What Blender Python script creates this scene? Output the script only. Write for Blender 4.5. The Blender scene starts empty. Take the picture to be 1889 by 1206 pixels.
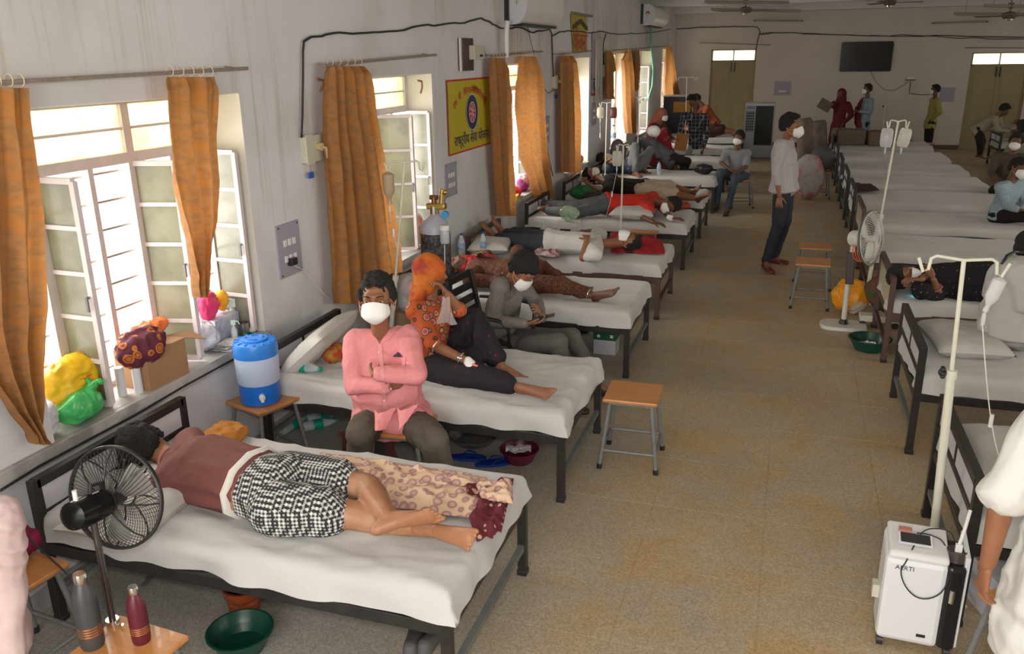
import bpy, bmesh, math, random
from mathutils import Vector as V, Matrix, noise
sc = bpy.context.scene
col = sc.collection
PI = math.pi
# ---------------------------------------------------------------- camera
FPX, PITCH, YAW, ROLL, CAMZ = 1540., .3147, -.318, -.014, 2.45
_f = V((math.sin(YAW)*math.cos(PITCH), math.cos(YAW)*math.cos(PITCH), -math.sin(PITCH)))
_r = V((math.cos(YAW), -math.sin(YAW), 0)); _u = _r.cross(_f)
_cr, _sr = math.cos(ROLL), math.sin(ROLL)
CR, CU, CF = _cr*_r+_sr*_u, -_sr*_r+_cr*_u, _f
cd = bpy.data.cameras.new('camera'); cam = bpy.data.objects.new('camera', cd); col.objects.link(cam)
cd.sensor_width = 36; cd.lens = FPX/1889*36; cd.clip_start = .05; cd.clip_end = 200
cam.matrix_world = Matrix(((CR.x, CU.x, -CF.x, 0), (CR.y, CU.y, -CF.y, 0), (CR.z, CU.z, -CF.z, CAMZ), (0, 0, 0, 1)))
sc.camera = cam
# ---------------------------------------------------------------- daylight, fill and exposure
w = bpy.data.worlds.new('sky'); sc.world = w; w.use_nodes = True
wn = w.node_tree.nodes; bg = wn['Background']
bg.inputs[0].default_value = (1, .97, .92, 1); bg.inputs[1].default_value = 2.2
sc.view_settings.view_transform = 'Standard'; sc.view_settings.look = 'None'
sc.view_settings.gamma = 1; sc.view_settings.use_curve_mapping = False
sc.view_settings.exposure = .86
sc.cycles.max_bounces = 7; sc.cycles.diffuse_bounces = 4; sc.cycles.transparent_max_bounces = 24
sc.cycles.sample_clamp_indirect = 4; sc.cycles.use_denoising = True; sc.cycles.caustics_refractive = False
def area(name, loc, size, energy, colour, direction, sy=None, spread=PI):
    l = bpy.data.lights.new(name, 'AREA'); l.energy = energy; l.color = colour; l.size = size; l.spread = spread
    if sy: l.shape = 'RECTANGLE'; l.size_y = sy
    o = bpy.data.objects.new(name, l); col.objects.link(o); o.location = loc
    o.rotation_euler = V(direction).to_track_quat('-Z', 'Z').to_euler(); return o
WX = -3.15          # inner face of the left wall
FY = 24.2           # inner face of the far wall
WINS = [(2.70, 4.42), (5.85, 7.33), (9.3, 10.8), (12.15, 13.72), (15.5, 17.15), (18.4, 20.0), (21.7, 23.4)]
for i, (a, b) in enumerate(WINS):   # daylight entering each window
    area('window_daylight', (WX-.75, (a+b)/2, 1.75), 1.5, 30, (1, .95, .86), (1, 0, -.25), 1.5)
for y, e_ in ((2.0, 40), (5.5, 44), (9.5, 28), (13.5, 15), (18., 9), (22., 6)):   # added fill along the unseen, windowless right wall, stronger near the camera
    area('opposite_wall_fill', (7.45, y, 1.9), 1.7, e_, (1, .95, .88), (-1, -.05, .02), 1.5)
area('open_doorway_daylight', (-.5, -2.2, 2.5), 3.0, 74, (1, .96, .92), (-.1, 1, -.38), 1.6)
area('camera_flash', (.05, -.02, 2.62), .14, 21, (1, .97, .94), (CF.x-.05, CF.y, CF.z-.02))
# ---------------------------------------------------------------- pixel to place (photo taken as 1889 x 1206)
def _ray(px, py):
    return CR*((px-944.5)/FPX) - CU*((py-603)/FPX) + CF
C0 = V((0, 0, CAMZ))
def PZ(px, py, z=0.):
    r = _ray(px, py); return C0 + r*((z-CAMZ)/r.z)
def PY(px, py, y):
    r = _ray(px, py); return C0 + r*(y/r.y)
def PX(px, py, x=WX):
    r = _ray(px, py); return C0 + r*(x/r.x)
# ---------------------------------------------------------------- materials
MATS = {}
def _ln(nt, a, b): nt.links.new(a, b)
def mat(name, c, rough=.6, metal=0., c2=None, ns=8., amt=1., bump=0., bs=60., kind='noise', stretch=None, alpha=1., trans=0., emit=None, coat=0., sheen=0., ior=1.45, tl=0., c3=None, c3s=3., c4=None):
    """procedural material: base colour c mixed with c2 by a pattern, fine bump, optional translucency."""
    if name in MATS: return MATS[name]
    m = bpy.data.materials.new(name); m.use_nodes = True; nt = m.node_tree; n = nt.nodes
    b = n['Principled BSDF']; out = n['Material Output']
    b.inputs['Base Color'].default_value = (*c, 1); b.inputs['Roughness'].default_value = rough
    b.inputs['Metallic'].default_value = metal; b.inputs['IOR'].default_value = ior
    b.inputs['Alpha'].default_value = alpha; b.inputs['Transmission Weight'].default_value = trans
    b.inputs['Coat Weight'].default_value = coat; b.inputs['Sheen Weight'].default_value = sheen
    if emit: b.inputs['Emission Color'].default_value = (*emit[:3], 1); b.inputs['Emission Strength'].default_value = emit[3]
    tc = n.new('ShaderNodeTexCoord'); mp = n.new('ShaderNodeMapping'); _ln(nt, tc.outputs['Object'], mp.inputs[0])
    if stretch: mp.inputs['Scale'].default_value = stretch
    vec = mp.outputs[0]
    colsock = None
    if c2:
        ramp = n.new('ShaderNodeValToRGB'); e = ramp.color_ramp.elements
        e[0].color = (*c, 1); e[1].color = (*c2, 1); e[0].position = .5-.25/amt; e[1].position = .5+.25/amt
        if kind == 'noise':
            t = n.new('ShaderNodeTexNoise'); t.inputs['Scale'].default_value = ns; t.inputs['Detail'].default_value = 5; _ln(nt, vec, t.inputs[0]); _ln(nt, t.outputs[0], ramp.inputs[0])
        elif kind == 'wood':
            t = n.new('ShaderNodeTexNoise'); t.inputs['Scale'].default_value = ns; t.inputs['Detail'].default_value = 6; t.inputs['Distortion'].default_value = .6
            mp.inputs['Scale'].default_value = stretch or (1.2, 14, 6); _ln(nt, vec, t.inputs[0]); _ln(nt, t.outputs[0], ramp.inputs[0])
        elif kind == 'check':
            a = []
            for ax in (0, 1, 2):
                s = n.new('ShaderNodeSeparateXYZ'); _ln(nt, vec, s.inputs[0])
                k = n.new('ShaderNodeMath'); k.operation = 'MULTIPLY'; k.inputs[1].default_value = ns; _ln(nt, s.outputs[ax], k.inputs[0])
                fr = n.new('ShaderNodeMath'); fr.operation = 'FRACT'; _ln(nt, k.outputs[0], fr.inputs[0])
                g = n.new('ShaderNodeMath'); g.operation = 'GREATER_THAN'; g.inputs[1].default_value = amt; _ln(nt, fr.outputs[0], g.inputs[0]); a.append(g)
            s1 = n.new('ShaderNodeMath'); s1.operation = 'ADD'; _ln(nt, a[0].outputs[0], s1.inputs[0]); _ln(nt, a[1].outputs[0], s1.inputs[1])
            s2 = n.new('ShaderNodeMath'); s2.operation = 'ADD'; _ln(nt, s1.outputs[0], s2.inputs[0]); _ln(nt, a[2].outputs[0], s2.inputs[1])
            s3 = n.new('ShaderNodeMath'); s3.operation = 'MULTIPLY'; s3.inputs[1].default_value = .5; _ln(nt, s2.outputs[0], s3.inputs[0])
            e[0].position = .0; e[1].position = 1.; _ln(nt, s3.outputs[0], ramp.inputs[0])
        elif kind in ('dots', 'rings'):
            t = n.new('ShaderNodeTexVoronoi'); t.inputs['Scale'].default_value = ns; t.inputs['Randomness'].default_value = .55; _ln(nt, vec, t.inputs[0])
            e[0].position = .17*amt; e[1].position = .2*amt; e[0].color = (*c2, 1); e[1].color = (*c, 1)
            if kind == 'rings':
                q = e.new(.30*amt); q.color = (*c2, 1); q = e.new(.36*amt); q.color = (*(c3 or c), 1)
                e[0].color = (*(c3 or c), 1); e[1].color = (*(c4 or c), 1); q.color = (*c, 1)
            _ln(nt, t.outputs['Distance'], ramp.inputs[0])
        elif kind == 'stripe':
            t = n.new('ShaderNodeTexWave'); t.inputs['Scale'].default_value = ns; t.inputs['Distortion'].default_value = .3; _ln(nt, vec, t.inputs[0]); _ln(nt, t.outputs['Fac' if 'Fac' in t.outputs else 1], ramp.inputs[0])
        colsock = ramp.outputs[0]
        if c3 and kind != 'rings':
            t3 = n.new('ShaderNodeTexNoise'); t3.inputs['Scale'].default_value = c3s; t3.inputs['Detail'].default_value = 3; _ln(nt, vec, t3.inputs[0])
            r3 = n.new('ShaderNodeValToRGB'); r3.color_ramp.elements[0].position = .5; r3.color_ramp.elements[1].position = .62; _ln(nt, t3.outputs[0], r3.inputs[0])
            mx = n.new('ShaderNodeMixRGB'); mx.inputs[2].default_value = (*c3, 1); _ln(nt, r3.outputs[0], mx.inputs[0]); _ln(nt, colsock, mx.inputs[1]); colsock = mx.outputs[0]
        _ln(nt, colsock, b.inputs['Base Color'])
    if bump:
        t2 = n.new('ShaderNodeTexNoise'); t2.inputs['Scale'].default_value = bs; t2.inputs['Detail'].default_value = 4
        _ln(nt, tc.outputs['Object'], t2.inputs[0]); bp = n.new('ShaderNodeBump'); bp.inputs['Strength'].default_value = bump; bp.inputs['Distance'].default_value = .01
        _ln(nt, t2.outputs[0], bp.inputs['Height']); _ln(nt, bp.outputs[0], b.inputs['Normal'])
    if tl:
        tr = n.new('ShaderNodeBsdfTranslucent'); tr.inputs[0].default_value = (*c, 1)
        if colsock: _ln(nt, colsock, tr.inputs[0])
        ms = n.new('ShaderNodeMixShader'); ms.inputs[0].default_value = tl; _ln(nt, b.outputs[0], ms.inputs[1]); _ln(nt, tr.outputs[0], ms.inputs[2]); _ln(nt, ms.outputs[0], out.inputs[0])
    MATS[name] = m; return m
# ---------------------------------------------------------------- mesh builder
def _ico(sub=2):
    bm = bmesh.new(); bmesh.ops.create_icosphere(bm, subdivisions=sub, radius=1)
    r = ([v.co.copy() for v in bm.verts], [tuple(v.index for v in f.verts) for f in bm.faces]); bm.free(); return r
ICO2, ICO3 = _ico(2), _ico(3)
def chaikin(pts, n=2):
    pts = [V(p) for p in pts]
    for _ in range(n):
        q = [pts[0]]
        for a, b in zip(pts, pts[1:]): q += [a.lerp(b, .25), a.lerp(b, .75)]
        pts = q+[pts[-1]]
    return pts
def frame(d, up=V((0, 0, 1))):
    d = V(d).normalized(); up = V(up)
    if abs(d.dot(up.normalized())) > .98: up = V((1, 0, 0)) if abs(d.x) < .9 else V((0, 1, 0))
    s = up.cross(d).normalized(); u = d.cross(s); return s, u, d
class G:
    def __init__(s): s.v = []; s.f = []
    def add(s, vs, fs):
        o = len(s.v); s.v += [V(v) for v in vs]; s.f += [tuple(i+o for i in f) for f in fs]; return s
    def hexa(s, p):
        return s.add(p, [(0, 3, 2, 1), (4, 5, 6, 7), (0, 1, 5, 4), (1, 2, 6, 5), (2, 3, 7, 6), (3, 0, 4, 7)])
    def quad(s, a, b, c, d): return s.add([a, b, c, d], [(0, 1, 2, 3)])
    def box(s, a, b):
        (x0, y0, z0), (x1, y1, z1) = a, b
        return s.hexa([(x0, y0, z0), (x1, y0, z0), (x1, y1, z0), (x0, y1, z0), (x0, y0, z1), (x1, y0, z1), (x1, y1, z1), (x0, y1, z1)])
    def cbox(s, c, d, rz=0., M=None):
        M = M or Matrix.Rotation(rz, 3, 'Z'); h = [x/2 for x in d]; c = V(c)
        return s.hexa([c+M@V((i*h[0], j*h[1], k*h[2])) for k in (-1, 1) for i, j in ((-1, -1), (1, -1), (1, 1), (-1, 1))])
    def bar(s, p0, p1, wd, hg=None, up=(0, 0, 1)):
        hg = hg or wd; p0 = V(p0); p1 = V(p1); a, u, d = frame(p1-p0, up); a = a*wd/2; u = u*hg/2
        return s.hexa([p0-a-u, p0+a-u, p0+a+u, p0-a+u, p1-a-u, p1+a-u, p1+a+u, p1-a+u])
    def tube(s, pts, r, n=8, cap=True, flat=1.):
        pts = [V(p) for p in pts]; m = len(pts); rs = r if isinstance(r, (list, tuple)) else [r]*m
        o = len(s.v); pu = None
        for i, p in enumerate(pts):
            d = pts[min(i+1, m-1)]-pts[max(i-1, 0)]
            if d.length < 1e-9: d = V((0, 0, 1))
            if pu is None: a, u, d = frame(d)
            else:
                d.normalize(); a = pu.cross(d)
                if a.length < 1e-5: a, u, d = frame(d)
                else: a.normalize(); u = d.cross(a)
            pu = u
            for k in range(n):
                t = 2*PI*k/n; s.v.append(p+(a*math.cos(t)+u*math.sin(t)*flat)*rs[i])
        for i in range(m-1):
            for k in range(n):
                k2 = (k+1) % n; s.f.append((o+i*n+k, o+i*n+k2, o+(i+1)*n+k2, o+(i+1)*n+k))
        if cap: s.f.append(tuple(o+k for k in range(n))[::-1]); s.f.append(tuple(o+(m-1)*n+k for k in range(n)))
        return s
    def cyl(s, p0, p1, r0, r1=None, n=16): return s.tube([p0, p1], [r0, r0 if r1 is None else r1], n)
    def lathe(s, prof, c=(0, 0, 0), n=24, M=None, closed=False):
        o = len(s.v); c = V(c); M = M or Matrix.Identity(3)
        for r, z in prof:
            for k in range(n):
                t = 2*PI*k/n; s.v.append(c+M@V((r*math.cos(t), r*math.sin(t), z)))
        m = len(prof)
        for i in range(m-1):
            for k in range(n):
                k2 = (k+1) % n; s.f.append((o+i*n+k, o+i*n+k2, o+(i+1)*n+k2, o+(i+1)*n+k))
        if not closed: s.f.append(tuple(o+k for k in range(n))[::-1]); s.f.append(tuple(o+(m-1)*n+k for k in range(n)))
        return s
    def ell(s, c, r, M=None, ico=ICO2):
        r = r if isinstance(r, (tuple, list)) else (r, r, r); c = V(c); M = M or Matrix.Identity(3)
        return s.add([c+M@V((v.x*r[0], v.y*r[1], v.z*r[2])) for v in ico[0]], ico[1])
    def hull(s, pts):
        bm = bmesh.new()
        for p in pts: bm.verts.new(p)
        r = bmesh.ops.convex_hull(bm, input=bm.verts[:]); bmesh.ops.delete(bm, geom=[e for e in r['geom_interior'] if isinstance(e, bmesh.types.BMVert)], context='VERTS')
        bm.verts.index_update(); s.add([v.co.copy() for v in bm.verts], [tuple(v.index for v in f.verts) for f in bm.faces]); bm.free(); return s
    def cap(s, p0, p1, r0, r1, M0=None, M1=None):
        """convex hull of two ellipsoids (a tapering limb)"""
        a = G().ell(p0, r0, M0).v; b = G().ell(p1, r1, M1 or M0).v
        return s.hull(a+b)
    def grid(s, fn, nu, nv, closeu=False):
        o = len(s.v); W_ = nu if closeu else nu+1
        for j in range(nv+1):
            for i in range(W_): s.v.append(V(fn(i/nu, j/nv)))
        for j in range(nv):
            for i in range(nu):
                i2 = (i+1) % W_; s.f.append((o+j*W_+i, o+j*W_+i2, o+(j+1)*W_+i2, o+(j+1)*W_+i))
        return s
    def disp(s, amp, sc_, seed=0., aniso=(1, 1, 1)):
        s.v = [v+noise.noise_vector(V((v.x*aniso[0], v.y*aniso[1], v.z*aniso[2]))*sc_+V((seed, seed*1.7, 3)))*amp for v in s.v]; return s
    def mesh(s, name, M=None, smooth=35, recalc=True):
        me = bpy.data.meshes.new(name); vs = s.v if M is None else [M@v for v in s.v]
        me.from_pydata([tuple(v) for v in vs], [], s.f)
        if recalc:
            bm = bmesh.new(); bm.from_mesh(me); bmesh.ops.recalc_face_normals(bm, faces=bm.faces[:]); bm.to_mesh(me); bm.free()
        if smooth:
            me.shade_smooth()
            if smooth < 180: me.set_sharp_from_angle(angle=math.radians(smooth))
        return me
    def build(s, name, m, parent=None, world=False, smooth=35, bevel=0, recalc=True, origin=None, data=None):
        """link as ONE object; verts are in the parent's frame, or in world space with world=True"""
        M = None
        if parent is not None and world: M = WL[parent.name].inverted()
        if parent is None and origin is not None: M = Matrix.Translation(-V(origin))
        me = data or s.mesh(name, M, smooth, recalc)
        if not me.materials: me.materials.append(m)
        return link(name, me, m, parent, bevel, origin)
WL = {}
def link(name, me, m, parent=None, bevel=0, origin=None):
    o = bpy.data.objects.new(name, me); col.objects.link(o)
    if parent is not None: o.parent = parent; WL[o.name] = WL[parent.name]
    else: WL[o.name] = Matrix.Translation(V(origin)) if origin is not None else Matrix.Identity(4)
    if origin is not None and parent is None: o.location = origin
    if bevel:
        b = o.modifiers.new('bevel', 'BEVEL'); b.width = bevel; b.segments = 2; b.limit_method = 'ANGLE'; b.angle_limit = .6
    return o
def thing(name, label, cat, loc=(0, 0, 0), rz=0., group=None):
    o = bpy.data.objects.new(name, None); col.objects.link(o); o.location = loc; o.rotation_euler = (0, 0, rz); o.empty_display_size = .05
    WL[o.name] = Matrix.Translation(V(loc)) @ Matrix.Rotation(rz, 4, 'Z'); tag(o, label, cat, group); return o
def tag(o, label, cat, group=None):
    o['label'] = label; o['category'] = cat
    if group: o['group'] = group
    return o
def struct(o, label=None):
    o['kind'] = 'structure'
    if label: o['label'] = label
    return o
def stuff(o): o['kind'] = 'stuff'; return o
KIDS = {}
def dup(root, loc, rz=0., label=None, group=None, scale=None):
    def cp(o, par):
        c = o.copy(); col.objects.link(c)
        if par is not None: c.parent = par
        for k in [x for x in bpy.data.objects if x.parent is o and x not in seen]: seen.add(k); KIDS.setdefault(o.name, []).append(k)
        for k in KIDS.get(o.name, []): cp(k, c)
        return c
    seen = set(k for ks in KIDS.values() for k in ks)
    r = cp(root, None); r.location = loc; r.rotation_euler = (0, 0, rz); WL[r.name] = Matrix.Translation(V(loc)) @ Matrix.Rotation(rz, 4, 'Z')
    if scale: r.scale = scale
    if label: r['label'] = label
    if group: r['group'] = group
    return r
def nz(x, y=0., z=0.): return noise.noise(V((x, y, z)))
def text_mesh(body, size, M, name, m, parent, depth=.001, world=False, font_align='CENTER'):
    cu = bpy.data.curves.new('writing', 'FONT'); cu.body = body; cu.size = size; cu.extrude = depth; cu.align_x = font_align; cu.align_y = 'CENTER'; cu.resolution_u = 2
    t = bpy.data.objects.new('writing_tmp', cu); col.objects.link(t); dg = bpy.context.evaluated_depsgraph_get(); me = bpy.data.meshes.new_from_object(t.evaluated_get(dg))
    bpy.data.objects.remove(t); me.transform(M)
    if parent is not None and world: me.transform(WL[parent.name].inverted())
    me.materials.clear(); me.materials.append(m); return link(name, me, m, parent)
# ================================================================ materials used in many places
WALL = mat('wall_paint', (.60, .60, .615), .75, c2=(.66, .66, .67), ns=1.6, amt=1.2, bump=.25, bs=14, c3=(.57, .56, .545), c3s=1.1)
nt_ = WALL.node_tree; bs_ = nt_.nodes['Principled BSDF']; src_ = bs_.inputs['Base Color'].links[0].from_socket   # rusty water streaks under the ceiling
tc_ = nt_.nodes.new('ShaderNodeTexCoord'); mp_ = nt_.nodes.new('ShaderNodeMapping'); mp_.inputs['Scale'].default_value = (1, 9, .35); nt_.links.new(tc_.outputs['Object'], mp_.inputs[0])
n1_ = nt_.nodes.new('ShaderNodeTexNoise'); n1_.inputs['Scale'].default_value = 2.4; n1_.inputs['Detail'].default_value = 4; nt_.links.new(mp_.outputs[0], n1_.inputs[0])
n2_ = nt_.nodes.new('ShaderNodeTexNoise'); n2_.inputs['Scale'].default_value = .55; nt_.links.new(tc_.outputs['Object'], n2_.inputs[0])
mu_ = nt_.nodes.new('ShaderNodeMath'); mu_.operation = 'MULTIPLY'; nt_.links.new(n1_.outputs[0], mu_.inputs[0]); nt_.links.new(n2_.outputs[0], mu_.inputs[1])
r_ = nt_.nodes.new('ShaderNodeValToRGB'); r_.color_ramp.elements[0].position = .29; r_.color_ramp.elements[1].position = .42; r_.color_ramp.elements[1].color = (.5, .5, .5, 1); sp_ = nt_.nodes.new('ShaderNodeSeparateXYZ'); nt_.links.new(tc_.outputs['Object'], sp_.inputs[0]); zr_ = nt_.nodes.new('ShaderNodeMapRange'); zr_.inputs[1].default_value = 1.4; zr_.inputs[2].default_value = 2.5; zr_.inputs[3].default_value = .80; zr_.inputs[4].default_value = 1.12; nt_.links.new(sp_.outputs[2], zr_.inputs[0]); m2_ = nt_.nodes.new('ShaderNodeMath'); m2_.operation = 'MULTIPLY'; nt_.links.new(mu_.outputs[0], m2_.inputs[0]); nt_.links.new(zr_.outputs[0], m2_.inputs[1]); nt_.links.new(m2_.outputs[0], r_.inputs[0])
mx_ = nt_.nodes.new('ShaderNodeMixRGB'); mx_.inputs[2].default_value = (.40, .31, .22, 1); nt_.links.new(r_.outputs[0], mx_.inputs[0]); nt_.links.new(src_, mx_.inputs[1]); nt_.links.new(mx_.outputs[0], bs_.inputs['Base Color'])
WALLF = mat('far_wall_paint', (.58, .53, .47), .8, c2=(.63, .58, .52), ns=1.2, amt=1.2, bump=.2, bs=14)
CEIL = mat('ceiling_paint', (.62, .61, .59), .8, c2=(.56, .55, .53), ns=1.5)
REVEAL = mat('reveal_paint', (.72, .69, .62), .8, bump=.15, bs=20)
STONE = mat('grey_sill_stone', (.38, .37, .35), .55, c2=(.52, .50, .47), ns=7, bump=.3, bs=30, c3=(.30, .29, .27), c3s=5)
STEEL = mat('window_frame_paint', (.60, .53, .53), .5, c2=(.66, .60, .60), ns=9, bump=.2, bs=50)
def frosted(nm, k):
    m = bpy.data.materials.new(nm); m.use_nodes = True; nt = m.node_tree; n = nt.nodes; n.remove(n['Principled BSDF'])
    t = n.new('ShaderNodeBsdfTranslucent'); d = n.new('ShaderNodeBsdfDiffuse'); g = n.new('ShaderNodeBsdfGlossy'); g.inputs['Roughness'].default_value = .25
    tc = n.new('ShaderNodeTexCoord'); no = n.new('ShaderNodeTexNoise'); no.inputs['Scale'].default_value = 6; no.inputs['Detail'].default_value = 5
    nt.links.new(tc.outputs['Object'], no.inputs[0]); r = n.new('ShaderNodeValToRGB'); r.color_ramp.elements[0].position = .35; r.color_ramp.elements[1].position = .6
    r.color_ramp.elements[0].color = (.50*k, .49*k, .35*k, 1); r.color_ramp.elements[1].color = (.66*k, .65*k, .50*k, 1); nt.links.new(no.outputs[0], r.inputs[0])
    nt.links.new(r.outputs[0], t.inputs[0]); nt.links.new(r.outputs[0], d.inputs[0])
    a = n.new('ShaderNodeMixShader'); a.inputs[0].default_value = .38; nt.links.new(t.outputs[0], a.inputs[1]); nt.links.new(d.outputs[0], a.inputs[2])
    b = n.new('ShaderNodeMixShader'); b.inputs[0].default_value = .06; nt.links.new(a.outputs[0], b.inputs[1]); nt.links.new(g.outputs[0], b.inputs[2])
    nt.links.new(b.outputs[0], n['Material Output'].inputs[0]); return m
FROST = frosted('frosted_glass_lit', 1.3); FROST_SHADED = frosted('frosted_glass_shaded', .66)  # one glass twice: top lights painted brighter, casements darker for their lesser light
BLACKP = mat('black_metal_paint', (.016, .014, .013), .38, c2=(.03, .026, .024), ns=20, bump=.1, bs=80)
BROWNP = mat('brown_metal_paint', (.085, .045, .038), .45, c2=(.11, .06, .05), ns=14)
GREYP = mat('grey_metal_paint', (.13, .14, .14), .45, c2=(.20, .20, .19), ns=18)
CREAMP = mat('cream_metal_paint', (.66, .65, .54), .45, c2=(.60, .58, .46), ns=12)
WHITEPL = mat('white_plastic', (.72, .72, .70), .35, c2=(.68, .67, .64), ns=6)
DARKPL = mat('dark_plastic', (.02, .02, .022), .35)
WOODT = mat('stool_wood', (.42, .165, .045), .38, c2=(.55, .25, .08), ns=3.2, kind='wood', bump=.05, coat=.2)
SHEET = mat('white_sheet', (.535, .53, .515), .85, c2=(.475, .465, .44), ns=2.2, amt=1., bump=.22, bs=28, sheen=.2)
PILLOW = mat('pillow_cloth', (.56, .545, .51), .85, c2=(.49, .475, .435), ns=5, bump=.3, bs=30)
PANEL = mat('white_board', (.62, .61, .66), .5, c2=(.56, .55, .60), ns=4)
CREAMB = mat('cream_board', (.52, .47, .33), .5, c2=(.47, .42, .29), ns=4)
CURT = mat('orange_curtain', (.45, .21, .07), .8, c2=(.33, .16, .06), ns=16, amt=1.6, bump=.4, bs=70, stretch=(1, 1, 2.2), tl=.28, c3=(.46, .19, .045), c3s=7)
CHROME = mat('chrome', (.7, .68, .65), .2, 1.)
CLEARPL = mat('clear_plastic', (.86, .88, .88), .12, alpha=.32, coat=.5)
CABLE = mat('black_cable', (.02, .02, .02), .5)
RUST = mat('curtain_rod_metal', (.25, .21, .17), .5, .3, c2=(.34, .29, .23), ns=30)
# ================================================================ floor: terrazzo slabs with strips between
def terrazzo():
    m = bpy.data.materials.new('terrazzo'); m.use_nodes = True; nt = m.node_tree; n = nt.nodes; b = n['Principled BSDF']
    geo = n.new('ShaderNodeNewGeometry')
    def nzn(s, d=4, dist=0): t = n.new('ShaderNodeTexNoise'); t.inputs['Scale'].default_value = s; t.inputs['Detail'].default_value = d; t.inputs['Distortion'].default_value = dist; nt.links.new(geo.outputs['Position'], t.inputs[0]); return t
    def rmp(src, p0, p1, c0, c1): r = n.new('ShaderNodeValToRGB'); e = r.color_ramp.elements; e[0].position = p0; e[1].position = p1; e[0].color = (*c0, 1); e[1].color = (*c1, 1); nt.links.new(src, r.inputs[0]); return r
    def mix(f, a, b_, mode='MIX'): x = n.new('ShaderNodeMixRGB'); x.blend_type = mode; (nt.links.new(f, x.inputs[0]) if not isinstance(f, float) else setattr(x.inputs[0], 'default_value', f)); nt.links.new(a, x.inputs[1]); nt.links.new(b_, x.inputs[2]); return x
    base = rmp(nzn(.9, 3).outputs[0], .35, .65, (.36, .30, .22), (.43, .34, .22))
    ochre = rmp(nzn(2.6, 6, .8).outputs[0], .46, .66, (0, 0, 0), (.62, .62, .62)); oc = n.new('ShaderNodeRGB'); oc.outputs[0].default_value = (.44, .28, .105, 1)
    a = mix(ochre.outputs[0], base.outputs[0], oc.outputs[0])
    # the yellow staining fades out near the left wall
    sep = n.new('ShaderNodeSeparateXYZ'); nt.links.new(geo.outputs['Position'], sep.inputs[0])
    mr = n.new('ShaderNodeMapRange'); mr.inputs[1].default_value = -1.7; mr.inputs[2].default_value = -.6; nt.links.new(sep.outputs[0], mr.inputs[0])
    gr = n.new('ShaderNodeRGB'); gr.outputs[0].default_value = (.34, .32, .285, 1); a = mix(mr.outputs[0], gr.outputs[0], a.outputs[0])
    v = n.new('ShaderNodeTexVoronoi'); v.inputs['Scale'].default_value = 150; nt.links.new(geo.outputs['Position'], v.inputs[0])
    sp = n.new('ShaderNodeSeparateXYZ'); nt.links.new(v.outputs['Color'], sp.inputs[0]); chip = rmp(sp.outputs[0], .05, .95, (.72, .71, .69), (1.28, 1.26, 1.2))
    a = mix(.75, a.outputs[0], chip.outputs[0], 'MULTIPLY')
    nt.links.new(a.outputs[0], b.inputs['Base Color']); rr = rmp(nzn(5).outputs[0], .3, .7, (.38, .38, .38), (.6, .6, .6)); nt.links.new(rr.outputs[0], b.inputs['Roughness'])
    bu = n.new('ShaderNodeBump'); bu.inputs['Strength'].default_value = .08; nt.links.new(nzn(30).outputs[0], bu.inputs['Height']); nt.links.new(bu.outputs[0], b.inputs['Normal'])
    return m
TERR = terrazzo()
XR, YB = 7.6, -3.2
fl = struct(G().box((WX-.1, YB, -.2), (XR, FY+.28, -.004)).build('floor', mat('joint_strip', (.13, .11, .085), .7), origin=(0, 0, 0)), 'speckled ochre terrazzo floor of large square slabs'); 
S = .61; slab = None
for iy in range(0, 40):
    for ix in range(-5, 12):
        x0 = .045+ix*S; y0 = -.02+iy*S
        x1 = x0+S
        if y0 > 17 or x0 > 3.2: continue
        if y0 < 1.2 or (ix < -2 and y0 > 7) or (ix > 1 and y0 > 5 and ix > 2): continue
        if x0 < WX-.05: continue
        if slab is None: slab = G().box((.0035, .0035, -.02), (S-.0035, S-.0035, 0)).mesh('slab', smooth=0); slab.materials.append(TERR)
        o = link('slab', slab, TERR, fl); o.location = (x0, y0, 0)
        WL[o.name] = Matrix()
g = G()   # beyond and beside the single slabs the joints are too fine to tell apart
g.box((WX-.1, YB, -.02), (XR, 1.2, -.001)); g.box((WX-.1, 1.2, -.02), (XR, FY+.28, -.0022))
stuff(g.build('terrazzo_slabs', TERR, fl, smooth=0))
# ================================================================ left wall with seven window openings
WT = .34; SILL = .76; ZC = 3.62
def wtop(y): return 2.26+.0155*(y-4.4)
g = G(); yp = YB
for a, b in WINS:
    g.box((WX-WT, yp, 0), (WX, a, ZC)); zt = wtop(b); g.box((WX-WT, a, 0), (WX, b, SILL-.03)); g.box((WX-WT, a, zt), (WX, b, ZC)); yp = b
g.box((WX-WT, yp, 0), (WX, FY+.3, ZC))
wl = struct(g.build('wall_left', WALL, smooth=0), 'bluish white painted wall with seven windows'); 
g = G()   # painted lining of the openings
for a, b in WINS:
    zt = wtop(b)
    for y, s in ((a, 1), (b, -1)): g.box((WX-WT, min(y, y+s*.006), SILL), (WX-.0, max(y, y+s*.006), zt))
    g.box((WX-WT, a, zt-.006), (WX-.0, b, zt))
g.build('window_lining', REVEAL, wl, smooth=0)
tr = struct(G().box((WX-.001, YB, 0), (WX+.012, FY, .11)).build('baseboard_left', mat('grey_skirting', (.27, .26, .25), .5, c2=(.36, .35, .33), ns=6), smooth=0), 'low grey stone skirting along the left wall')
for i, (a, b) in enumerate(WINS):
    ext = .16 if i == 0 else .05
    s = G().box((WX-WT, a-.0, SILL-.075), (WX+.03, b+0, SILL))
    if i == 0: s = G().box((WX-WT, a, SILL-.075), (WX+.001, b, SILL)).box((WX, a-.5, SILL-.075), (WX+.03, b+.02, SILL))
    struct(s.build('trim_%d' % (i+1), STONE, bevel=.004, smooth=0), 'grey stone window sill')
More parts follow.
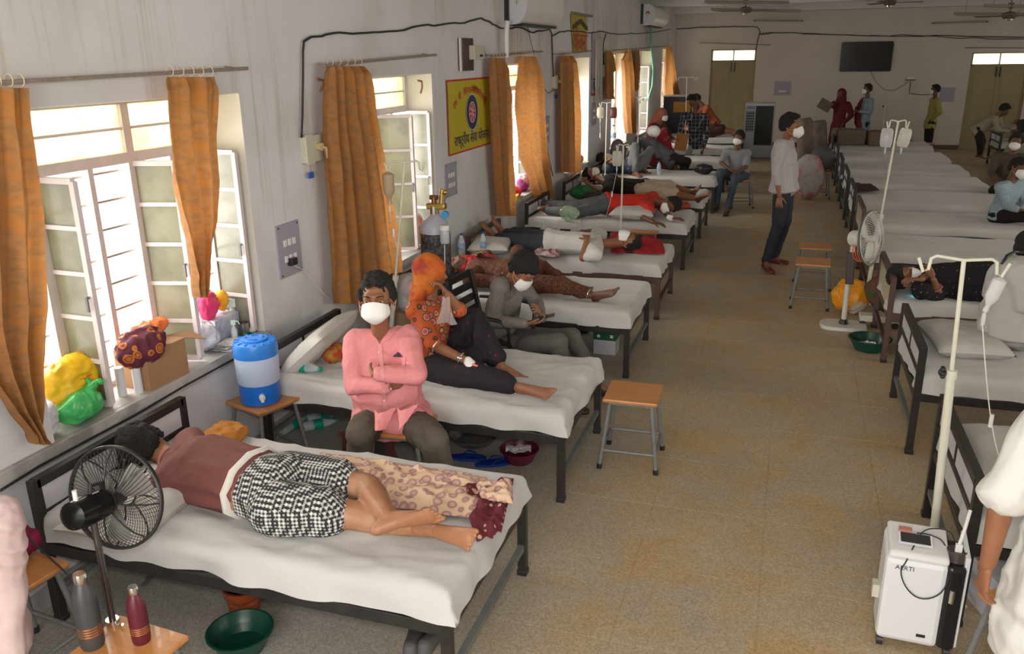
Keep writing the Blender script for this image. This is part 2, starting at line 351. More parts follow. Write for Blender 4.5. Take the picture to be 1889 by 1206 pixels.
def leaf(par, hy, wd, ang, z0, z1, npn=4, x=WX-.27):
    """steel casement: hinge at (x, hy); ang from +y axis towards the room"""
    d = V((math.sin(ang), math.cos(ang), 0)); h = V((x, hy, 0)); t = .028
    fr = G()
    for q in (0, 1): fr.bar(h+d*(wd*q)+V((0, 0, z0)), h+d*(wd*q)+V((0, 0, z1)), t, t)
    zs = [z0+(z1-z0)*k/npn for k in range(npn+1)]
    for k, z in enumerate(zs): fr.bar(h+V((0, 0, z)), h+d*wd+V((0, 0, z)), .022 if 0 < k < npn else t)
    c = fr.build('casement', STEEL, par, smooth=0)
    for k in range(npn):
        p = G(); a = h+d*.012; b = h+d*(wd-.012); nn = V((d.y, -d.x, 0))*.002
        p.hexa([a-nn+V((0, 0, zs[k])), b-nn+V((0, 0, zs[k])), b+nn+V((0, 0, zs[k])), a+nn+V((0, 0, zs[k])), a-nn+V((0, 0, zs[k+1])), b-nn+V((0, 0, zs[k+1])), b+nn+V((0, 0, zs[k+1])), a+nn+V((0, 0, zs[k+1]))])
        p.build('pane', FROST_SHADED, c, smooth=0)
    hd = G(); q = h+d*(wd-.01)+V((0, 0, (z0+z1)/2)); hd.bar(q, q+V((d.y, -d.x, 0))*.03, .012); hd.bar(q+V((d.y, -d.x, 0))*.03, q+V((d.y, -d.x, 0))*.03+V((0, 0, -.07)), .01, .014)
    hd.build('latch', GREYP, c, smooth=0)
for i, (a, b) in enumerate(WINS):
    zt = wtop(b); ztr = zt-.31; x = WX-.27
    wnd = bpy.data.objects.new('window_%d' % (i+1), None); col.objects.link(wnd); WL[wnd.name] = Matrix(); struct(wnd, 'pinkish steel framed window, casements swung open')
    a_ = 3.04 if i == 0 else a
    ys = [a_+.04, a_+.40, (a_+b)/2+.01, b-.36, b-.03]
    f = G()
    for k, y in enumerate(ys):
        wd = .055 if k in (0, 2, 4) else .034
        f.bar((x, y, SILL), (x, y, zt if k in (0, 2, 4) else ztr), wd, .045)
    f.build('frame', STEEL, wnd, smooth=0)
    if i == 0: G().bar((x, a+.03, SILL), (x, a+.03, zt), .055, .045).build('frame', STEEL, wnd, smooth=0); G().box((x-.004, a+.05, ztr+.02), (x, ys[0]-.02, zt-.02)).build('pane', FROST, wnd, smooth=0)
    f = G().bar((x, a, ztr), (x, b, ztr), .05, .055).bar((x, a, zt-.015), (x, b, zt-.015), .04, .03).bar((x, a, SILL+.015), (x, b, SILL+.015), .04, .03); f.build('transom', STEEL, wnd, smooth=0)
    for p, q in ((ys[0], ys[2]), (ys[2], ys[4])):
        G().box((x-.004, p+.02, ztr+.02), (x, q-.02, zt-.02)).build('pane', FROST, wnd, smooth=0)
    G().bar((x+.008, a+.03, (ztr+zt)/2), (x+.008, b-.03, (ztr+zt)/2), .014, .014).build('bar_silhouette', STEEL, wnd, smooth=0)  # added bar imitating the rear grille bar's silhouette through the pane
    gr = G(); gx = x-.05
    nb = 8
    for k in range(nb): gr.bar((gx, a, SILL+.08+k*(ztr-SILL)/nb), (gx, b, SILL+.08+k*(ztr-SILL)/nb), .01, .012)
    gr.bar((gx, a, (ztr+zt)/2), (gx, b, (ztr+zt)/2), .012, .014); stuff(gr.build('grille', RUST, wnd, smooth=0))
    lz0, lz1 = SILL+.03, ztr-.035
    if i in (0,):
        leaf(wnd, ys[0]+.03, .245, 1.62, lz0, lz1, 5); leaf(wnd, ys[2]+.01, .25, 1.33, lz0, lz1, 5); leaf(wnd, ys[4]-.03, .24, PI-1.5, lz0, lz1, 5)
    elif i == 1:
        leaf(wnd, ys[0]+.03, .25, 1.2, lz0, lz1, 4); leaf(wnd, ys[2]+.1, .30, 1.15, lz0, lz1, 4); leaf(wnd, ys[4]-.02, .25, PI-1.5, lz0, lz1, 4)
    elif i in (3, 4):
        leaf(wnd, ys[0]+.03, .25, 1.5, lz0, lz1, 4)
    else:
        leaf(wnd, ys[1], .25, 1.5, lz0, lz1, 4); leaf(wnd, ys[4]-.04, .24, PI-1.45, lz0, lz1, 4)
# ================================================================ far wall with two doors
D1 = (-2.20, -1.02, 2.52); D2 = (4.13, 5.42, 2.36)
g = G(); xs = [WX-.3, D1[0], D1[1], D2[0], D2[1], XR+.3]
for k in (0, 2, 4): g.box((xs[k], FY, 0), (xs[k+1], FY+.3, ZC))
g.box((D1[0], FY, D1[2]), (D1[1], FY+.3, ZC)); g.box((D2[0], FY, D2[2]), (D2[1], FY+.3, ZC))
struct(g.build('wall_far', WALLF, smooth=0), 'dim beige far wall with a screen and two doors')
DOORP = mat('door_paint', (.36, .30, .16), .55, c2=(.31, .255, .13), ns=3, stretch=(3, 3, 1))
LIT = mat('transom_glass', (1., .98, .86), .4, tl=.95)
for i, (x0, x1, zt) in enumerate((D1, D2)):
    d = bpy.data.objects.new('door_%d' % (i+1), None); col.objects.link(d); WL[d.name] = Matrix(); struct(d, 'cream double door with bright glass transom')
    zf = zt-.30; xm = (x0+x1)/2; y = FY+.09
    f = G()
    for xx in (x0+.02, x1-.02): f.box((xx-.025, y-.04, 0), (xx+.025, y+.04, zt))
    f.box((x0, y-.04, zf-.02), (x1, y+.04, zf+.02)); f.box((x0, y-.04, zt-.03), (x1, y+.04, zt)); f.box((xm-.012, y-.03, zf), (xm+.012, y+.03, zt)); f.build('door_frame', DOORP, d, smooth=0)
    for p, q in ((x0+.04, xm-.012), (xm+.012, x1-.04)): G().box((p, y, zf+.02), (q, y+.005, zt-.03)).build('pane', LIT, d, smooth=0)
    for p, q in ((x0+.045, xm-.003), (xm+.003, x1-.045)):
        lf = G().box((p, y-.02, 0), (q, y+.02, zf-.02)).build('door_leaf', DOORP, d, smooth=0, bevel=.003)
        for za, zb in ((.15, 1.0), (1.1, zf-.18)):
            G().box((p+.09, y-.027, za), (q-.09, y-.018, zb)).build('door_panel', DOORP, lf, smooth=0, bevel=.006)
    G().box((xm-.018, y-.03, 0), (xm+.018, y-.015, zf-.02)).build('closing_strip', DOORP, d, smooth=0); G().box((x0, y+.02, 0), (x1, y+.04, .03)).build('threshold', DOORP, d, smooth=0)
    for xx in (xm-.06, xm+.03): G().box((xx, y-.045, zf-.28), (xx+.03, y-.02, zf-.04)).build('door_bolt', DARKPL, d, smooth=0)
struct(G().box((WX, FY-.012, 0), (D1[0], FY, .11)).box((D1[1], FY-.012, 0), (D2[0], FY, .11)).box((D2[1], FY-.012, 0), (XR, FY, .11)).build('baseboard_far', mat('brown_skirting', (.10, .065, .045), .5, c2=(.14, .09, .07), ns=9), smooth=0))
# ================================================================ other walls (outside the picture) and ceiling
struct(G().box((XR, YB, 0), (XR+.3, FY+.3, ZC)).build('wall_right', WALLF, smooth=0))
g = G().box((WX-.3, YB-.3, 0), (-2.3, YB, ZC)).box((1.3, YB-.3, 0), (XR, YB, ZC)).box((-2.3, YB-.3, 3.3), (1.3, YB, ZC)); struct(g.build('wall_back', WALL, smooth=0))
struct(G().box((WX-.3, YB-.3, ZC), (XR+.3, FY+.3, ZC+.2)).build('ceiling', CEIL, smooth=0), 'plain off white ceiling with beams')
for k, y in enumerate((3.0, 7.2, 11.4, 15.6, 19.8, 23.6)):
    struct(G().box((WX, y-.16, ZC-.20), (XR, y+.16, ZC)).build('trim_%d' % (10+k), CEIL, smooth=0), 'ceiling beam')
# ================================================================ beds
def bed_proto(name, label, P, brown=False, L=1.93, Wd=.96, RZ=.42):
    t = thing(name, label, 'bed'); ht = .72
    for k, (x, y) in enumerate(((0, 0), (0, Wd), (L, 0), (L, Wd))):
        h = ht if x == 0 else RZ
        lg = G().bar((x, y, .018), (x, y, h), .042).build('leg', P, t, smooth=0, bevel=.003)
        G().bar((x, y, 0), (x, y, .03), .05).build('rubber_foot', DARKPL, lg, smooth=0, bevel=.004)
    hb = G().bar((0, 0, ht-.02), (0, Wd, ht-.02), .042, .045).bar((0, 0, RZ-.03), (0, Wd, RZ-.03), .03, .05)
    if not brown: hb.bar((0, .02, .545), (0, Wd-.02, .545), .03, .03).bar((0, Wd/2, .545), (0, Wd/2, ht-.02), .022, .025)
    hb.build('headboard_frame', P, t, smooth=0, bevel=.003)
    if brown: G().box((-.008, .02, .40), (.008, Wd-.02, ht-.04)).build('headboard_panel', CREAMB, t, smooth=0)
    else:
        for a, b in ((.02, Wd/2-.012), (Wd/2+.012, Wd-.02)): G().box((-.006, a, .56), (.006, b, ht-.04)).build('headboard_panel', PANEL, t, smooth=0)
    for y in (0, Wd): G().bar((0, y, RZ-.03), (L, y, RZ-.03), .035, .075 if brown else .055).build('side_rail', P, t, smooth=0, bevel=.003)
    G().bar((L, 0, RZ-.03), (L, Wd, RZ-.03), .035, .07 if brown else .05).build('foot_rail', P, t, smooth=0, bevel=.003)
    for x in (0, L): G().bar((x, 0, .16), (x, Wd, .16), .028, .03).build('stretcher', GREYP if not brown else P, t, smooth=0)
    g = G().box((.02, .02, RZ-.03), (L-.02, Wd-.02, RZ-.012)); g.build('base_board', P, t, smooth=0)
    return t
def foldc(s, L, r):
    """arc-length coordinate on a box top that bends down over its edges: (position, drop, outward sign)"""
    if s < r: a = r-s; sg = -1; e = r
    elif s > L-r: a = s-(L-r); sg = 1; e = L-r
    else: return s, 0., 0
    if a < r*PI/2: return e+sg*r*math.sin(a/r), r*(1-math.cos(a/r)), sg
    return e+sg*r, r+(a-r*PI/2), sg
def sheet_mesh(L, Wd, z1, hang, seed, nu=64, nv=40, wr=.012, dirx=(1., 5.)):
    r = .045; hx = hang-r+r*PI/2-r
    def fn(u, v):
        s = -hx+(L+2*hx)*u; t = -hx+(Wd+2*hx)*v
        x, dx, sx = foldc(s, L, r); y, dy, sy = foldc(t, Wd, r); d = max(dx, dy)
        if dx > r and dy > r:  # bunched corner
            d = max(dx, dy)
        edge = max(0, d-r)
        a = nz(x*dirx[0]+seed, y*dirx[1]+x*1.1, seed); b = nz(x*2.7+9+seed, y*3.1, seed*2)
        rid = max(0, 1-abs(a)*2.6)**2; a2 = nz(x*1.7+y*2.2+seed, y*7.5-x*2.5, seed+7); rid += .7*max(0, 1-abs(a2)*4.5)**2
        z = z1-d+wr*.8*rid*(1 if d < r else .3)+wr*.9*b*(1 if d < r else .2)-.006*nz(x*1.1, y*1.4, seed)
        z -= .012*math.exp(-((x-L*.55)**2*2.2+(y-Wd/2)**2*7))
        o = edge*(.12+.42*nz(x*6.5+y*6.5, seed, 1.7)) if edge > 0 else 0
        x += sx*o*(1 if dx > r else 0)+.01*nz(y*4, z*9, seed)*(edge > 0); y += sy*o*(1 if dy > r else 0)+.01*nz(x*4, z*9, seed+4)*(edge > 0)
        if edge > 0: z += .013*nz(x*3.3+5, y*3.3, seed)*edge/(hang-r+1e-6)
        return (x, y, z)
    return G().grid(fn, nu, nv)
def mattress(loc, label, seed, L=1.95, Wd=.98, z1=.545, hang=.125, near=True, grp='mattresses under white sheets', wr=.012, m=None, body=True):
    t = thing('mattress', label, 'mattress', loc, 0, grp)
    if body: G().box((.02, .02, .425-loc[2]), (L-.02, Wd-.02, z1-.03)).build('foam', mat('foam_cover', (.35, .38, .36), .8), t, smooth=0, bevel=.02)
    n = (72, 44) if near else (40, 24)
    sheet_mesh(L, Wd, z1, hang, seed, *n, wr=wr).build('sheet', m or SHEET, t, smooth=180, recalc=True)
    return t
def pillow_g(L, Wd, h, seed=0., n=22):
    g = G()
    for sg in (1, -1):
        def fn(u, v, sg=sg):
            a = 2*u-1; b = 2*v-1; e = max(0, (1-abs(a)**3.2))*max(0, (1-abs(b)**3.2)); k = 1-.08*(abs(a)*abs(b))**2
            pin = 1-.07*(1-abs(b)**2)*abs(a)**4
            x = a*L/2*(1-.06*(1-b*b)*abs(a)**3); y = b*Wd/2*(1-.06*(1-a*a)*abs(b)**3)
            z = sg*h/2*e**.42+.012*nz(x*6+seed, y*6, sg*2)*e+.008*nz(x*14+seed, y*12, 3)*e
            return (x*pin, y, z)
        g.grid(fn, n, n)
    return g
def pillow(c, size, rot, label, seed=0., grp=None, m=None, name='pillow'):
    """rot = Matrix 3x3"""
    g = pillow_g(*size, seed); o = thing_mesh(g, name, m or PILLOW, c, rot, label, name.replace('_', ' '), grp, smooth=180); return o
def thing_mesh(g, name, m, loc, rot=None, label='', cat='', grp=None, smooth=35, bevel=0):
    M = (rot or Matrix.Identity(3)).to_4x4(); g2 = G(); g2.v = [M@v for v in g.v]; g2.f = g.f
    o = g2.build(name, m, smooth=smooth, bevel=bevel); o.location = loc; WL[o.name] = Matrix.Translation(V(loc)); return tag(o, label, cat, grp)
def Rz(a): return Matrix.Rotation(a, 3, 'Z')
def Rx(a): return Matrix.Rotation(a, 3, 'X')
def Ry(a): return Matrix.Rotation(a, 3, 'Y')
LX, RX = -3.01, .89
BB = bed_proto('hospital_bed', 'black steel bed at the bottom left of the photo, man in checked shorts on it', BLACKP)
BR = bed_proto('hospital_bed', 'brown steel bed in left row, fourth from the camera, holding the man in white vest', BROWNP, True)
GB = 'hospital beds along the left wall'; GR_ = 'hospital beds right of the aisle'
BB.location = (LX, 2.44, 0); WL[BB.name] = Matrix.Translation(V(BB.location)); BB['group'] = GB
LY = [2.44, 4.14, 6.16, 7.76, 9.79, 11.62, 13.6, 15.8, 18.0, 20.4]
ll = [None, 'black bed in left row, second from the camera, woman in orange headscarf sitting on it', 'black bed in left row, third from the camera, behind the black plastic chair',
      None, 'black bed in left row under the man in bright red shirt', 'black bed in left row under the man in beige shorts',
      'bed in left row under the man with raised grey knees', 'eighth bed in left row, beside the man in plaid shirt', 'ninth bed in left row, near the air cooler', 'last bed in left row, nearest the far wall']
mm = ['mattress under white sheet with the checked shorts man on it', 'mattress under creased white sheet below the woman in orange headscarf', 'white sheeted mattress below the bare feet behind the plastic chair',
      'white sheeted mattress under the man in white vest', 'white sheeted mattress under the man in bright red shirt', 'white sheeted mattress under the man in beige shorts', 'white sheeted mattress with a black cap lying on it',
      'white sheeted mattress behind the seated man in grey T-shirt', 'white sheeted mattress beside the air cooler', 'last white sheeted mattress in left row, by the far wall']
for i, y in enumerate(LY):
    if i == 3: BR.location = (LX, y, 0); BR['group'] = GB; WL[BR.name] = Matrix.Translation(V(BR.location))
    elif i: dup(BB, (LX, y, 0), 0, ll[i], GB)
    mattress((LX, y-.01, 0), mm[i], 3.7*i+1.3, near=i < 4, wr=.019 if i < 3 else .014)
RY = [3.6, 5.36, 7.09, 8.85, 10.35, 11.95, 13.55, 15.25, 17.1, 19.3]
rl = ['black bed at the right edge of the photo, behind the man in white kurta', 'black bed right of the aisle with a pillow and crumpled sheet at its head', 'brown bed right of the aisle with a patient in dark dotted clothes', 'brown bed right of the aisle just beyond the white pedestal fan',
      'fifth bed right of the aisle, counted from the camera, empty', 'sixth bed right of the aisle, with maroon cloth at its head', 'seventh bed right of the aisle, counted from the camera', 'eighth bed right of the aisle, counted from the camera', 'ninth bed right of the aisle, counted from the camera', 'bed right of the aisle nearest the far wall, heaped with padding']
rm = ['white sheeted mattress behind the white kurta man at right edge', 'white sheeted mattress beneath the drip bottle on the nearest stand', 'white sheeted mattress under the patient in dark dotted clothes', 'empty white mattress just behind the dotted-clothes patient', 'empty white mattress where the light blue shirt man sits',
      'empty mattress with maroon cloth at its head end', 'empty white mattress, seventh right of the aisle', 'empty white mattress, eighth right of the aisle', 'empty white mattress, ninth right of the aisle', 'white sheeted mattress below the heaped padding near far wall']
for i, y in enumerate(RY):
    dup(BR if i in (2, 3, 4) else BB, (RX, y, 0), 0, rl[i], GR_)
    mattress((RX, y-.01, 0), rm[i], 5.1*i+2.2, near=i < 3, z1=.545, hang=.125 if i < 3 else .105 if i < 5 else .16, Wd=.98 if i < 5 else 1.12)
# far right corner ward
for k, (x, y, lb, lm) in enumerate(((4.25, 20.3, 'bed in the far right corner under a patient', 'mattress in the far right corner, man in cream shirt leaning over it'), (4.15, 17.6, 'bed in front of the far right corner bed', 'mattress with rolled white edge in front of the far right corner bed'))):
    dup(BB, (x, y, 0), 0, lb, 'beds in the far right ward'); mattress((x, y, 0), lm, 8.8+k, near=False, grp='mattresses in the far right ward')
# ================================================================ stools
def stool_proto(label, leg):
    t = thing('stool', label, 'stool'); top = .46
    G().box((-.165, -.165, top-.022), (.165, .165, top)).build('seat', WOODT, t, smooth=0, bevel=.006)
    g = G()
    for a, b in ((-1, -1), (1, -1), (1, 1), (-1, 1)):
        lg = G().tube([(a*.125, b*.125, top-.022), (a*.175, b*.175, .012)], .0125, 10).build('leg', leg, t)
        G().cyl((a*.1745, b*.1745, 0), (a*.1735, b*.1735, .03), .017, n=10).build('rubber_foot', DARKPL, lg)
        g.bar((a*.125, b*.125, top-.035), (-b*.125, a*.125, top-.035), .02, .018)
    g.build('seat_frame', leg, t, smooth=0)
    for (a, b), (c, d) in (((-1, -1), (1, -1)), ((1, -1), (1, 1)), ((1, 1), (-1, 1)), ((-1, 1), (-1, -1))):
        G().tube([(a*.163, b*.163, .12), (c*.163, d*.163, .12)], .009, 8).build('stretcher', leg, t)
    return t
SG = 'square wooden-topped stools'
ST = stool_proto('stool with clean orange wooden seat in the aisle at the foot of the second bed', GREYP); ST['group'] = SG
def place_stool(p, rz, label, first=False, sc_=None):
    if first: ST.location = p; ST.rotation_euler.z = rz; return ST
    return dup(ST, p, rz, label, SG, sc_)
p = PZ(1169, 722, .46); place_stool((p.x, p.y, 0), .03, '', True)
p = PZ(487, 735, .46); place_stool((p.x, p.y, 0), -.32, 'stool under the blue and white water dispenser')
p = PZ(736, 832, .3); S_PINK = place_stool((-1.97, 3.95, 0), .1, 'stool the man in pink shirt is sitting on')
p = PZ(1500, 481, .46); place_stool((p.x, p.y, 0), -.02, 'nearer of the two stools beside the white pedestal fan')
p = PZ(1504, 452, .46); place_stool((p.x, p.y, 0), .06, 'farther of the two stools beside the white pedestal fan')
p = PZ(1370, 330, .46); S_SIT = place_stool((p.x, p.y, 0), .2, 'stool the masked man in grey T-shirt is sitting on')
p = PZ(1512, 240, .46); place_stool((.55, 15.6, 0), .1, 'dark stool at the end of the aisle with a grey bag on it')
p = PZ(233, 1172, .46); S_BOT = place_stool((-2.105, 1.895, 0), -.07, 'paint-splashed stool carrying the two steel bottles'); SBP = p.copy()
p = PZ(45, 1042, .46); place_stool((-2.90, 2.145, 0), -.1, 'stool at the left edge with a pink cloth on it')
p = PZ(1190, 423, .46); place_stool((p.x, p.y, 0), .1, 'stool half hidden between the fourth and fifth beds of the left row')
p = PZ(1712, 243, .46); place_stool((2.9, 20.9, 0), 0, 'small stool near the far wall beside the man in yellow shirt')
p = PZ(1812, 1110, .3); place_stool((1.06, 3.10, 0), .5, 'stool with grey legs hidden behind the white kurta man')
# ================================================================ drip stands
def stand(base, htop, label, side=0., bottle=None, wide=.3, sheath=.95, knob=True, grp='drip stands'):
    t = thing('drip_stand', label, 'drip stand', base, side, grp)
    zs = htop*sheath*.6 if knob else htop*.5
    G().cyl((0, 0, .06), (0, 0, zs), .016, n=12).build('pole', CREAMP, t)
    G().cyl((0, 0, zs), (0, 0, htop), .008, n=10).build('inner_pole', CREAMP, t)
    hk = G(); w_ = wide/2
    for s in (-1, 1): hk.tube([(0, 0, htop-.005), (s*w_*.75, 0, htop+.005), (s*w_*.9, 0, htop-.01), (s*w_*.97, 0, htop-.06), (s*w_*1.1, 0, htop-.075), (s*w_*1.25, 0, htop-.01)], .006, 8)
    hk.build('hook_arm', CREAMP, t)
    b = G()
    for k in range(4):
        a = k*PI/2+.6; b.tube([(0, 0, .09), (.12*math.cos(a), .12*math.sin(a), .07), (.22*math.cos(a), .22*math.sin(a), .025)], .011, 8)
    b.build('base', CREAMP, t)
    if knob:
        k = G().ell((-.045, 0, zs-.01), (.02, .02, .02)); 
        for q in range(6): k.ell((-.045+0, .018*math.cos(q*PI/3), zs-.01+.018*math.sin(q*PI/3)), .010)
        k.cyl((0, 0, zs-.03), (0, 0, zs+.01), .021, n=12); k.build('clamp_knob', DARKPL, t)
    return t
BOTM = mat('drip_bottle_plastic', (.62, .60, .52), .3, alpha=.75)
TUBEM = mat('drip_tube', (.75, .74, .66), .3, alpha=.8)
def drip(top, label, kind='bottle', tube_to=None, m=None, tilt=0., sag=.1, k=1., grp='drip bottles and bags'):
    """hangs from a hook at point top"""
    t = thing('drip_'+kind, label, 'drip '+kind, top, 0, grp); R = Ry(tilt)
    if kind == 'bottle':
        G().lathe([(a*k, b*k) for a, b in ((.006, 0), (.03, -.012), (.042, -.02), (.042, -.13), (.038, -.15), (.018, -.185), (.014, -.20), (.017, -.215), (.017, -.235), (.005, -.237))], n=20, M=R).build('bottle', m or BOTM, t)
        end = -.237*k
    else:
        g = G(); g.grid(lambda u, v: R@V(((u-.5)*.11*(1-.25*abs(2*v-1)**4), .018*math.sin(PI*u)*math.sin(PI*v), -.17*v)), 10, 10); g.grid(lambda u, v: R@V(((u-.5)*.11*(1-.25*abs(2*v-1)**4), -.018*math.sin(PI*u)*math.sin(PI*v), -.17*v)), 10, 10); g.build('bag', m or BOTM, t, smooth=180)
        end = -.17
    e = R@V((0, 0, end)); G().lathe([(.003, 0), (.009, -.01), (.009, -.055), (.003, -.065)], e, 12).build('drip_chamber', CLEARPL, t)
    if tube_to is not None:
        a = V(top)+e+V((0, 0, -.06)); b = V(tube_to); pts = []
        for k in range(15):
            q = k/14; p = a.lerp(b, q); p.z -= sag*math.sin(PI*q); pts.append(p)
        G().tube(pts, .0028, 6).build('tube', TUBEM, t, world=True)
        q = pts[6]; G().tube([q+V((0, 0, .03)), q-V((0, 0, .03))], .009, 8).build('roller_clamp', WHITEPL, t, world=True)
    return t
b1 = PY(1730, 965, 3.88); b1.z = 0; tp = PY(1778, 480, b1.y)
# the pole leans a little; drawn straight between foot and hook
def lean_stand(base, top, label, wide, side, fz=.6, base_r=.22, grp='drip stands'):
    t = thing('drip_stand', label, 'drip stand', base, 0, grp); base = V(base); top = V(top); d = (top-base)
    m_ = base+d*fz
    G().tube([base+V((0, 0, .05)), m_], .019, 14).build('pole', CREAMP, t, world=True)
    G().tube([m_, top], .0095, 10).build('inner_pole', CREAMP, t, world=True)
    s = V((math.cos(side), math.sin(side), 0)); w_ = wide/2; z = V((0, 0, 1)); hk = G()
    for q in (-1, 1): hk.tube([top, top+s*q*w_*.72+z*.012, top+s*q*w_*.86, top+s*q*w_*.9-z*.05, top+s*q*w_*1.03-z*.062, top+s*q*w_*1.2-z*.0], .0072, 8)
    hk.build('hook_arm', CREAMP, t, world=True)
    b = G()
    for k in range(4):
        a = k*PI/2+side+.7; b.tube([base+z*.09, base+V((.5*base_r*math.cos(a), .5*base_r*math.sin(a), .07)), base+V((base_r*math.cos(a), base_r*math.sin(a), .02))], .011, 8)
    b.build('base', CREAMP, t, world=True)
    k = G(); kc = m_+V((-.034, 0, -.0)); k.ell(kc, .02); k.tube([m_, kc], .010, 8)
    for q in range(6): k.ell(kc+V((0, .019*math.cos(q*PI/3), .019*math.sin(q*PI/3))), .011)
    k.build('clamp_knob', DARKPL, t, world=True); G().tube([m_-d.normalized()*.025, m_+d.normalized()*.015], .024, 14).build('collar', CREAMP, t, world=True)
    hooks = [top+s*q*w_*1.03-z*.062 for q in (-1, 1)]
    return t, hooks
t, hk = lean_stand(b1, tp, 'nearest cream drip stand, behind the oxygen machine, with a bottle on its right hook', .29, -.05, .68)
drip(hk[1]+V((.0, 0, 0)), 'clear drip bottle hanging over the second bed right of the aisle', 'bottle', PZ(1868, 900, .6), tilt=.25, sag=.12, k=.68, m=mat('clear_drip_bottle', (.70, .70, .68), .2, alpha=.6))
def st(pb, yb, ptop, label, wide=.26, side=0., fz=.6):
    b_ = PY(pb[0], pb[1], yb); b_.z = 0.; tt = PY(ptop[0], ptop[1], yb); return lean_stand(b_, tt, label, wide, side, fz)
t, hk = st((1606, 470), 8.6, (1657, 224), 'cream drip stand with two full drip bags behind the white fan', .16, .1, .52)
drip(hk[0], 'bunched clear drip bag on the left hook, behind the white fan', 'bag', PZ(1648, 330, .75), m=CLEARPL, sag=.02); drip(hk[1], 'small clear drip bag on the right hook, behind the white fan', 'bag', None, m=BOTM, tilt=.15)
t, hk = st((703, 520), 5.55, (746, 300), 'grey drip stand in front of the second window with an amber bottle', .24, .35, .5)
drip(hk[0], 'amber tinted drip bottle in front of the second window', 'bottle', PY(735, 470, 5.2), sag=.02, m=mat('amber_drip_bottle', (.45, .36, .24), .35, alpha=.85))
t, hk = st((1145, 420), 9.5, (1150, 268), 'cream drip stand in front of the man in bright red shirt', .13, .2, .28)
drip(hk[0], 'small drip bag above the man in bright red shirt', 'bag', PZ(1118, 400, .6), sag=.03)
t, hk = st((1116, 322), 13.3, (1120, 190), 'thin drip stand left of the raised grey knees, hung with tangled tubes', .2, .2, .35)
drip(hk[0], 'bundle of used drip bags and tangled tubes', 'bag', PY(1108, 255, 13.3), m=mat('old_drip_bag', (.5, .46, .36), .4, alpha=.8)); drip(hk[1], 'maroon drip bag behind the tangled tubes', 'bag', None, m=mat('maroon_bag', (.12, .03, .02), .4))
st((1179, 260), 17.4, (1177, 180), 'thin drip stand in front of the sixth window', .2, .2, .5)
st((1268, 200), 20.6, (1267, 143), 'faint drip stand left of the first far door', .42, .1, .4)
st((1631, 235), 22.6, (1633, 186), 'drip stand near the far wall between the red woman and the yellow shirt man', .1, 0, .9)
# ================================================================ people
SKIN = mat('brown_skin', (.235, .098, .048), .5, c2=(.275, .118, .06), ns=14, bump=.12, bs=120)
SKINL = mat('light_brown_skin', (.36, .165, .08), .48, c2=(.31, .13, .062), ns=9, bump=.15, bs=110, c3=(.40, .21, .12), c3s=6)
SKIND = mat('dark_brown_skin', (.13, .055, .03), .5, c2=(.16, .07, .038), ns=12)
HAIR = mat('black_hair', (.008, .007, .006), .8, c2=(.02, .017, .014), ns=90, bump=.9, bs=160)
MASKW = mat('mask_white', (.78, .77, .74), .8, bump=.1, bs=90)
EYEW = mat('eye_white', (.55, .50, .45), .3); IRIS = mat('dark_iris', (.012, .007, .005), .2)
def solid(g, vox, it=6, wr=0., seed=0., wsc=6., an=(1, 1, 1)):
    me = g.mesh('tmp', smooth=0, recalc=False); o = bpy.data.objects.new('tmp', me); col.objects.link(o)
    r = o.modifiers.new('r', 'REMESH'); r.mode = 'VOXEL'; r.voxel_size = vox
    s = o.modifiers.new('s', 'SMOOTH'); s.factor = .5; s.iterations = it
    dg = bpy.context.evaluated_depsgraph_get(); m2 = bpy.data.meshes.new_from_object(o.evaluated_get(dg))
    bpy.data.objects.remove(o); bpy.data.meshes.remove(me)
    vs = [v.co.copy() for v in m2.vertices]
    if wr:
        ns = [v.normal.copy() for v in m2.vertices]
        for i, v in enumerate(vs):
            p = V((v.x*an[0], v.y*an[1], v.z*an[2]))*wsc; q = noise.noise_vector(p*.5+V((seed, 1, 2)))*1.6
            a = noise.noise(p+q+V((seed, seed, 0))); b = noise.noise(p*2.3+q)
            vs[i] = v+ns[i]*wr*((1-abs(a)*3.0)*.8+.5*b)
    g2 = G(); g2.v = vs; g2.f = [tuple(p.vertices) for p in m2.polygons]; bpy.data.meshes.remove(m2); return g2
SHO = {}
from mathutils.bvhtree import BVHTree
def caster(root, names=('shirt',)):
    """pixel -> point on the figure's clothing, so that buttons and collars sit on the cloth"""
    o = SHO[root.name]; M = WL[root.name]; vs = [M@v.co for v in o.data.vertices]; b = BVHTree.FromPolygons(vs, [tuple(p.vertices) for p in o.data.polygons])
    def f(px, py, off=.004):
        r = _ray(px, py).normalized(); h = b.ray_cast(C0, r); return (h[0]-r*off) if h[0] is not None else None
    return f
def mf(x, y, z):
    return Matrix((x, y, z)).transposed()
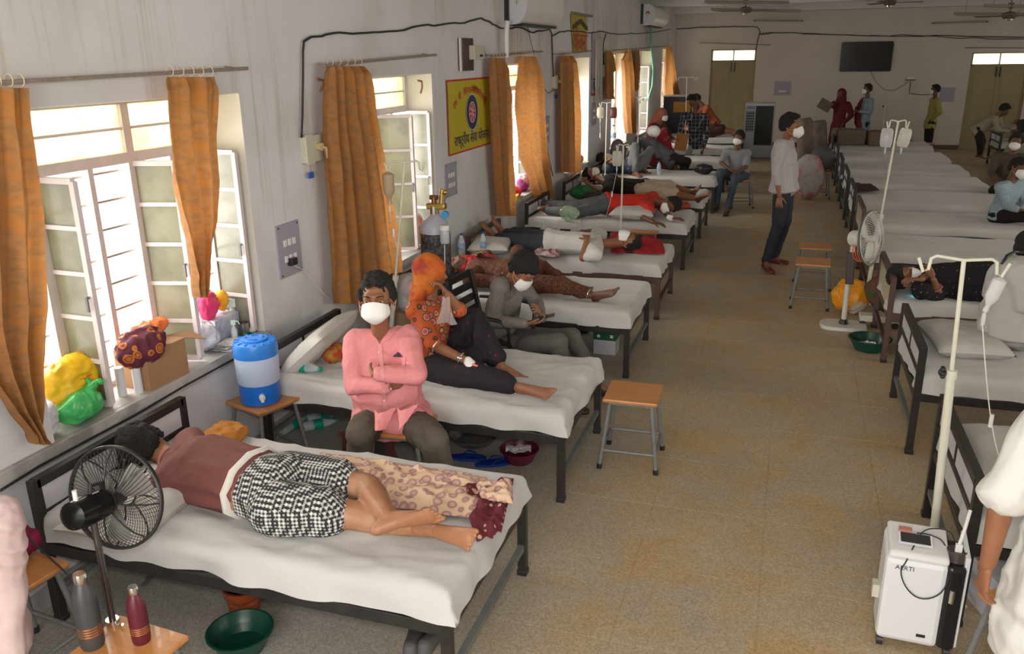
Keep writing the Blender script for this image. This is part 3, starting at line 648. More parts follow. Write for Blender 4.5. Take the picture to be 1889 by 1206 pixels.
def hand(g, w, d, n, s=1., side=1, curl=.5, thumb=.6, spread=.09):
    """wrist w, finger direction d, palm normal n (way the palm faces); side=+1 right hand"""
    d = V(d).normalized(); n = V(n); n = (n-d*n.dot(d)).normalized(); l = d.cross(n)*side     # l points to the thumb side
    w = V(w); P0 = w+d*.012*s; P1 = w+d*.078*s; M = mf(l, d, n)
    g.hull(G().ell(P0, (.026*s, .02*s, .016*s), M).v + G().ell(P1-l*.004*s, (.040*s, .018*s, .0125*s), M).v)
    for k, (off, ln) in enumerate(((.029, .068), (.010, .077), (-.010, .072), (-.029, .057))):
        a = curl*(.8+.12*k); dd = (d+l*(1.5-k)*spread).normalized(); p = P1+l*off*s+d*.008*s; r = (.0092, .0082, .0072, .006)
        for j, (fr, ang) in enumerate(((.46, a*.75), (.30, a), (.24, a*.8))):
            dd = (dd*math.cos(ang)+n*math.sin(ang)).normalized(); q = p+dd*ln*fr*s; g.cap(p, q, r[j]*s, r[j+1]*s); p = q; n_ = n; n = (n*math.cos(ang)-dd*math.sin(ang)*0).normalized()
            n = (n-dd*n.dot(dd)).normalized()
        n = mf(l, d, V((0, 0, 0))) and (M.col[2].copy())
    p = w+d*.022*s+l*.026*s; dd = (d*.62+l*.62+n*.35*thumb).normalized()
    for fr, r0, r1 in ((.034, .0125, .0105), (.028, .0105, .009), (.022, .009, .007)):
        q = p+dd*fr*s; g.cap(p, q, r0*s, r1*s); p = q; dd = (dd+d*.28+n*.22*thumb-l*.12).normalized()
    return g
def foot(g, an, toe, up, s=1., side=1, toes=True):
    an = V(an); toe = V(toe); f = (toe-an); f = f.normalized(); up = V(up); up = (up-f*up.dot(f)).normalized(); R = f.cross(up)
    heel = an-f*.045*s-up*.045*s; ball = toe-f*.045*s-up*.05*s+f*0; M = mf(R, f, up)
    g.hull(G().ell(heel, (.028*s, .032*s, .026*s), M).v+G().ell(an, (.030*s, .034*s, .03*s), M).v+G().ell(heel.lerp(ball, .55)+up*.02*s, (.03*s, .03*s, .026*s), M).v)
    g.hull(G().ell(heel.lerp(ball, .45)+up*.012*s, (.03*s, .03*s, .026*s), M).v+G().ell(ball, (.044*s, .028*s, .016*s), M).v)
    g.hull(G().ell(an, (.028*s, .03*s, .03*s), M).v+G().ell(ball+up*.008*s, (.034*s, .02*s, .012*s), M).v)
    if toes:
        for k in range(5):
            o = (1.7-k)*.0185*s*(-side); r = (.0125, .009, .0085, .008, .0075)[k]*s; b = ball+R*o+f*(.012-.004*k)*s; ln = (.036, .034, .03, .025, .02)[k]*s
            g.cap(b, b+f*ln+up*.002, r, r*.88)
    return g
def limb(g, a, b, r0, r1, bulge=0., at=.35, M=None):
    if bulge: m = a.lerp(b, at); g.cap(a, m, r0, bulge); g.cap(m, b, bulge, r1)
    else: g.cap(a, b, r0, r1)
def head_g(g, hc, f, t, s, fine=True, ear=True):
    R = f.cross(t); M = mf(R, f, t)
    P = lambda r, ff, u: hc+(R*r+f*ff+t*u)*s
    g.ell(P(0, -.012, .028), (.075*s, .092*s, .085*s), M)
    g.hull(G().ell(P(0, .022, .015), (.066*s, .06*s, .06*s), M).v+G().ell(P(0, .03, -.06), (.05*s, .045*s, .03*s), M).v+G().ell(P(0, .062, -.088), (.02*s, .018*s, .018*s), M).v)
    g.hull(G().ell(P(0, .082, .018), (.009*s,)*3).v+G().ell(P(0, .104, -.022), (.013*s, .012*s, .010*s), M).v+G().ell(P(.013, .086, -.026), .009*s).v+G().ell(P(-.013, .086, -.026), .009*s).v)
    g.hull(G().ell(P(-.034, .074, .038), .011*s).v+G().ell(P(.034, .074, .038), .011*s).v+G().ell(P(0, .084, .036), .009*s).v)
    for q in (-1, 1):
        g.hull(G().ell(P(q*.042, .062, -.012), .016*s).v+G().ell(P(q*.03, .07, -.03), .012*s).v)
        if ear: g.ell(P(q*.078, -.008, -.002), (.010*s, .019*s, .032*s), M)
    g.hull(G().ell(P(-.02, .083, -.052), .008*s).v+G().ell(P(.02, .083, -.052), .008*s).v+G().ell(P(0, .089, -.049), .008*s).v)
def person(label, J, skin=SKIN, s=1., w=1., belly=0., hs=1., lw=1., lod=1, shirt=None, trous=None, hair='short', mask=None, group=None, shoes=None, eyes=False, feet=True,
           sleeve=2., hem=.06, leg=1., swr=.006, twr=.006, curl=.45, palms=None, toeup=None, hairm=None, kurta=None, lap=0., crop=0., wide=0., hands=True, shl=0., scarf=None):
    """sleeve: 0 none, 1 to the elbow, 2 to the wrist (fractions between); leg: 1 to the ankle, .5 to the knee"""
    vox = {0: .0075, 1: .010, 2: .014, 3: .02}[lod]
    J = {k: V(v) for k, v in J.items()}
    for k, v in J.items():
        if v.x < WX+.15: v.x = WX+.15
    root = thing('person', label, 'person', J.get('base', (J['pelvis'].x, J['pelvis'].y, J.get('bz', V((0, 0, 0))).z)), 0, group)
    sl, sr, pe = J['sh_l'], J['sh_r'], J['pelvis']; nb = (sl+sr)/2+((sl+sr)/2-pe).normalized()*.02
    U = (nb-pe).normalized(); R = (sr-sl); R = (R-U*R.dot(U)).normalized(); F = U.cross(R); MT = mf(R, F, U)
    hs *= 1.05 if lod else 1.; hc = J['head']; f = J['face'].normalized(); t = J.get('top', hc-nb); t = (t-f*t.dot(f)).normalized()
    hl = J.get('hip_l', pe-R*.085*s*w-U*.02); hr = J.get('hip_r', pe+R*.085*s*w-U*.02)
    ch = pe.lerp(nb, .74); wa = pe.lerp(nb, .38)+F*belly*.5
    def torso(g, e, crop=0.):
        a = (.150*s*w+e, .100*s*w+e, .10*s+e); b = (.135*s*w+e+belly*.3, .098*s*w+e+belly*.55, .10*s+e); c = (.150*s*w+e, .108*s*w+e, .09*s+e)
        g.cap(ch, wa, a, b, MT); g.cap(wa, pe.lerp(nb, crop), b, c if not crop else b, MT)
        for q in (sl, sr): g.hull(G().ell(q, .056*s+e*.8).v+G().ell(nb-U*.015*s, (.05*s+e, .05*s+e, .045*s+e*.5), MT).v+G().ell(ch.lerp(q, .35), (.06*s, .075*s*w+e*.6, .08*s), MT).v)
    g = G(); torso(g, 0); g.cap(nb-U*.01, hc-t*.05*s-f*.015*s, .053*s, .05*s); head_g(g, hc, f, t, s*hs)
    for q, el, wr in ((sl, J.get('el_l'), J.get('wr_l')), (sr, J.get('el_r'), J.get('wr_r'))):
        if el is None: continue
        limb(g, q, el, .048*s, .037*s, .046*s); limb(g, el, wr, .038*s, .025*s, .037*s, .25)
    legs = []
    for hp, sd in ((hl, 'l'), (hr, 'r')):
        kn, an = J.get('kn_'+sd), J.get('an_'+sd)
        if kn is None: continue
        limb(g, hp, kn, .082*s*lw, .055*s*lw, .078*s*lw, .3)
        if an is not None: limb(g, kn, an, .053*s*lw, .033*s*lw, .056*s*lw, .3)
        legs.append((hp, kn, an, sd))
    gb = solid(g, vox, 5)
    ex = G()
    if hands:
        for sd, q in (('l', -1), ('r', 1)):
            if 'wr_'+sd in J and J.get('hd_'+sd) is not None:
                hand(ex, J['wr_'+sd], J['hd_'+sd], J.get('pn_'+sd, (0, 0, -1)), s*.98, q, curl if not isinstance(curl, tuple) else curl[0 if q < 0 else 1])
    if feet:
        for hp, kn, an, sd in legs:
            if an is not None and 'to_'+sd in J: foot(ex, an, J['to_'+sd], J.get('fu_'+sd, (0, 0, 1)), s, -1 if sd == 'l' else 1, toes=lod < 3)
    if ex.v:
        if lod <= 1: ex2 = solid(ex, .0042, 2); gb.add(ex2.v, ex2.f)
        else: gb.add(ex.v, ex.f)
    gb.build('body', skin, root, world=True, smooth=180, recalc=False)
    P = lambda r, ff, u: hc+(R2*r+f*ff+t*u)*s*hs
    s0 = s; R2 = f.cross(t); MH = mf(R2, f, t)
    if shirt:
        g = G(); torso(g, .016+wide, crop); hm = hem
        lo = pe-U*hm
        if not crop: g.cap(pe+U*.05, lo, (.152*s*w+.02+wide+belly*.3, .11*s*w+.02+wide+belly*.5, .06), (.158*s*w+.03+wide+belly*.3, .115*s*w+.03+wide+belly*.4, .03), MT)
        for q, el, wr in ((sl, J.get('el_l'), J.get('wr_l')), (sr, J.get('el_r'), J.get('wr_r'))):
            if el is None or sleeve <= 0: continue
            e1 = q.lerp(el, min(1, sleeve)); g.cap(q, e1, .062*s+shl, .053*s+shl*.6 if sleeve < 1.2 else .05*s+shl*.6)
            if sleeve > 1.2: g.cap(el, el.lerp(wr, min(.97, (sleeve-1)*.95)), .050*s+shl*.6, .036*s+shl*.4)
        if lap:
            for hp, kn, an, sd in legs: g.hull(G().ell(pe+F*.05+U*.04, (.165*s*w+.03, .12*s*w+belly*.5, .07), MT).v+G().ell(hp.lerp(kn, lap)+U*.012, .095*s*lw).v)
        if kurta:   # skirt of a long shirt down over the thighs
            for hp, kn, an, sd in legs: g.hull(G().ell(pe, (.16*s*w+.02, .12*s*w+.02, .08), MT).v+G().ell(hp.lerp(kn, kurta), .10*s+.015).v)
            if len(legs) == 2: g.hull(G().ell(legs[0][0].lerp(legs[0][1], kurta), .085*s).v+G().ell(legs[1][0].lerp(legs[1][1], kurta), .085*s).v+G().ell(pe, .08*s).v)
        SHO[root.name] = solid(g, vox, 4, swr, len(label)*1.3).build('shirt', shirt, root, world=True, smooth=180, recalc=False)
    if trous:
        g = G(); g.ell(pe-U*.01, (.158*s*w+.01, .118*s*w+.012, .10*s), MT)
        for hp, kn, an, sd in legs:
            if leg <= .5: k2 = hp.lerp(kn, leg*1.9); g.cap(hp, k2, .098*s*lw+.01, .085*s*lw+.014)
            else:
                g.cap(hp, kn, .097*s*lw, .072*s*lw)
                if an is not None: g.cap(kn, kn.lerp(an, (leg-.5)*1.9), .067*s*lw, .052*s*lw)
            g.hull(G().ell(hp, .09*s).v+G().ell(pe, (.13*s*w, .10*s*w, .07*s), MT).v)
        if crop: g.cap(pe, pe.lerp(nb, crop*.62), (.158*s*w+.01, .118*s*w+.012, .08), (.140*s*w+.016, .103*s*w+.016, .03), MT)
        solid(g, vox, 4, twr, len(label)*2.1).build('trousers' if leg > .6 else 'shorts', trous, root, world=True, smooth=180, recalc=False)
    s = s*hs
    if hair:
        g = G()
        g.ell(P(0, -.022, .045), (.083*s, .090*s, .083*s), MH)
        g.hull(G().ell(P(0, -.06, -.0), (.070*s, .045*s, .05*s), MH).v+G().ell(P(0, -.05, .05), (.08*s, .06*s, .06*s), MH).v)
        if hair == 'short': g.hull(G().ell(P(0, .045, .092), (.055*s, .03*s, .022*s), MH).v+G().ell(P(0, -.02, .10), (.06*s, .05*s, .03*s), MH).v)
        for q in (-1, 1): g.hull(G().ell(P(q*.072, .012, .03), (.012*s, .02*s, .03*s), MH).v+G().ell(P(q*.07, -.03, .01), (.015*s, .03*s, .05*s), MH).v)
        if hair == 'long': g.cap(P(0, -.07, 0), P(0, -.10, -.14), .06*s, .04*s)
        if hair == 'bushy': g.ell(P(0, -.02, .06), (.093*s, .10*s, .085*s), MH); g.hull(G().ell(P(0, .05, .08), .04*s).v+G().ell(P(0, -.03, .1), .05*s).v)
        h = solid(g, vox*.9 if lod > 1 else .0065, 1, .0065, 3., 30.); h.build('hair', hairm or HAIR, root, world=True, smooth=180, recalc=False)
    if mask:
        g = G()
        def mk(u, v, o=0.):
            a = 2*u-1; b = 2*v-1; cc = math.sqrt(max(0, 1-a*a)); k = .050+.048*cc**.8+(.024*(1-b*b)*cc if mask != 'flat' else .014*(1-b*b)*cc)+o
            return P(a*.064*(1-(.10 if b > 0 or mask == 'flat' else .42)*b*b), k-(.012*b*b*cc if b < 0 and mask == 'cup' else 0), -.042+b*(.046-.012*a*a)+(.012*b*cc if b > 0 else 0))
        g.grid(mk, 18, 12)
        mo = g.build('face_mask', MASKW, root, world=True, smooth=180)
        for q in (-1, 1):
            for zz in (-.02, -.062): G().tube([P(q*.063, .055, zz), P(q*.078, .015, (zz-.01)/2), P(q*.083, -.01, .0)], .0018*s, 5).build('mask_strap', mat('mask_strap', (.62, .30, .18), .6), root, world=True)
    if eyes:
        for q in (-1, 1):
            e = G().ell(P(q*.030, .071, .010), (.0125*s, .011*s, .0062*s), MH).build('eye', EYEW, root, world=True, smooth=180)
            G().ell(P(q*.030, .0805, .010), (.0062*s, .004*s, .0062*s), MH).build('iris', IRIS, e, world=True, smooth=180)
            G().tube([P(q*.014, .0885, .033), P(q*.03, .0865, .0375), P(q*.047, .0745, .034)], [.0025*s, .003*s, .0015*s], 6).build('eyebrow', HAIR, root, world=True, smooth=180)
            l = G().hull(G().ell(P(q*.030, .071, .0165), (.016*s, .0135*s, .0065*s), MH).v); l.build('eyelid', skin, root, world=True, smooth=180)
    s = s0
    if shoes:
        for hp, kn, an, sd in legs:
            if an is None or 'to_'+sd not in J: continue
            g = G(); to = J['to_'+sd]; fu = V((0, 0, 1)); fd = (to-an); fd.z = 0; fd.normalize(); Rr = fd.cross(fu); M = mf(Rr, fd, fu)
            hz = an-fd*.04*s; hz.z = max(.03, an.z-.055); tz = V((to.x, to.y, hz.z-.004))
            g.hull(G().ell(hz, (.037*s, .04*s, .032), M).v+G().ell(an-fu*.02, (.036*s, .04*s, .02), M).v+G().ell(hz.lerp(tz, .5), (.04*s, .04*s, .036), M).v); g.hull(G().ell(hz.lerp(tz, .4), (.038*s, .04*s, .034), M).v+G().ell(tz-fd*.03, (.045*s, .04*s, .024), M).v)
            solid(g, .009, 3).build('shoe', shoes, root, world=True, smooth=180, recalc=False)
    return root, dict(hc=hc, f=f, t=t, R=R, F=F, U=U, MT=MT, P=P, nb=nb, ch=ch, wa=wa, pe=pe)
def part(root, name, g, m, vox=None, it=3, wr=0., seed=1., smooth=180, **k):
    if vox: g = solid(g, vox, it, wr, seed)
    return g.build(name, m, root, world=True, smooth=smooth, recalc=not vox, **k)
X_, Y_, Z_ = V((1, 0, 0)), V((0, 1, 0)), V((0, 0, 1))
# ---- man in pink shirt
PINKS = mat('pink_shirt', (.66, .225, .235), .8, c2=(.70, .26, .265), ns=60, bump=.25, bs=45)
OLIVE = mat('olive_trousers', (.085, .07, .052), .85, c2=(.11, .09, .068), ns=25, bump=.2, bs=60)
yp = 3.92
J = dict(head=PY(696, 553, 3.84), face=(.27, -.95, .02), top=(0, -.05, 1), sh_r=PY(655, 630, 3.93), sh_l=PY(752, 621, 4.0), pelvis=PY(722, 768, 4.02),
         el_r=PY(653, 712, 3.80), wr_r=PY(716, 713, 3.77), hd_r=(.35, 1, .05), pn_r=(0, 1, 0), el_l=PY(768, 692, 3.80), wr_l=PY(692, 690, 3.69), hd_l=(-.12, 1, -.25), pn_l=(0, 1, .1),
         kn_r=PY(664, 800, 3.62), kn_l=PY(800, 812, 3.66), an_r=(-2.14, 3.70, .09), an_l=(-1.60, 3.74, .09), to_r=(-2.10, 3.54, .05), to_l=(-1.54, 3.58, .05), base=(-1.9, 3.85, 0))
root, A = person('man in pink shirt and white face mask sitting with folded arms', J, SKIN, 1.0, 1.22, .075, 1.10, 1.12, 0, PINKS, OLIVE, mask='cup', eyes=True, sleeve=1.95, shl=.010, swr=.008, twr=.009, hem=.05, lap=.30, shoes=mat('dark_shoe', (.03, .025, .02), .5), curl=.3)
cs = caster(root)
def decal(pts, name, m, off=.004, n=8):
    """patch between a polygon's first point and the rest, laid on the shirt"""
    g = G()
    def fn(u, v):
        a = V((*pts[0], 0)).lerp(V((*pts[1], 0)), u); b = V((*pts[3], 0)).lerp(V((*pts[2], 0)), u); p = a.lerp(b, v); 
        cx = sum(q[0] for q in pts)/4; cy = sum(q[1] for q in pts)/4
        for k in range(12):
            h = cs(p.x+(cx-p.x)*k*.08, p.y+(cy-p.y)*k*.08, off)
            if h is not None and (h-PY(cx, cy, 3.88)).length < .3: return h
        return PY(cx, cy, 3.9)
    return part(root, name, g.grid(fn, n, n), m)
decal(((681, 603), (719, 601), (701, 634), (699, 634)), 'open_collar_skin', SKIN, .003)
decal(((664, 604), (682, 603), (700, 634), (684, 626)), 'collar', PINKS, .012); decal(((738, 602), (719, 601), (701, 633), (718, 625)), 'collar', PINKS, .012)
decal(((697, 634), (704, 634), (716, 770), (709, 770)), 'placket', mat('pink_placket', (.70, .28, .285), .8), .006, 16)
decal(((719, 655), (748, 658), (746, 690), (720, 687)), 'pocket', PINKS, .005)
decal(((724, 658), (743, 659), (736, 650), (733, 650)), 'pocket_phone', DARKPL, .011, 4)
for px, py in ((699, 649), (721, 717), (709, 739)): part(root, 'button', G().ell(cs(px, py, .006) or PY(px, py, 3.7), .0055), WHITEPL)
for P4, nm in ((((676, 768), (716, 764), (712, 791), (692, 783)), 'shirt_tail'), (((718, 764), (758, 758), (750, 778), (738, 796)), 'shirt_tail')):
    q = [PY(*p, 3.575) for p in P4]; part(root, nm, G().grid(lambda u, v: q[0].lerp(q[1], u).lerp(q[3].lerp(q[2], u), v)+V((0, .09*(1-v)-.05*math.sin(PI*u), .01*nz(u*4, v*4))), 12, 12), PINKS)
# ---- man lying face down, checked shorts
MAROON = mat('maroon_tshirt', (.155, .052, .045), .85, c2=(.18, .062, .052), ns=30, bump=.2, bs=50)
CHECK = mat('black_white_check', (.66, .65, .62), .85, c2=(.02, .02, .022), ns=58, amt=.5, kind='check', bump=.2, bs=60)
z = .63
J = dict(head=PZ(276, 824, .67), face=(-.45, .75, -.45), top=(-.75, -.30, .5), sh_r=PZ(352, 815, .66), sh_l=PZ(302, 893, .64), pelvis=PZ(515, 903, .645), hip_r=PZ(528, 880, .64), hip_l=PZ(510, 938, .63),
         el_r=PZ(372, 835, .585), wr_r=PZ(320, 842, .58), hd_r=(-.8, -.2, 0), pn_r=(0, 0, -1), el_l=PZ(330, 872, .585), wr_l=PZ(300, 855, .57), hd_l=(-.6, .5, 0),
         kn_r=PZ(678, 900, .65), an_r=PZ(716, 955, .655), to_r=PZ(812, 930, .72), fu_r=(.1, .75, .35), kn_l=PZ(650, 950, .60), an_l=PZ(790, 974, .585), to_l=PZ(893, 994, .66), fu_l=(.25, .75, -.35), bz=(0, 0, .54))
root, A = person('man lying face down in maroon T-shirt and black and white checked shorts', J, SKINL, 1.0, 1.22, 0, 1.05, 1.18, 0, MAROON, CHECK, leg=.34, sleeve=.6, hem=-.02, crop=.25, swr=.008, twr=.005, wide=.006, curl=.2, hair='bushy')
c = A['pe'].lerp(A['nb'], .235)
part(root, 'waistband', G().cap(c-A['U']*.008, c+A['U']*.008, (.140*1.22+.029, .103*1.22+.029, .016), (.140*1.22+.029, .103*1.22+.029, .016), A['MT']), mat('white_waistband', (.68, .64, .58), .8))
g = G(); nb = A['nb']; part(root, 'neckband', G().tube([nb+A['U']*.035+A['R']*math.cos(a)*.062+A['F']*math.sin(a)*.058 for a in [k*2*PI/20 for k in range(21)]], .008, 6), mat('pink_neckband', (.45, .16, .14), .8))
# ---- woman with orange headscarf sitting on the second bed
DARKF = mat('dark_dotted_cloth', (.014, .010, .014), .85, c2=(.16, .012, .018), ns=17, amt=.75, kind='dots', bump=.2, bs=60)
ORNG = mat('orange_embroidered_blouse', (.48, .09, .02), .8, c2=(.03, .015, .015), ns=16, amt=1.3, kind='rings', c3=(.50, .06, .12), c4=(.60, .40, .20), bump=.3, bs=60)
HSCARF = mat('orange_headscarf', (.50, .085, .012), .75, c2=(.60, .19, .02), ns=6, amt=1.4, bump=.35, bs=50, c3=(.30, .035, .015), c3s=7)
J = dict(head=PY(795, 505, 4.66), face=(.80, .55, -.1), top=(0, 0, 1), sh_l=PY(822, 562, 4.80), sh_r=PY(768, 572, 4.50), pelvis=PY(790, 668, 4.64), hip_r=PY(795, 688, 4.52), hip_l=PY(815, 672, 4.74),
         el_r=PY(800, 636, 4.42), wr_r=PY(864, 667, 4.40), hd_r=(.55, -.12, -.5), pn_r=(-.1, .1, -1), el_l=PY(848, 572, 4.66), wr_l=PY(826, 542, 4.60), hd_l=(-.35, -.1, .5), pn_l=(-.6, -.3, -.3),
         kn_r=PZ(876, 693, .615), an_r=PZ(950, 712, .59), to_r=PZ(1010, 718, .66), fu_r=(-.3, -.5, .7), kn_l=PY(872, 590, 4.78), an_l=PZ(925, 677, .60), to_l=PZ(972, 681, .58), fu_l=(-.1, .1, 1), bz=(0, 0, .54))
root, A = person('woman in orange headscarf and embroidered blouse sitting on the second bed', J, SKIN, .96, .95, 0, 1., 1., 0, ORNG, DARKF, hair=None, sleeve=.95, hem=.0, leg=.93, twr=.011, swr=.006, wide=.004, curl=(.75, .55))
P = A['P']; g = G(); MH = mf(A['f'].cross(A['t']), A['f'], A['t'])
g.ell(P(0, -.018, .035), (.096, .108, .098), MH); g.hull(G().ell(P(0, -.03, -.02), (.092, .085, .07), MH).v+G().ell(P(0, -.04, -.095), (.075, .07, .05), MH).v)
g.hull(G().ell(P(0, -.07, -.08), (.09, .05, .05), MH).v+G().ell(A['nb']-A['F']*.07-A['U']*.05, (.14, .045, .06), A['MT']).v)
part(root, 'headscarf', g, HSCARF, .009, 4, .010)
g = G()
for sgn, kn, an, hp in ((1, J['kn_l'], J['an_l'], J['hip_l']), (-1, J['kn_r'], J['an_r'], J['hip_r'])): g.hull(G().ell(hp, .11).v+G().ell(kn, .085).v); g.hull(G().ell(kn, .085).v+G().ell(kn.lerp(an, .8), .065).v)
g.hull(G().ell(J['hip_l'], .11).v+G().ell(J['hip_r'], .11).v+G().ell(J['kn_l'].lerp(J['an_l'], .55)-Z_*.02, .05).v+G().ell(J['kn_r'].lerp(J['hip_r'], .4), .05).v)
part(root, 'skirt', g, DARKF, .010, 5, .010)
g = G().tube([A['pe']+A['R']*.13+A['F']*.02-A['U']*0., A['pe']+A['R']*.05+A['F']*.16-A['U']*.01, J['hip_l'].lerp(J['kn_l'], .25)+V((.02, -.10, .02)), J['hip_r'].lerp(J['kn_r'], .45)+V((0, .06, .09))], [.03, .04, .045, .03], 10, flat=.5)
part(root, 'embroidered_hem', g, mat('orange_gold_trim', (.55, .14, .02), .7, c2=(.65, .40, .06), ns=40, bump=.4, bs=60))
e = J['el_r']; wv = J['wr_r']; d = (wv-e).normalized(); a_, u_, _ = frame(d)
def ring(c, d, r, rr, m, name, n=18, parent=root): a_, u_, _ = frame(d); return part(parent, name, G().tube([c+(a_*math.cos(k*2*PI/n)+u_*math.sin(k*2*PI/n))*r for k in range(n+1)], rr, 6), m)
ring(e+d*.02, d, .043, .006, CHROME, 'armlet'); ring(e.lerp(wv, .80), d, .034, .006, CHROME, 'wristwatch'); part(root, 'watch_dial', G().cyl(e.lerp(wv, .80)+V((0, -.03, .012)), e.lerp(wv, .80)+V((0, -.038, .016)), .017), CHROME)
hdv = J['hd_r'].normalized() if isinstance(J['hd_r'], V) else V(J['hd_r']).normalized()
part(root, 'wrist_bandage', G().cap(wv-hdv*.005, wv+hdv*.035, (.030,)*3, (.040, .040, .022)), MASKW, .006)
part(root, 'cannula', G().tube([wv+hdv*.05+V((0, -.02, .03)), wv+hdv*.07+V((.02, -.02, .035))], .008, 8), mat('coral_plastic', (.75, .2, .15), .4))
g = G(); c = PY(822, 548, 4.52); g.grid(lambda u, v: c+V(((u-.5)*.09*(.5+v), .02*math.sin(u*9+v*4), -.17*v)), 12, 12)
tag(g.build('plastic_bag', CLEARPL, smooth=180, origin=tuple(c)), 'clear plastic bag dangling from the raised hand of the orange headscarf woman', 'plastic bag')
# ---- man in grey checked shirt on plastic chair
GREYCH = mat('grey_check_shirt', (.115, .10, .092), .85, c2=(.185, .165, .15), ns=75, amt=.35, kind='check', bump=.2, bs=60)
GREYT = mat('grey_trousers', (.085, .083, .075), .85, c2=(.11, .105, .095), ns=20, bump=.2, bs=50)
J = dict(head=PY(962, 500, 5.58), face=(.62, -.25, -.62), top=(.45, .0, .9), sh_r=PY(922, 528, 5.52), sh_l=PY(958, 520, 5.86), pelvis=PY(912, 628, 5.78), hip_r=PY(925, 640, 5.70), hip_l=PY(925, 632, 5.88),
         el_r=PY(908, 592, 5.50), wr_r=PY(972, 597, 5.42), hd_r=(.8, .25, .1), pn_r=(-.1, .3, 1), el_l=PY(990, 560, 5.80), wr_l=PY(1000, 588, 5.56), hd_l=(-.1, -.4, .75), pn_l=(-.5, -.3, .1),
         kn_r=PY(1030, 632, 5.42), an_r=(-1.38, 5.42, .09), to_r=(-1.2, 5.34, .05), kn_l=PY(1055, 622, 5.72), an_l=(-1.22, 5.75, .09), to_l=(-1.05, 5.72, .05), base=(-1.9, 5.75, 0))
root, A = person('man in grey checked shirt bent over a phone on the black plastic chair', J, SKIN, 1.02, 1.05, 0, 1., 1., 1, GREYCH, GREYT, hair='bushy', mask='flat', sleeve=2, swr=.008, curl=(.6, .6), shoes=mat('dark_shoe', (.03, .025, .02), .5))
c = PY(1006, 584, 5.46); o = thing_mesh(G().cbox((0, 0, 0), (.135, .066, .009)), 'phone', DARKPL, c, Rz(.2) @ Ry(-.25), 'mobile phone held by the man in grey checked shirt', 'phone', bevel=.003)
# ---- person lying on third bed
BROWNF = mat('brown_floral_cloth', (.045, .017, .010), .85, c2=(.15, .05, .02), ns=70, amt=2, bump=.2, bs=60)
zb = .64
J = dict(head=PZ(845, 492, .66), face=(0, -.2, 1), top=(-1, 0, 0), sh_l=PZ(880, 478, .65), sh_r=PZ(868, 515, .64), pelvis=PZ(942, 505, .65), hip_r=PZ(948, 522, .63), hip_l=PZ(958, 492, .63), el_r=PZ(910, 520, .63), wr_r=PZ(930, 505, .74), hd_r=(.6, .5, 0), el_l=PZ(900, 470, .63), wr_l=PZ(880, 470, .78), hd_l=(.5, -.3, .3),
         kn_r=PZ(1030, 525, .66), an_r=PZ(1094, 545, .60), to_r=PZ(1128, 530, .76), fu_r=(-.8, 0, .5), kn_l=PY(957, 466, 6.92), an_l=PZ(1062, 530, .60), to_l=PZ(1090, 522, .66), fu_l=(-.6, 0, 1), bz=(0, 0, .54))
root, A = person('person in brown floral clothes lying on the third bed, anklet on bare foot', J, SKIND, .98, 1.0, 0, 1., 1., 1, BROWNF, BROWNF, sleeve=1.9, hem=.25, leg=.88, wide=.01, twr=.01, curl=.4)
d = (J['an_r']-J['kn_r']).normalized(); 
part(root, 'anklet', G().tube([J['kn_r'].lerp(J['an_r'], .88)+(frame(d)[0]*math.cos(k*PI/8)+frame(d)[1]*math.sin(k*PI/8))*.039 for k in range(17)], .005, 6), CHROME)
REDC = mat('red_cloth', (.42, .014, .018), .75, c2=(.30, .01, .012), ns=9, bump=.3, bs=40)
# ---- man in white vest on fourth bed, head at the aisle
JEAN = mat('dark_jeans', (.030, .036, .048), .85, c2=(.045, .052, .065), ns=20, bump=.2, bs=60)
VEST = mat('white_vest', (.66, .64, .60), .85, c2=(.60, .58, .54), ns=8, bump=.2, bs=40)
J = dict(head=PZ(1158, 446, .66), face=(.1, -.35, .9), top=(1, .1, -.1), sh_l=PZ(1108, 432, .65), sh_r=PZ(1098, 470, .64), pelvis=PZ(1012, 446, .65), el_r=PZ(1075, 476, .58), wr_r=PZ(1082, 442, .74), hd_r=(-.2, .8, .2), pn_r=(0, 0, -1), el_l=PZ(1090, 428, .62), wr_l=PZ(1060, 432, .72), hd_l=(-.6, -.4, 0),
         kn_l=PZ(950, 430, .64), an_l=(-2.84, 8.42, .62), to_l=(-2.93, 8.38, .83), fu_l=(1, 0, .3), kn_r=PZ(945, 442, .64), an_r=(-2.86, 8.2, .62), to_r=(-2.96, 8.12, .82), fu_r=(1, 0, .3), bz=(0, 0, .54))
root, A = person('man in white vest and dark jeans lying with his head towards the aisle', J, SKIN, 1.0, 1.0, 0, 1., 1., 1, VEST, JEAN, mask='flat', sleeve=.55, hem=.02, leg=.96, curl=.3)
# ---- man in red shirt face down on fifth bed
REDT = mat('bright_red_tshirt', (.55, .022, .012), .8, c2=(.62, .03, .018), ns=12, bump=.2, bs=40)
JN2 = mat('faded_jeans', (.07, .078, .085), .85, c2=(.10, .11, .115), ns=12, bump=.2, bs=60)
J = dict(head=PZ(1236, 378, .70), face=(-.1, -.75, -.35), top=(1, -.1, .15), sh_l=PZ(1196, 388, .66), sh_r=PZ(1205, 362, .68), pelvis=PZ(1118, 376, .68), el_l=PZ(1180, 398, .60), wr_l=PZ(1206, 410, .59), hd_l=(.9, -.2, -.1), pn_l=(0, 0, -1), el_r=PZ(1228, 392, .60), wr_r=PZ(1238, 402, .60), hd_r=(1, -.1, 0), pn_r=(0, 0, -1),
         kn_l=PZ(1062, 392, .62), an_l=PZ(1006, 388, .60), to_l=PZ(990, 392, .58), kn_r=PZ(1060, 380, .62), an_r=PZ(1000, 376, .60), to_r=PZ(984, 380, .56), fu_l=(-.3, 0, -1), fu_r=(-.3, 0, -1), bz=(0, 0, .54))
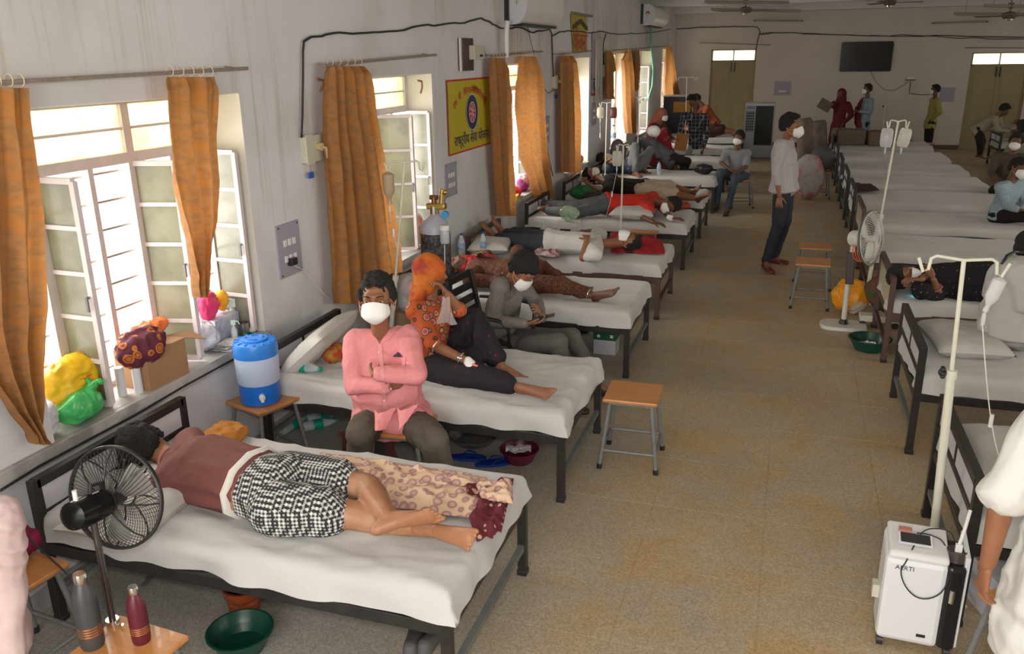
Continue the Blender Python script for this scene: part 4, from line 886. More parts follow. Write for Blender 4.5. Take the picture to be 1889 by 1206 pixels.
root, A = person('man in bright red T-shirt and faded jeans lying face down across pillow', J, SKIND, 1.0, 1.05, 0, 1., 1., 1, REDT, JN2, mask='cup', sleeve=.8, hem=.0, leg=.97, curl=.3)
part(root, 'wrist_bandage', G().cap(PZ(1238, 402, .60), PZ(1234, 401, .60), .036, .036), MASKW, .01)
# ---- man with beige shorts on sixth bed
BLKS = mat('black_shirt', (.014, .009, .008), .85); BEIGE = mat('beige_shorts', (.50, .44, .33), .85, c2=(.42, .36, .26), ns=18, bump=.4, bs=30)
J = dict(head=PZ(1092, 322, .72), face=(.30, -.55, .75), top=(-1, -.1, .2), sh_l=PZ(1122, 352, .66), sh_r=PZ(1120, 330, .68), pelvis=PZ(1190, 348, .68), el_l=PZ(1112, 356, .60), wr_l=PZ(1082, 338, .66), hd_l=(-.3, .5, .5), el_r=PZ(1140, 328, .62), wr_r=PZ(1165, 335, .72), hd_r=(.7, -.3, 0),
         kn_l=PZ(1248, 360, .64), an_l=PZ(1284, 366, .62), to_l=PZ(1303, 352, .80), fu_l=(-.8, 0, .4), kn_r=PZ(1240, 346, .64), an_r=PZ(1276, 354, .61), to_r=PZ(1284, 342, .76), fu_r=(-.8, 0, .4), bz=(0, 0, .54))
root, A = person('man in black shirt and beige shorts lying with one arm folded up', J, SKIN, 1.05, 1.0, 0, 1., 1., 1, BLKS, BEIGE, mask='cup', sleeve=.7, hem=.0, leg=.46, twr=.014, curl=.5)
# ---- seated man on stool, grey t-shirt
GT = mat('grey_tshirt', (.22, .215, .22), .85, c2=(.25, .245, .25), ns=9); BJ = mat('blue_jeans', (.045, .06, .08), .85, c2=(.065, .085, .11), ns=12)
ys = S_SIT.location.y
J = dict(head=PY(1363, 255, ys-.05), face=(-.25, -.95, -.1), sh_r=PY(1340, 280, ys), sh_l=PY(1380, 282, ys+.05), pelvis=PY(1364, 322, ys+.05), el_r=PY(1330, 300, ys-.12), wr_r=PY(1346, 312, ys-.3), hd_r=(.7, -.3, -.3), el_l=PY(1376, 308, ys-.1), wr_l=PY(1360, 318, ys-.3), hd_l=(-.7, -.3, -.3),
         kn_r=PY(1328, 318, ys-.35), kn_l=PY(1356, 330, ys-.42), an_r=PZ(1322, 378, .09), an_l=PZ(1342, 384, .09), to_r=PZ(1316, 386, .05), to_l=PZ(1338, 394, .05), base=tuple(S_SIT.location))
person('masked man in grey T-shirt and jeans sitting on a stool at the aisle', J, SKIND, .98, 1.0, 0, 1., 1., 2, GT, BJ, mask='cup', sleeve=.8, shoes=mat('dark_shoe', (.03, .025, .02), .5))
# ---- standing man
WSH = mat('pale_checked_shirt', (.52, .49, .48), .85, c2=(.38, .36, .36), ns=50, amt=.3, kind='check'); NAVY = mat('navy_jeans', (.016, .018, .026), .85, c2=(.025, .028, .038), ns=14)
y0 = 10.1; h = V((0, 0, 0))
J = dict(head=PY(1458, 234, y0-.05), face=(.95, -.30, -.05), top=(0, 0, 1), sh_r=PY(1440, 268, y0-.16), sh_l=PY(1452, 266, y0+.18), pelvis=PY(1446, 346, y0), el_r=PY(1432, 318, y0-.2), wr_r=PY(1438, 362, y0-.2), hd_r=(.05, 0, -1), pn_r=(0, 1, 0), el_l=PY(1464, 312, y0+.24), wr_l=PY(1470, 345, y0+.2), hd_l=(.1, 0, -1), pn_l=(0, -1, 0),
         kn_r=PY(1436, 412, y0-.08), kn_l=PY(1448, 410, y0+.12), an_r=PZ(1412, 482, .09), an_l=PZ(1428, 472, .09), to_r=PZ(1425, 500, .05), to_l=PZ(1455, 482, .05), base=(PZ(1418, 485).x, y0, 0))
root, A = person('man in pale shirt and mask standing in the middle of the aisle', J, SKIN, 1.0, 1.12, 0, 1.08, 1.05, 1, WSH, NAVY, mask='cup', shl=.012, wide=.014, swr=.010, sleeve=1.45, hem=.03, leg=1., shoes=mat('red_dark_shoe', (.06, .02, .02), .5, c2=(.2, .02, .03), ns=30), curl=.3)
# ---- group at the seventh bed
GREYJ = mat('light_grey_trousers', (.16, .16, .16), .85, c2=(.13, .13, .13), ns=10); DGREY = mat('slate_shirt', (.065, .072, .08), .85, c2=(.08, .088, .095), ns=10)
J = dict(head=PZ(1098, 293, .72), face=(.4, -.5, .7), top=(-1, 0, .2), sh_l=PZ(1120, 312, .66), sh_r=PZ(1116, 296, .68), pelvis=PZ(1168, 308, .66), el_l=PZ(1112, 312, .6), wr_l=PZ(1120, 296, .8), hd_l=(.3, .5, .2), el_r=PZ(1130, 298, .7), wr_r=PZ(1128, 300, .8), hd_r=(.3, -.5, .2),
         kn_l=PY(1172, 270, 13.95), an_l=PZ(1172, 318, .6), to_l=PZ(1184, 320, .6), kn_r=PY(1200, 277, 14.25), an_r=PZ(1186, 312, .6), to_r=PZ(1198, 314, .6), bz=(0, 0, .54))
person('patient lying on the seventh bed with grey trousered knees raised', J, SKIN, 1.05, 1.0, 0, 1., 1., 2, mat('blue_black_shirt', (.03, .045, .07), .85), GREYJ, mask='flat', sleeve=.5, wide=0, hair='bushy')
def sitter(label, head, face, sh, pel, kn, y, shirt, tr, hair='short', mask=None, dy=.18, lod=2, skin=SKIND, s=1., arms=None, rev=False, an=None, **k):
    """seated, crouched or bending figure given by pixels of head, shoulders, pelvis, knees at depth y"""
    hd = PY(*head, y-.02); sc_ = PY(*sh, y); pl = PY(*pel, y+.02); F_ = V(face); F_.z = 0; F_.normalize(); Rr = F_.cross(Z_)
    kk = PY(*kn, y); r = .18*s
    a = arms or (None, None); el = [(sc_+Rr*q*r*1.15-Z_*.22*s+F_*.10) for q in (-1, 1)]; wr = [(e+F_*.2*s-Rr*q*.06-Z_*.02) for e, q in zip(el, (-1, 1))]
    if arms: el = [PY(*arms[0][:2], y-.05)-Rr*0, PY(*arms[0][:2], y+.05)]; wr = [PY(*arms[1][:2], y-.05), PY(*arms[1][:2], y+.07)]
    an_ = [V((kk.x+F_.x*.03+Rr.x*q*.11, kk.y+F_.y*.03+Rr.y*q*.11, .09)) for q in (-1, 1)] if an is None else [PY(*an, y+q*.1) for q in (-1, 1)]
    J = dict(head=hd, face=face, sh_l=sc_-Rr*r, sh_r=sc_+Rr*r, pelvis=pl, el_l=el[0], el_r=el[1], wr_l=wr[0], wr_r=wr[1], hd_l=wr[0]-el[0], hd_r=wr[1]-el[1], kn_l=kk-Rr*.11, kn_r=kk+Rr*.11, an_l=an_[0], an_r=an_[1], to_l=an_[0]+F_*.13-Z_*.03, to_r=an_[1]+F_*.13-Z_*.03, base=(pl.x, pl.y, 0))
    return person(label, J, skin, s, 1.0, 0, 1., 1., lod, shirt, tr, hair=hair, mask=mask, **k)
r_, A = sitter('man in slate shirt and white cap bending over the raised grey knees', (1203, 246), (.4, .3, -.8), (1196, 262), (1236, 292), (1262, 296), 14.75, DGREY, BLKS, an=(1262, 318), hair=None, hem=.1)
P = A['P']; part(r_, 'white_cap', G().ell(P(0, -.012, .05), .105).ell(P(0, -.03, .02), .10), MASKW, .018)
r_, A = sitter('woman in red top and headscarf crouched behind the white cap', (1226, 250), (.5, -.5, -.6), (1216, 262), (1214, 296), (1236, 300), 15.3, mat('crimson_top', (.25, .008, .018), .8), BROWNF, skin=SKIN)
P = A['P']; g = G().ell(P(0, -.02, .03), .108); g.hull(G().ell(P(0, -.03, -.03), .10).v+G().ell(A['nb']-A['F']*.05-A['U']*.05, .11).v); part(r_, 'red_headscarf', g, mat('crimson_top', (.25, .008, .018), .8), .018, 3, .008)
r_, A = sitter('masked woman in long pinkish shawl beside the far window', (1222, 212), (.85, -.4, -.2), (1213, 232), (1210, 275), (1232, 280), 16.8, BROWNF, BROWNF, mask='flat', hair=None, skin=SKIN)
P = A['P']; g = G(); g.ell(P(0, -.02, .03), .105); g.hull(G().ell(P(0, -.04, 0), .10).v+G().ell(A['nb']-A['F']*.12-A['U']*.12, .12).v); g.hull(G().ell(A['nb']-A['F']*.12-A['U']*.12, .12).v+G().ell(A['pe']-A['F']*.16, .09).v)
part(r_, 'shawl', g, mat('pinkish_shawl', (.34, .13, .09), .85, c2=(.27, .09, .06), ns=8, bump=.3), .018, 3, .012)
PLAID = mat('navy_plaid_shirt', (.016, .020, .032), .85, c2=(.35, .36, .40), ns=13, amt=.88, kind='check'); LJ = mat('light_jeans', (.19, .22, .25), .85, c2=(.25, .28, .31), ns=10)
J = dict(head=PY(1277, 186, 17.9), face=(-.5, -.6, -.6), sh_r=PY(1262, 212, 17.8), sh_l=PY(1302, 215, 17.95), pelvis=PY(1284, 265, 18.1), el_r=PY(1256, 238, 17.6), wr_r=PY(1250, 262, 17.4), hd_r=(.2, -.3, -.8), el_l=PY(1306, 245, 17.9), wr_l=PY(1298, 272, 17.6), hd_l=(-.3, -.3, -.8),
         kn_r=PY(1268, 292, 18.0), kn_l=PY(1296, 292, 18.1), an_r=PY(1266, 330, 18.0), an_l=PY(1292, 330, 18.1), to_r=PY(1262, 334, 17.85), to_l=PY(1290, 334, 17.95), base=(PY(1284, 265, 18.1).x, 18.1, 0))
J['an_r'].z = .09; J['an_l'].z = .09; J['to_r'].z = .04; J['to_l'].z = .04
person('man in navy plaid shirt and light jeans leaning over a patient', J, SKIND, .98, 1.0, 0, 1., 1., 2, PLAID, LJ, sleeve=2, hem=.16)
sitter('man in rust orange shirt bending near the first far door', (1285, 184), (-.7, -.3, -.5), (1300, 198), (1318, 226), (1312, 250), 20.6, mat('rust_shirt', (.30, .075, .025), .85), BLKS, an=(1312, 275))
J = dict(head=PZ(1262, 236, .75), face=(.2, -.3, 1), top=(-1, 0, .2), sh_l=PY(1282, 240, 18.8), sh_r=PY(1280, 234, 18.9), pelvis=PY(1312, 240, 18.9), el_l=PY(1290, 242, 18.7), wr_l=PY(1300, 240, 18.7), el_r=PY(1290, 236, 18.95), wr_r=PY(1300, 236, 18.95),
         kn_l=PY(1334, 240, 18.8), an_l=PY(1352, 243, 18.8), to_l=PY(1358, 238, 18.8), kn_r=PY(1334, 237, 19.), an_r=PY(1350, 240, 19.), to_r=PY(1356, 236, 19.), fu_l=(-1, 0, .3), fu_r=(-1, 0, .3), bz=(0, 0, .54))
person('patient with bare orange-lit legs lying on the ninth bed', J, SKINL, .95, 1., 0, 1., 1., 3, BROWNF, mat('maroon_shorts', (.06, .02, .02), .85), leg=.46)
# ---- people near the far wall
J = lambda hd, f, pe_, y, shx=.17, hh=None: None
def stander(label, head, face, y, shirt, tr, lod=2, mask=None, arms='down', top=None, s=1., hair='short', Jx=None, **k):
    hd = PY(*head, y); F_ = V(face).normalized(); F_.z = 0; Rr = F_.cross(Z_); h = hd.z; sc_ = V((hd.x, hd.y, h-.25*s))-F_*.03; pe_ = V((hd.x, hd.y, h-.75*s))
    J = dict(head=hd, face=face, sh_l=sc_-Rr*.18*s, sh_r=sc_+Rr*.18*s, pelvis=pe_)
    for q, sd in ((-1, 'l'), (1, 'r')):
        if arms == 'down': e = sc_+Rr*q*.22*s-Z_*.27*s; w_ = e+Rr*q*.0+F_*.08-Z_*.24*s
        elif arms == 'front': e = sc_+Rr*q*.23*s-Z_*.26*s+F_*.02; w_ = e+F_*.2-Rr*q*.12+Z_*.02
        elif arms == 'hips': e = sc_+Rr*q*.27*s-Z_*.25*s-F_*.06; w_ = e-Rr*q*.10+F_*.12-Z_*.17*s
        J['el_'+sd] = e; J['wr_'+sd] = w_; J['hd_'+sd] = w_-e
        J['kn_'+sd] = pe_+Rr*q*.10-Z_*.42*s; J['an_'+sd] = V((pe_.x, pe_.y, 0))+Rr*q*.10+Z_*.08; J['to_'+sd] = J['an_'+sd]+F_*.15-Z_*.04
    J['base'] = (hd.x, hd.y, 0); J.update(Jx or {}); return person(label, J, SKIND, s, 1., 0, 1., 1., lod, shirt, tr, hair=hair, mask=mask, **k)
MR = mat('dark_red_dress', (.10, .008, .015), .85)
r_, A = stander('woman in dark red shawl fanning with a card near the far wall', (1552, 173), (-.5, -.8, 0), 21.8, MR, MR, arms='hips', hair=None, kurta=.8, shl=.02, s=.98, Jx=dict(el_r=PY(1543, 198, 21.75), wr_r=PY(1534, 196, 21.65), hd_r=(-1, 0, .2)))
g = G().ell(A['P'](0, -.02, .02), .11); g.hull(G().ell(A['P'](0, -.03, -.05), .10).v+G().ell(A['ch'], (.17, .13, .12), A['MT']).v); part(r_, 'head_shawl', g, MR, .018, 3, .008)
c = PY(1522, 194, 21.62); thing_mesh(G().box((-.15, -.004, -.12), (.15, .004, .12)), 'card_fan', mat('brown_card', (.13, .10, .075), .8), c, Ry(.5), 'brown card held up as a fan beside the red shawl woman', 'card', smooth=0)
BLS = mat('pale_blue_shirt', (.20, .245, .29), .85)
r_, A = stander('man in pale blue shirt with red scarf standing near the far wall', (1600, 165), (-.9, -.4, 0), 21.9, BLS, BLKS, mask='flat', arms='front', shl=.01, sleeve=2, hem=.16)
g = G(); c0 = A['nb']; g.tube([c0+A['R']*.13-A['U']*.0+A['F']*.05, c0+A['R']*.12-A['U']*.2+A['F']*.14, c0+A['R']*.0-A['U']*.5+A['F']*.16, c0-A['R']*.12-A['U']*.75+A['F']*.10], [.07, .09, .10, .06], 10, flat=.5); part(r_, 'red_scarf', g, mat('dark_red_scarf', (.14, .015, .012), .8), .018, 3, .01)
stander('man in yellow shirt standing in profile by the far wall', (1725, 166), (-1, -.15, 0), 23.0, mat('yellow_shirt', (.40, .36, .10), .85, c2=(.33, .30, .08), ns=8), BLKS, mask='flat', arms='hips', hem=.14, shl=.02, leg=1.)
# ---- right far ward
sitter('man in cream shirt bent over a patient in the far right corner', (1852, 203), (.8, -.3, -.6), (1838, 218), (1806, 238), (1810, 262), 20.0, mat('cream_shirt', (.30, .265, .19), .85), BLKS, an=(1808, 285), hem=.12)
J = dict(head=PY(1878, 228, 20.6), face=(.2, -.2, 1), top=(1, 0, .3), sh_l=PY(1872, 236, 20.5), sh_r=PY(1870, 234, 20.8), pelvis=PY(1848, 236, 20.7), el_l=PY(1866, 238, 20.4), wr_l=PY(1856, 236, 20.5), kn_l=PY(1836, 238, 20.6), an_l=PY(1822, 238, 20.6), kn_r=PY(1836, 237, 20.8), an_r=PY(1822, 237, 20.8), bz=(0, 0, .54))
person('patient in cream clothes lying in the far right corner', J, SKIND, .95, 1., 0, 1., 1., 3, mat('cream_shirt', (.30, .265, .19), .85), mat('cream_shirt', (.3, .27, .2), .85))
sitter('masked man in brown jacket seated at the right edge, behind the light blue shirt', (1874, 262), (-.25, -.95, -.1), (1866, 290), (1862, 345), (1850, 352), 13.2, mat('brown_jacket', (.075, .06, .042), .85), BLKS, mask='cup', an=(1850, 400), lod=2)
sitter('man with dark bushy hair partly cut by the right edge, near the far ward', (1886, 238), (-.6, .6, 0), (1884, 262), (1880, 300), (1870, 310), 15.0, mat('olive_shirt', (.16, .16, .12), .85), BLKS, hair='bushy', an=(1870, 350), lod=3)
LB = mat('light_blue_check_shirt', (.22, .30, .36), .85, c2=(.30, .38, .43), ns=40, amt=.5, kind='check', bump=.2)
J = dict(head=PY(1878, 312, 10.85), face=(.55, -.75, -.15), sh_r=PY(1846, 345, 10.7), sh_l=PY(1880, 338, 10.95), pelvis=PY(1848, 392, 10.9), el_r=PY(1856, 378, 10.6), wr_r=PY(1876, 386, 10.5), hd_r=(.8, .1, -.1), el_l=PY(1892, 372, 10.9), wr_l=PY(1884, 388, 10.7), hd_l=(-.4, -.3, -.4), kn_r=PY(1895, 398, 10.6), kn_l=PY(1905, 396, 10.95), an_r=(3.35, 10.6, .09), an_l=(3.4, 10.95, .09), to_r=(3.5, 10.5, .05), to_l=(3.5, 10.9, .05), base=(2.5, 10.9, 0))
person('man in light blue checked shirt and white mask seated on an empty bed', J, SKIND, 1., 1., 0, 1., 1., 1, LB, BLKS, mask='cup', sleeve=2, hem=.04, swr=.008)
# ---- patient on third right bed
DOTS = mat('black_dotted_dress', (.008, .007, .009), .85, c2=(.22, .10, .12), ns=22, amt=.8, kind='dots')
J = dict(head=PZ(1668, 512, .68), face=(.55, -.45, .7), top=(-1, 0, .1), sh_l=PZ(1702, 502, .65), sh_r=PZ(1700, 535, .64), pelvis=PZ(1775, 520, .66), el_r=PZ(1732, 545, .58), wr_r=PZ(1722, 515, .74), hd_r=(-.2, .5, .4), pn_r=(-1, 0, .2), el_l=PZ(1720, 500, .62), wr_l=PZ(1700, 515, .76), hd_l=(-.6, -.1, 0), kn_l=PZ(1840, 505, .68), an_l=PZ(1900, 500, .60), kn_r=PZ(1840, 528, .64), an_r=PZ(1900, 530, .60), bz=(0, 0, .54))
root, A = person('patient in black dotted dress lying on the brown bed right of the aisle', J, SKIN, .97, 1.12, .02, 1., 1.15, 1, DOTS, DOTS, mask='flat', sleeve=1., hem=.3, leg=1., wide=.015, curl=.5)
d = J['wr_r']-J['el_r']; part(root, 'bangle', G().tube([J['el_r'].lerp(J['wr_r'], .5)+(frame(d)[0]*math.cos(k*PI/8)+frame(d)[1]*math.sin(k*PI/8))*.038 for k in range(17)], .006, 6), mat('pink_bangle', (.4, .15, .16), .4))
# ---- person in white gown seated on second right bed
WG = mat('white_gown', (.50, .49, .47), .85, c2=(.46, .45, .43), ns=6, bump=.25, bs=30)
J = dict(head=PY(1905, 462, 6.15), face=(.9, .4, -.3), sh_r=PY(1878, 505, 5.95), sh_l=PY(1900, 500, 6.3), pelvis=PY(1876, 600, 6.1), el_r=PY(1888, 560, 5.9), wr_r=PY(1915, 580, 5.9), hd_r=(1, 0, 0), el_l=PY(1920, 560, 6.35), wr_l=PY(1940, 570, 6.3), hd_l=(1, 0, 0), kn_r=PY(1960, 620, 6.0), kn_l=PY(1960, 615, 6.3), bz=(0, 0, .54))
root, A = person('person in white gown bending away at the right edge beside the dotted-dress patient', J, SKIND, 1.05, 1.25, .03, 1., 1., 1, WG, WG, hair='short', sleeve=2, hem=.05, swr=.014, wide=.05, shl=.03)
g = G().hull(G().ell(A['ch']-A['F']*.02, (.25, .2, .2), A['MT']).v+G().ell(A['pe']-A['U']*.05, (.26, .24, .10), A['MT']).v); part(root, 'gown_skirt', g, WG, .012, 4, .014)
part(root, 'stethoscope', G().tube([PY(1848, 486, 5.8), PY(1858, 472, 5.85), PY(1872, 464, 5.9), PY(1890, 466, 6.0)], [.008, .012, .010, .006], 8), DARKPL)
# ---- foreground man in white kurta, right edge
KUR = mat('white_kurta', (.62, .61, .57), .85, c2=(.56, .55, .51), ns=9, bump=.3, bs=28)
y0 = 2.72
bx = PY(1880, 1100, y0).x
J = dict(head=V((bx+.16, y0+.05, 1.62)), face=(.3, .9, 0), sh_l=V((bx-.02, y0-.06, 1.36)), sh_r=V((bx+.36, y0+.05, 1.36)), pelvis=V((bx+.16, y0, .86)), el_l=PY(1852, 915, y0-.08), wr_l=PY(1822, 1040, y0-.08), hd_l=(-.05, .1, -1), pn_l=(.9, .2, 0), el_r=V((bx+.45, y0, 1.08)), wr_r=V((bx+.45, y0+.15, .85)), hd_r=(0, .2, -1),
         kn_l=V((bx+.07, y0, .46)), kn_r=V((bx+.27, y0, .46)), an_l=V((bx+.07, y0, .09)), an_r=V((bx+.27, y0, .09)), to_l=V((bx+.07, y0+.16, .05)), to_r=V((bx+.27, y0+.16, .05)), base=(bx+.16, y0, 0))
root, A = person('man in loose white kurta cut by the right edge of the photo', J, SKIN, 1.02, 1.1, .02, 1., 1., 0, KUR, KUR, sleeve=.98, hem=.30, swr=.013, twr=.006, shl=.028, wide=.02, kurta=.55, curl=.45)
# ---- foreground person at left edge in mauve sleeve
MAUVE = mat('mauve_kurta', (.56, .42, .41), .85, c2=(.50, .37, .36), ns=30, bump=.3, bs=30)
y0 = 1.72
a0 = PY(8, 960, y0); a1 = PY(22, 1140, y0)
J = dict(head=V((a0.x-.35, y0, 1.32)), face=(.3, -.9, 0), sh_l=V((a0.x-.03, y0, 1.06)), sh_r=V((a0.x-.42, y0, 1.06)), pelvis=V((a0.x-.30, y0+.05, .55)), el_l=PY(12, 1075, y0), wr_l=PY(18, 1215, y0-.08), hd_l=(0, -.3, -1), el_r=V((a0.x-.6, y0, .8)), wr_r=V((a0.x-.5, y0-.2, .65)), hd_r=(.4, -.5, 0),
         kn_l=V((a0.x-.15, y0-.38, .5)), kn_r=V((a0.x-.42, y0-.38, .5)), an_l=V((a0.x-.15, y0-.4, .09)), an_r=V((a0.x-.42, y0-.4, .09)), to_l=V((a0.x-.15, y0-.55, .05)), to_r=V((a0.x-.42, y0-.55, .05)), base=(a0.x-.3, y0, 0))
person('person in mauve pink sleeve cut by the left edge of the photo', J, SKIN, .98, 1., 0, 1., 1., 0, MAUVE, MAUVE, sleeve=1.95, swr=.012, shl=.016)
# ================================================================ curtains and rods
def curtain(rows, label, x=WX+.10, folds=5, amp=.03, seed=0., m=None, nu=56, nv=44):
    pts = []
    for py, a, b in rows: A_ = PX(a, py, x); B_ = PX(b, py, x); pts.append(((A_.z+B_.z)/2, A_, B_))
    n = len(pts)-1
    def fn(u, v):
        q = v*n; i = min(int(q), n-1); t = q-i; t2 = t*t*(3-2*t)*.5+t*.5
        A_ = pts[i][1].lerp(pts[i+1][1], t2); B_ = pts[i][2].lerp(pts[i+1][2], t2); p = A_.lerp(B_, u)
        ph = u*folds*2*PI+1.6*nz(v*2.2, seed, u*1.5)+seed; k = min(1, .35+v*1.6)
        p.x += amp*(math.sin(ph)+.35*math.sin(2.3*ph+seed))*k+.012*nz(u*7, v*9, seed)
        p.y += .006*math.cos(ph)+.01*nz(v*6, seed, u*3)
        return p
    g = G().grid(fn, nu, nv); c0 = pts[0][1].lerp(pts[0][2], .5)
    t = thing('curtain', label, 'curtain', (x, c0.y, c0.z), 0, 'orange curtains'); g.build('cloth', m or CURT, t, world=True, smooth=180)
    for k in range(5):
        h = G(); c = pts[0][1].lerp(pts[0][2], (k+.5)/5)+V((0, 0, .03)); h.tube([c+V((.022*math.cos(a), 0, .026*math.sin(a))) for a in [q*PI/5 for q in range(11)]], .003, 5); h.build('curtain_ring', mat('hook_plastic', (.6, .5, .35), .5), t, world=True)
    return t
curtain([(162, -60, 50), (250, -62, 57), (400, -66, 73), (560, -62, 75), (640, -50, 72), (700, -20, 71), (760, 22, 68), (800, 58, 78), (818, 62, 92)], 'nearest orange curtain, cut by the left edge of the photo', folds=3, amp=.035, seed=1, x=WX+.09)
curtain([(142, 305, 397), (165, 304, 404), (250, 308, 402), (330, 317, 404), (400, 334, 402), (440, 347, 395), (480, 353, 388), (510, 360, 384), (548, 364, 376)], 'orange curtain with pinched pointed end over the nearest window', folds=2.6, amp=.03, seed=2)
curtain([(122, 603, 670), (135, 601, 683), (200, 600, 691), (280, 603, 706), (360, 606, 720), (440, 609, 733), (520, 615, 742), (560, 620, 746)], 'wide full orange curtain behind the man in pink shirt', folds=5, amp=.035, seed=3)
curtain([(107, 905, 933), (135, 905, 938), (200, 907, 941), (300, 912, 946), (398, 919, 950)], 'orange curtain right of the yellow banner', folds=3, amp=.035, seed=4)
curtain([(104, 963, 988), (125, 958, 992), (150, 957, 998), (200, 957, 1001), (290, 964, 1007), (330, 981, 1011), (365, 990, 1015)], 'orange curtain at the far side of the third window', folds=2.5, amp=.04, seed=5)
curtain([(103, 1038, 1055), (115, 1035, 1060), (160, 1034, 1064), (220, 1034, 1067), (318, 1035, 1067)], 'orange curtain hooked over the rod beside the second drip poster', folds=2.5, amp=.05, seed=6)
curtain([(95, 1117, 1129), (130, 1117, 1131), (183, 1118, 1131)], 'short brown curtain at the near side of the fifth window', folds=2, amp=.05, seed=7)
curtain([(93, 1155, 1163), (110, 1146, 1165), (160, 1147, 1168), (220, 1150, 1171), (246, 1153, 1170)], 'orange curtain at the far side of the fifth window', folds=2, amp=.05, seed=8)
curtain([(92, 1173, 1181), (120, 1172, 1180), (150, 1172, 1178), (168, 1171, 1174)], 'thin twisted curtain at the near side of the sixth window', folds=1.5, amp=.05, seed=9)
curtain([(87, 1231, 1238), (110, 1229, 1241), (150, 1228, 1247), (180, 1227, 1254), (188, 1227, 1255)], 'bright orange curtain beside the far corner', folds=2, amp=.06, seed=10)
for i, (a, b) in enumerate((((-40, 155), (456, 126)), ((598, 121), (804, 101)), ((903, 104), (1001, 95)), ((1030, 101), (1093, 94)), ((1114, 95), (1166, 90)), ((1170, 91), (1206, 87)), ((1210, 87), (1242, 84)))):
    p, q = PX(*a, WX+.1), PX(*b, WX+.1); c = (p+q)/2
    t = thing('curtain_rod', 'metal curtain rod above the %s window' % ('nearest', 'second', 'third', 'fourth', 'fifth', 'sixth', 'seventh')[i], 'curtain rod', c, 0, 'curtain rods on the left wall')
    G().cyl(p, q, .011, n=10).build('rod', RUST, t, world=True)
    for e in (p.lerp(q, .04), p.lerp(q, .96)): G().bar(e, V((WX, e.y, e.z+.01)), .012).build('bracket', RUST, t, world=True)
for i, (a, b) in enumerate((((1291, 79), (1421, 83)), ((1780, 88), (1930, 89)))):
    p, q = PY(*a, FY-.06), PY(*b, FY-.06); tag(G().cyl(p, q, .011, n=8).build('curtain_rod', RUST, origin=tuple((p+q)/2)), 'bare curtain rod over the %s far door' % ('left', 'right')[i], 'curtain rod')
# ================================================================ wall things
def cable(pts, label, r=.0055, x=None, y=None, wig=0., m=None, nm='cable'):
    P_ = [PX(a, b, x) if x is not None else PY(a, b, y) for a, b in pts]; out = []
    for i in range(len(P_)-1):
        n = 4
        for k in range(n): q = P_[i].lerp(P_[i+1], k/n); q.z += wig*nz(q.y*3.1, q.x*3, i); out.append(q)
    out.append(P_[-1]); return tag(G().tube(out, r, 6).build(nm, m or CABLE, smooth=180, origin=tuple(out[0])), label, 'cable')
cable([(556, 252), (558, 200), (559, 140), (559, 100), (561, 77), (575, 68), (600, 63), (650, 61), (700, 60), (760, 52), (800, 46), (840, 42), (862, 41), (888, 32), (905, 40), (912, 47), (925, 53), (950, 53), (962, 52), (985, 61), (1000, 57), (1014, 53), (1019, 66), (1035, 59), (1060, 57), (1090, 60), (1110, 57), (1140, 64), (1170, 62), (1202, 60), (1235, 54)], 'thick black cable looping high along the left wall', .0085, x=WX+.02, wig=.02)
cable([(1018, 62), (1019, 100), (1021, 142)], 'black cable dropping to the switch box between third and fourth windows', .009, x=WX+.02)
cable([(1118, 62), (1113, 80), (1113, 118)], 'black cable dropping to the switch box beside the fifth window', .009, x=WX+.02)
cable([(1201, 45), (1201, 62), (1201, 90), (1205, 130), (1203, 160), (1196, 183)], 'pale green hose hanging below the far wall heater', .022, x=WX+.06, m=mat('green_hose', (.16, .42, .28), .5), nm='hose')
cable([(1235, 54), (1290, 51), (1350, 49), (1398, 50), (1402, 58), (1398, 74), (1395, 90)], 'twin black wire running to the first far door', .012, y=FY-.03, wig=.02)
cable([(1402, 62), (1420, 60), (1500, 62), (1560, 65), (1650, 67), (1750, 66), (1889, 69)], 'upper black wire along the far wall above the screen', .011, y=FY-.03, wig=.03)
cable([(1402, 64), (1430, 60), (1500, 63), (1590, 66), (1690, 65), (1770, 70), (1889, 72)], 'lower black wire along the far wall above the screen', .009, y=FY-.04, wig=.04)
cable([(1605, 131), (1615, 150), (1632, 166), (1650, 167), (1670, 155), (1676, 150)], 'thin wire sagging below the wall screen', .006, y=FY-.03)
cable([(1680, 150), (1677, 172), (1700, 175), (1716, 174)], 'dark wire from the small wall box to the yellow shirt man', .009, y=FY-.04)
cable([(540, 489), (560, 497), (580, 520), (600, 545), (622, 563)], 'thin white charger wire below the nearest grey switchboard', .0028, x=WX+.03, m=WHITEPL)
cable([(0, 905), (40, 880), (72, 860), (150, 818), (250, 765), (340, 712), (430, 663)], 'black cable clipped below the nearest window sill', .006, x=WX+.035)
cable([(972, 46), (985, 100), (992, 140), (1000, 160), (1012, 172), (1025, 165), (1030, 152)], 'thin grey wire drooping below the wall heater', .004, x=WX+.03)
cable([(1008, 255), (1012, 290), (1020, 325)], 'thin cable hanging from the switchboard beside the third window', .006, x=WX+.03)
def wbox(px0, py0, px1, py1, label, m, dep=.04, name='switch_box', cat='switch box', extra=None, plane='x', bev=.004):
    if plane == 'x': A_ = PX(px0, py1, WX); B_ = PX(px1, py0, WX); a = (WX-.002, A_.y, A_.z); b = (WX+dep, B_.y, B_.z); c = (WX, (A_.y+B_.y)/2, (A_.z+B_.z)/2)
    else: A_ = PY(px0, py1, FY); B_ = PY(px1, py0, FY); a = (A_.x, FY-dep, A_.z); b = (B_.x, FY-.001, B_.z); c = ((A_.x+B_.x)/2, FY, (A_.z+B_.z)/2)
    t = thing(name, label, cat, c); G().box(a, b).build('case', m, t, world=True, smooth=0, bevel=bev)
    if extra: extra(t, V(a), V(b))
    return t
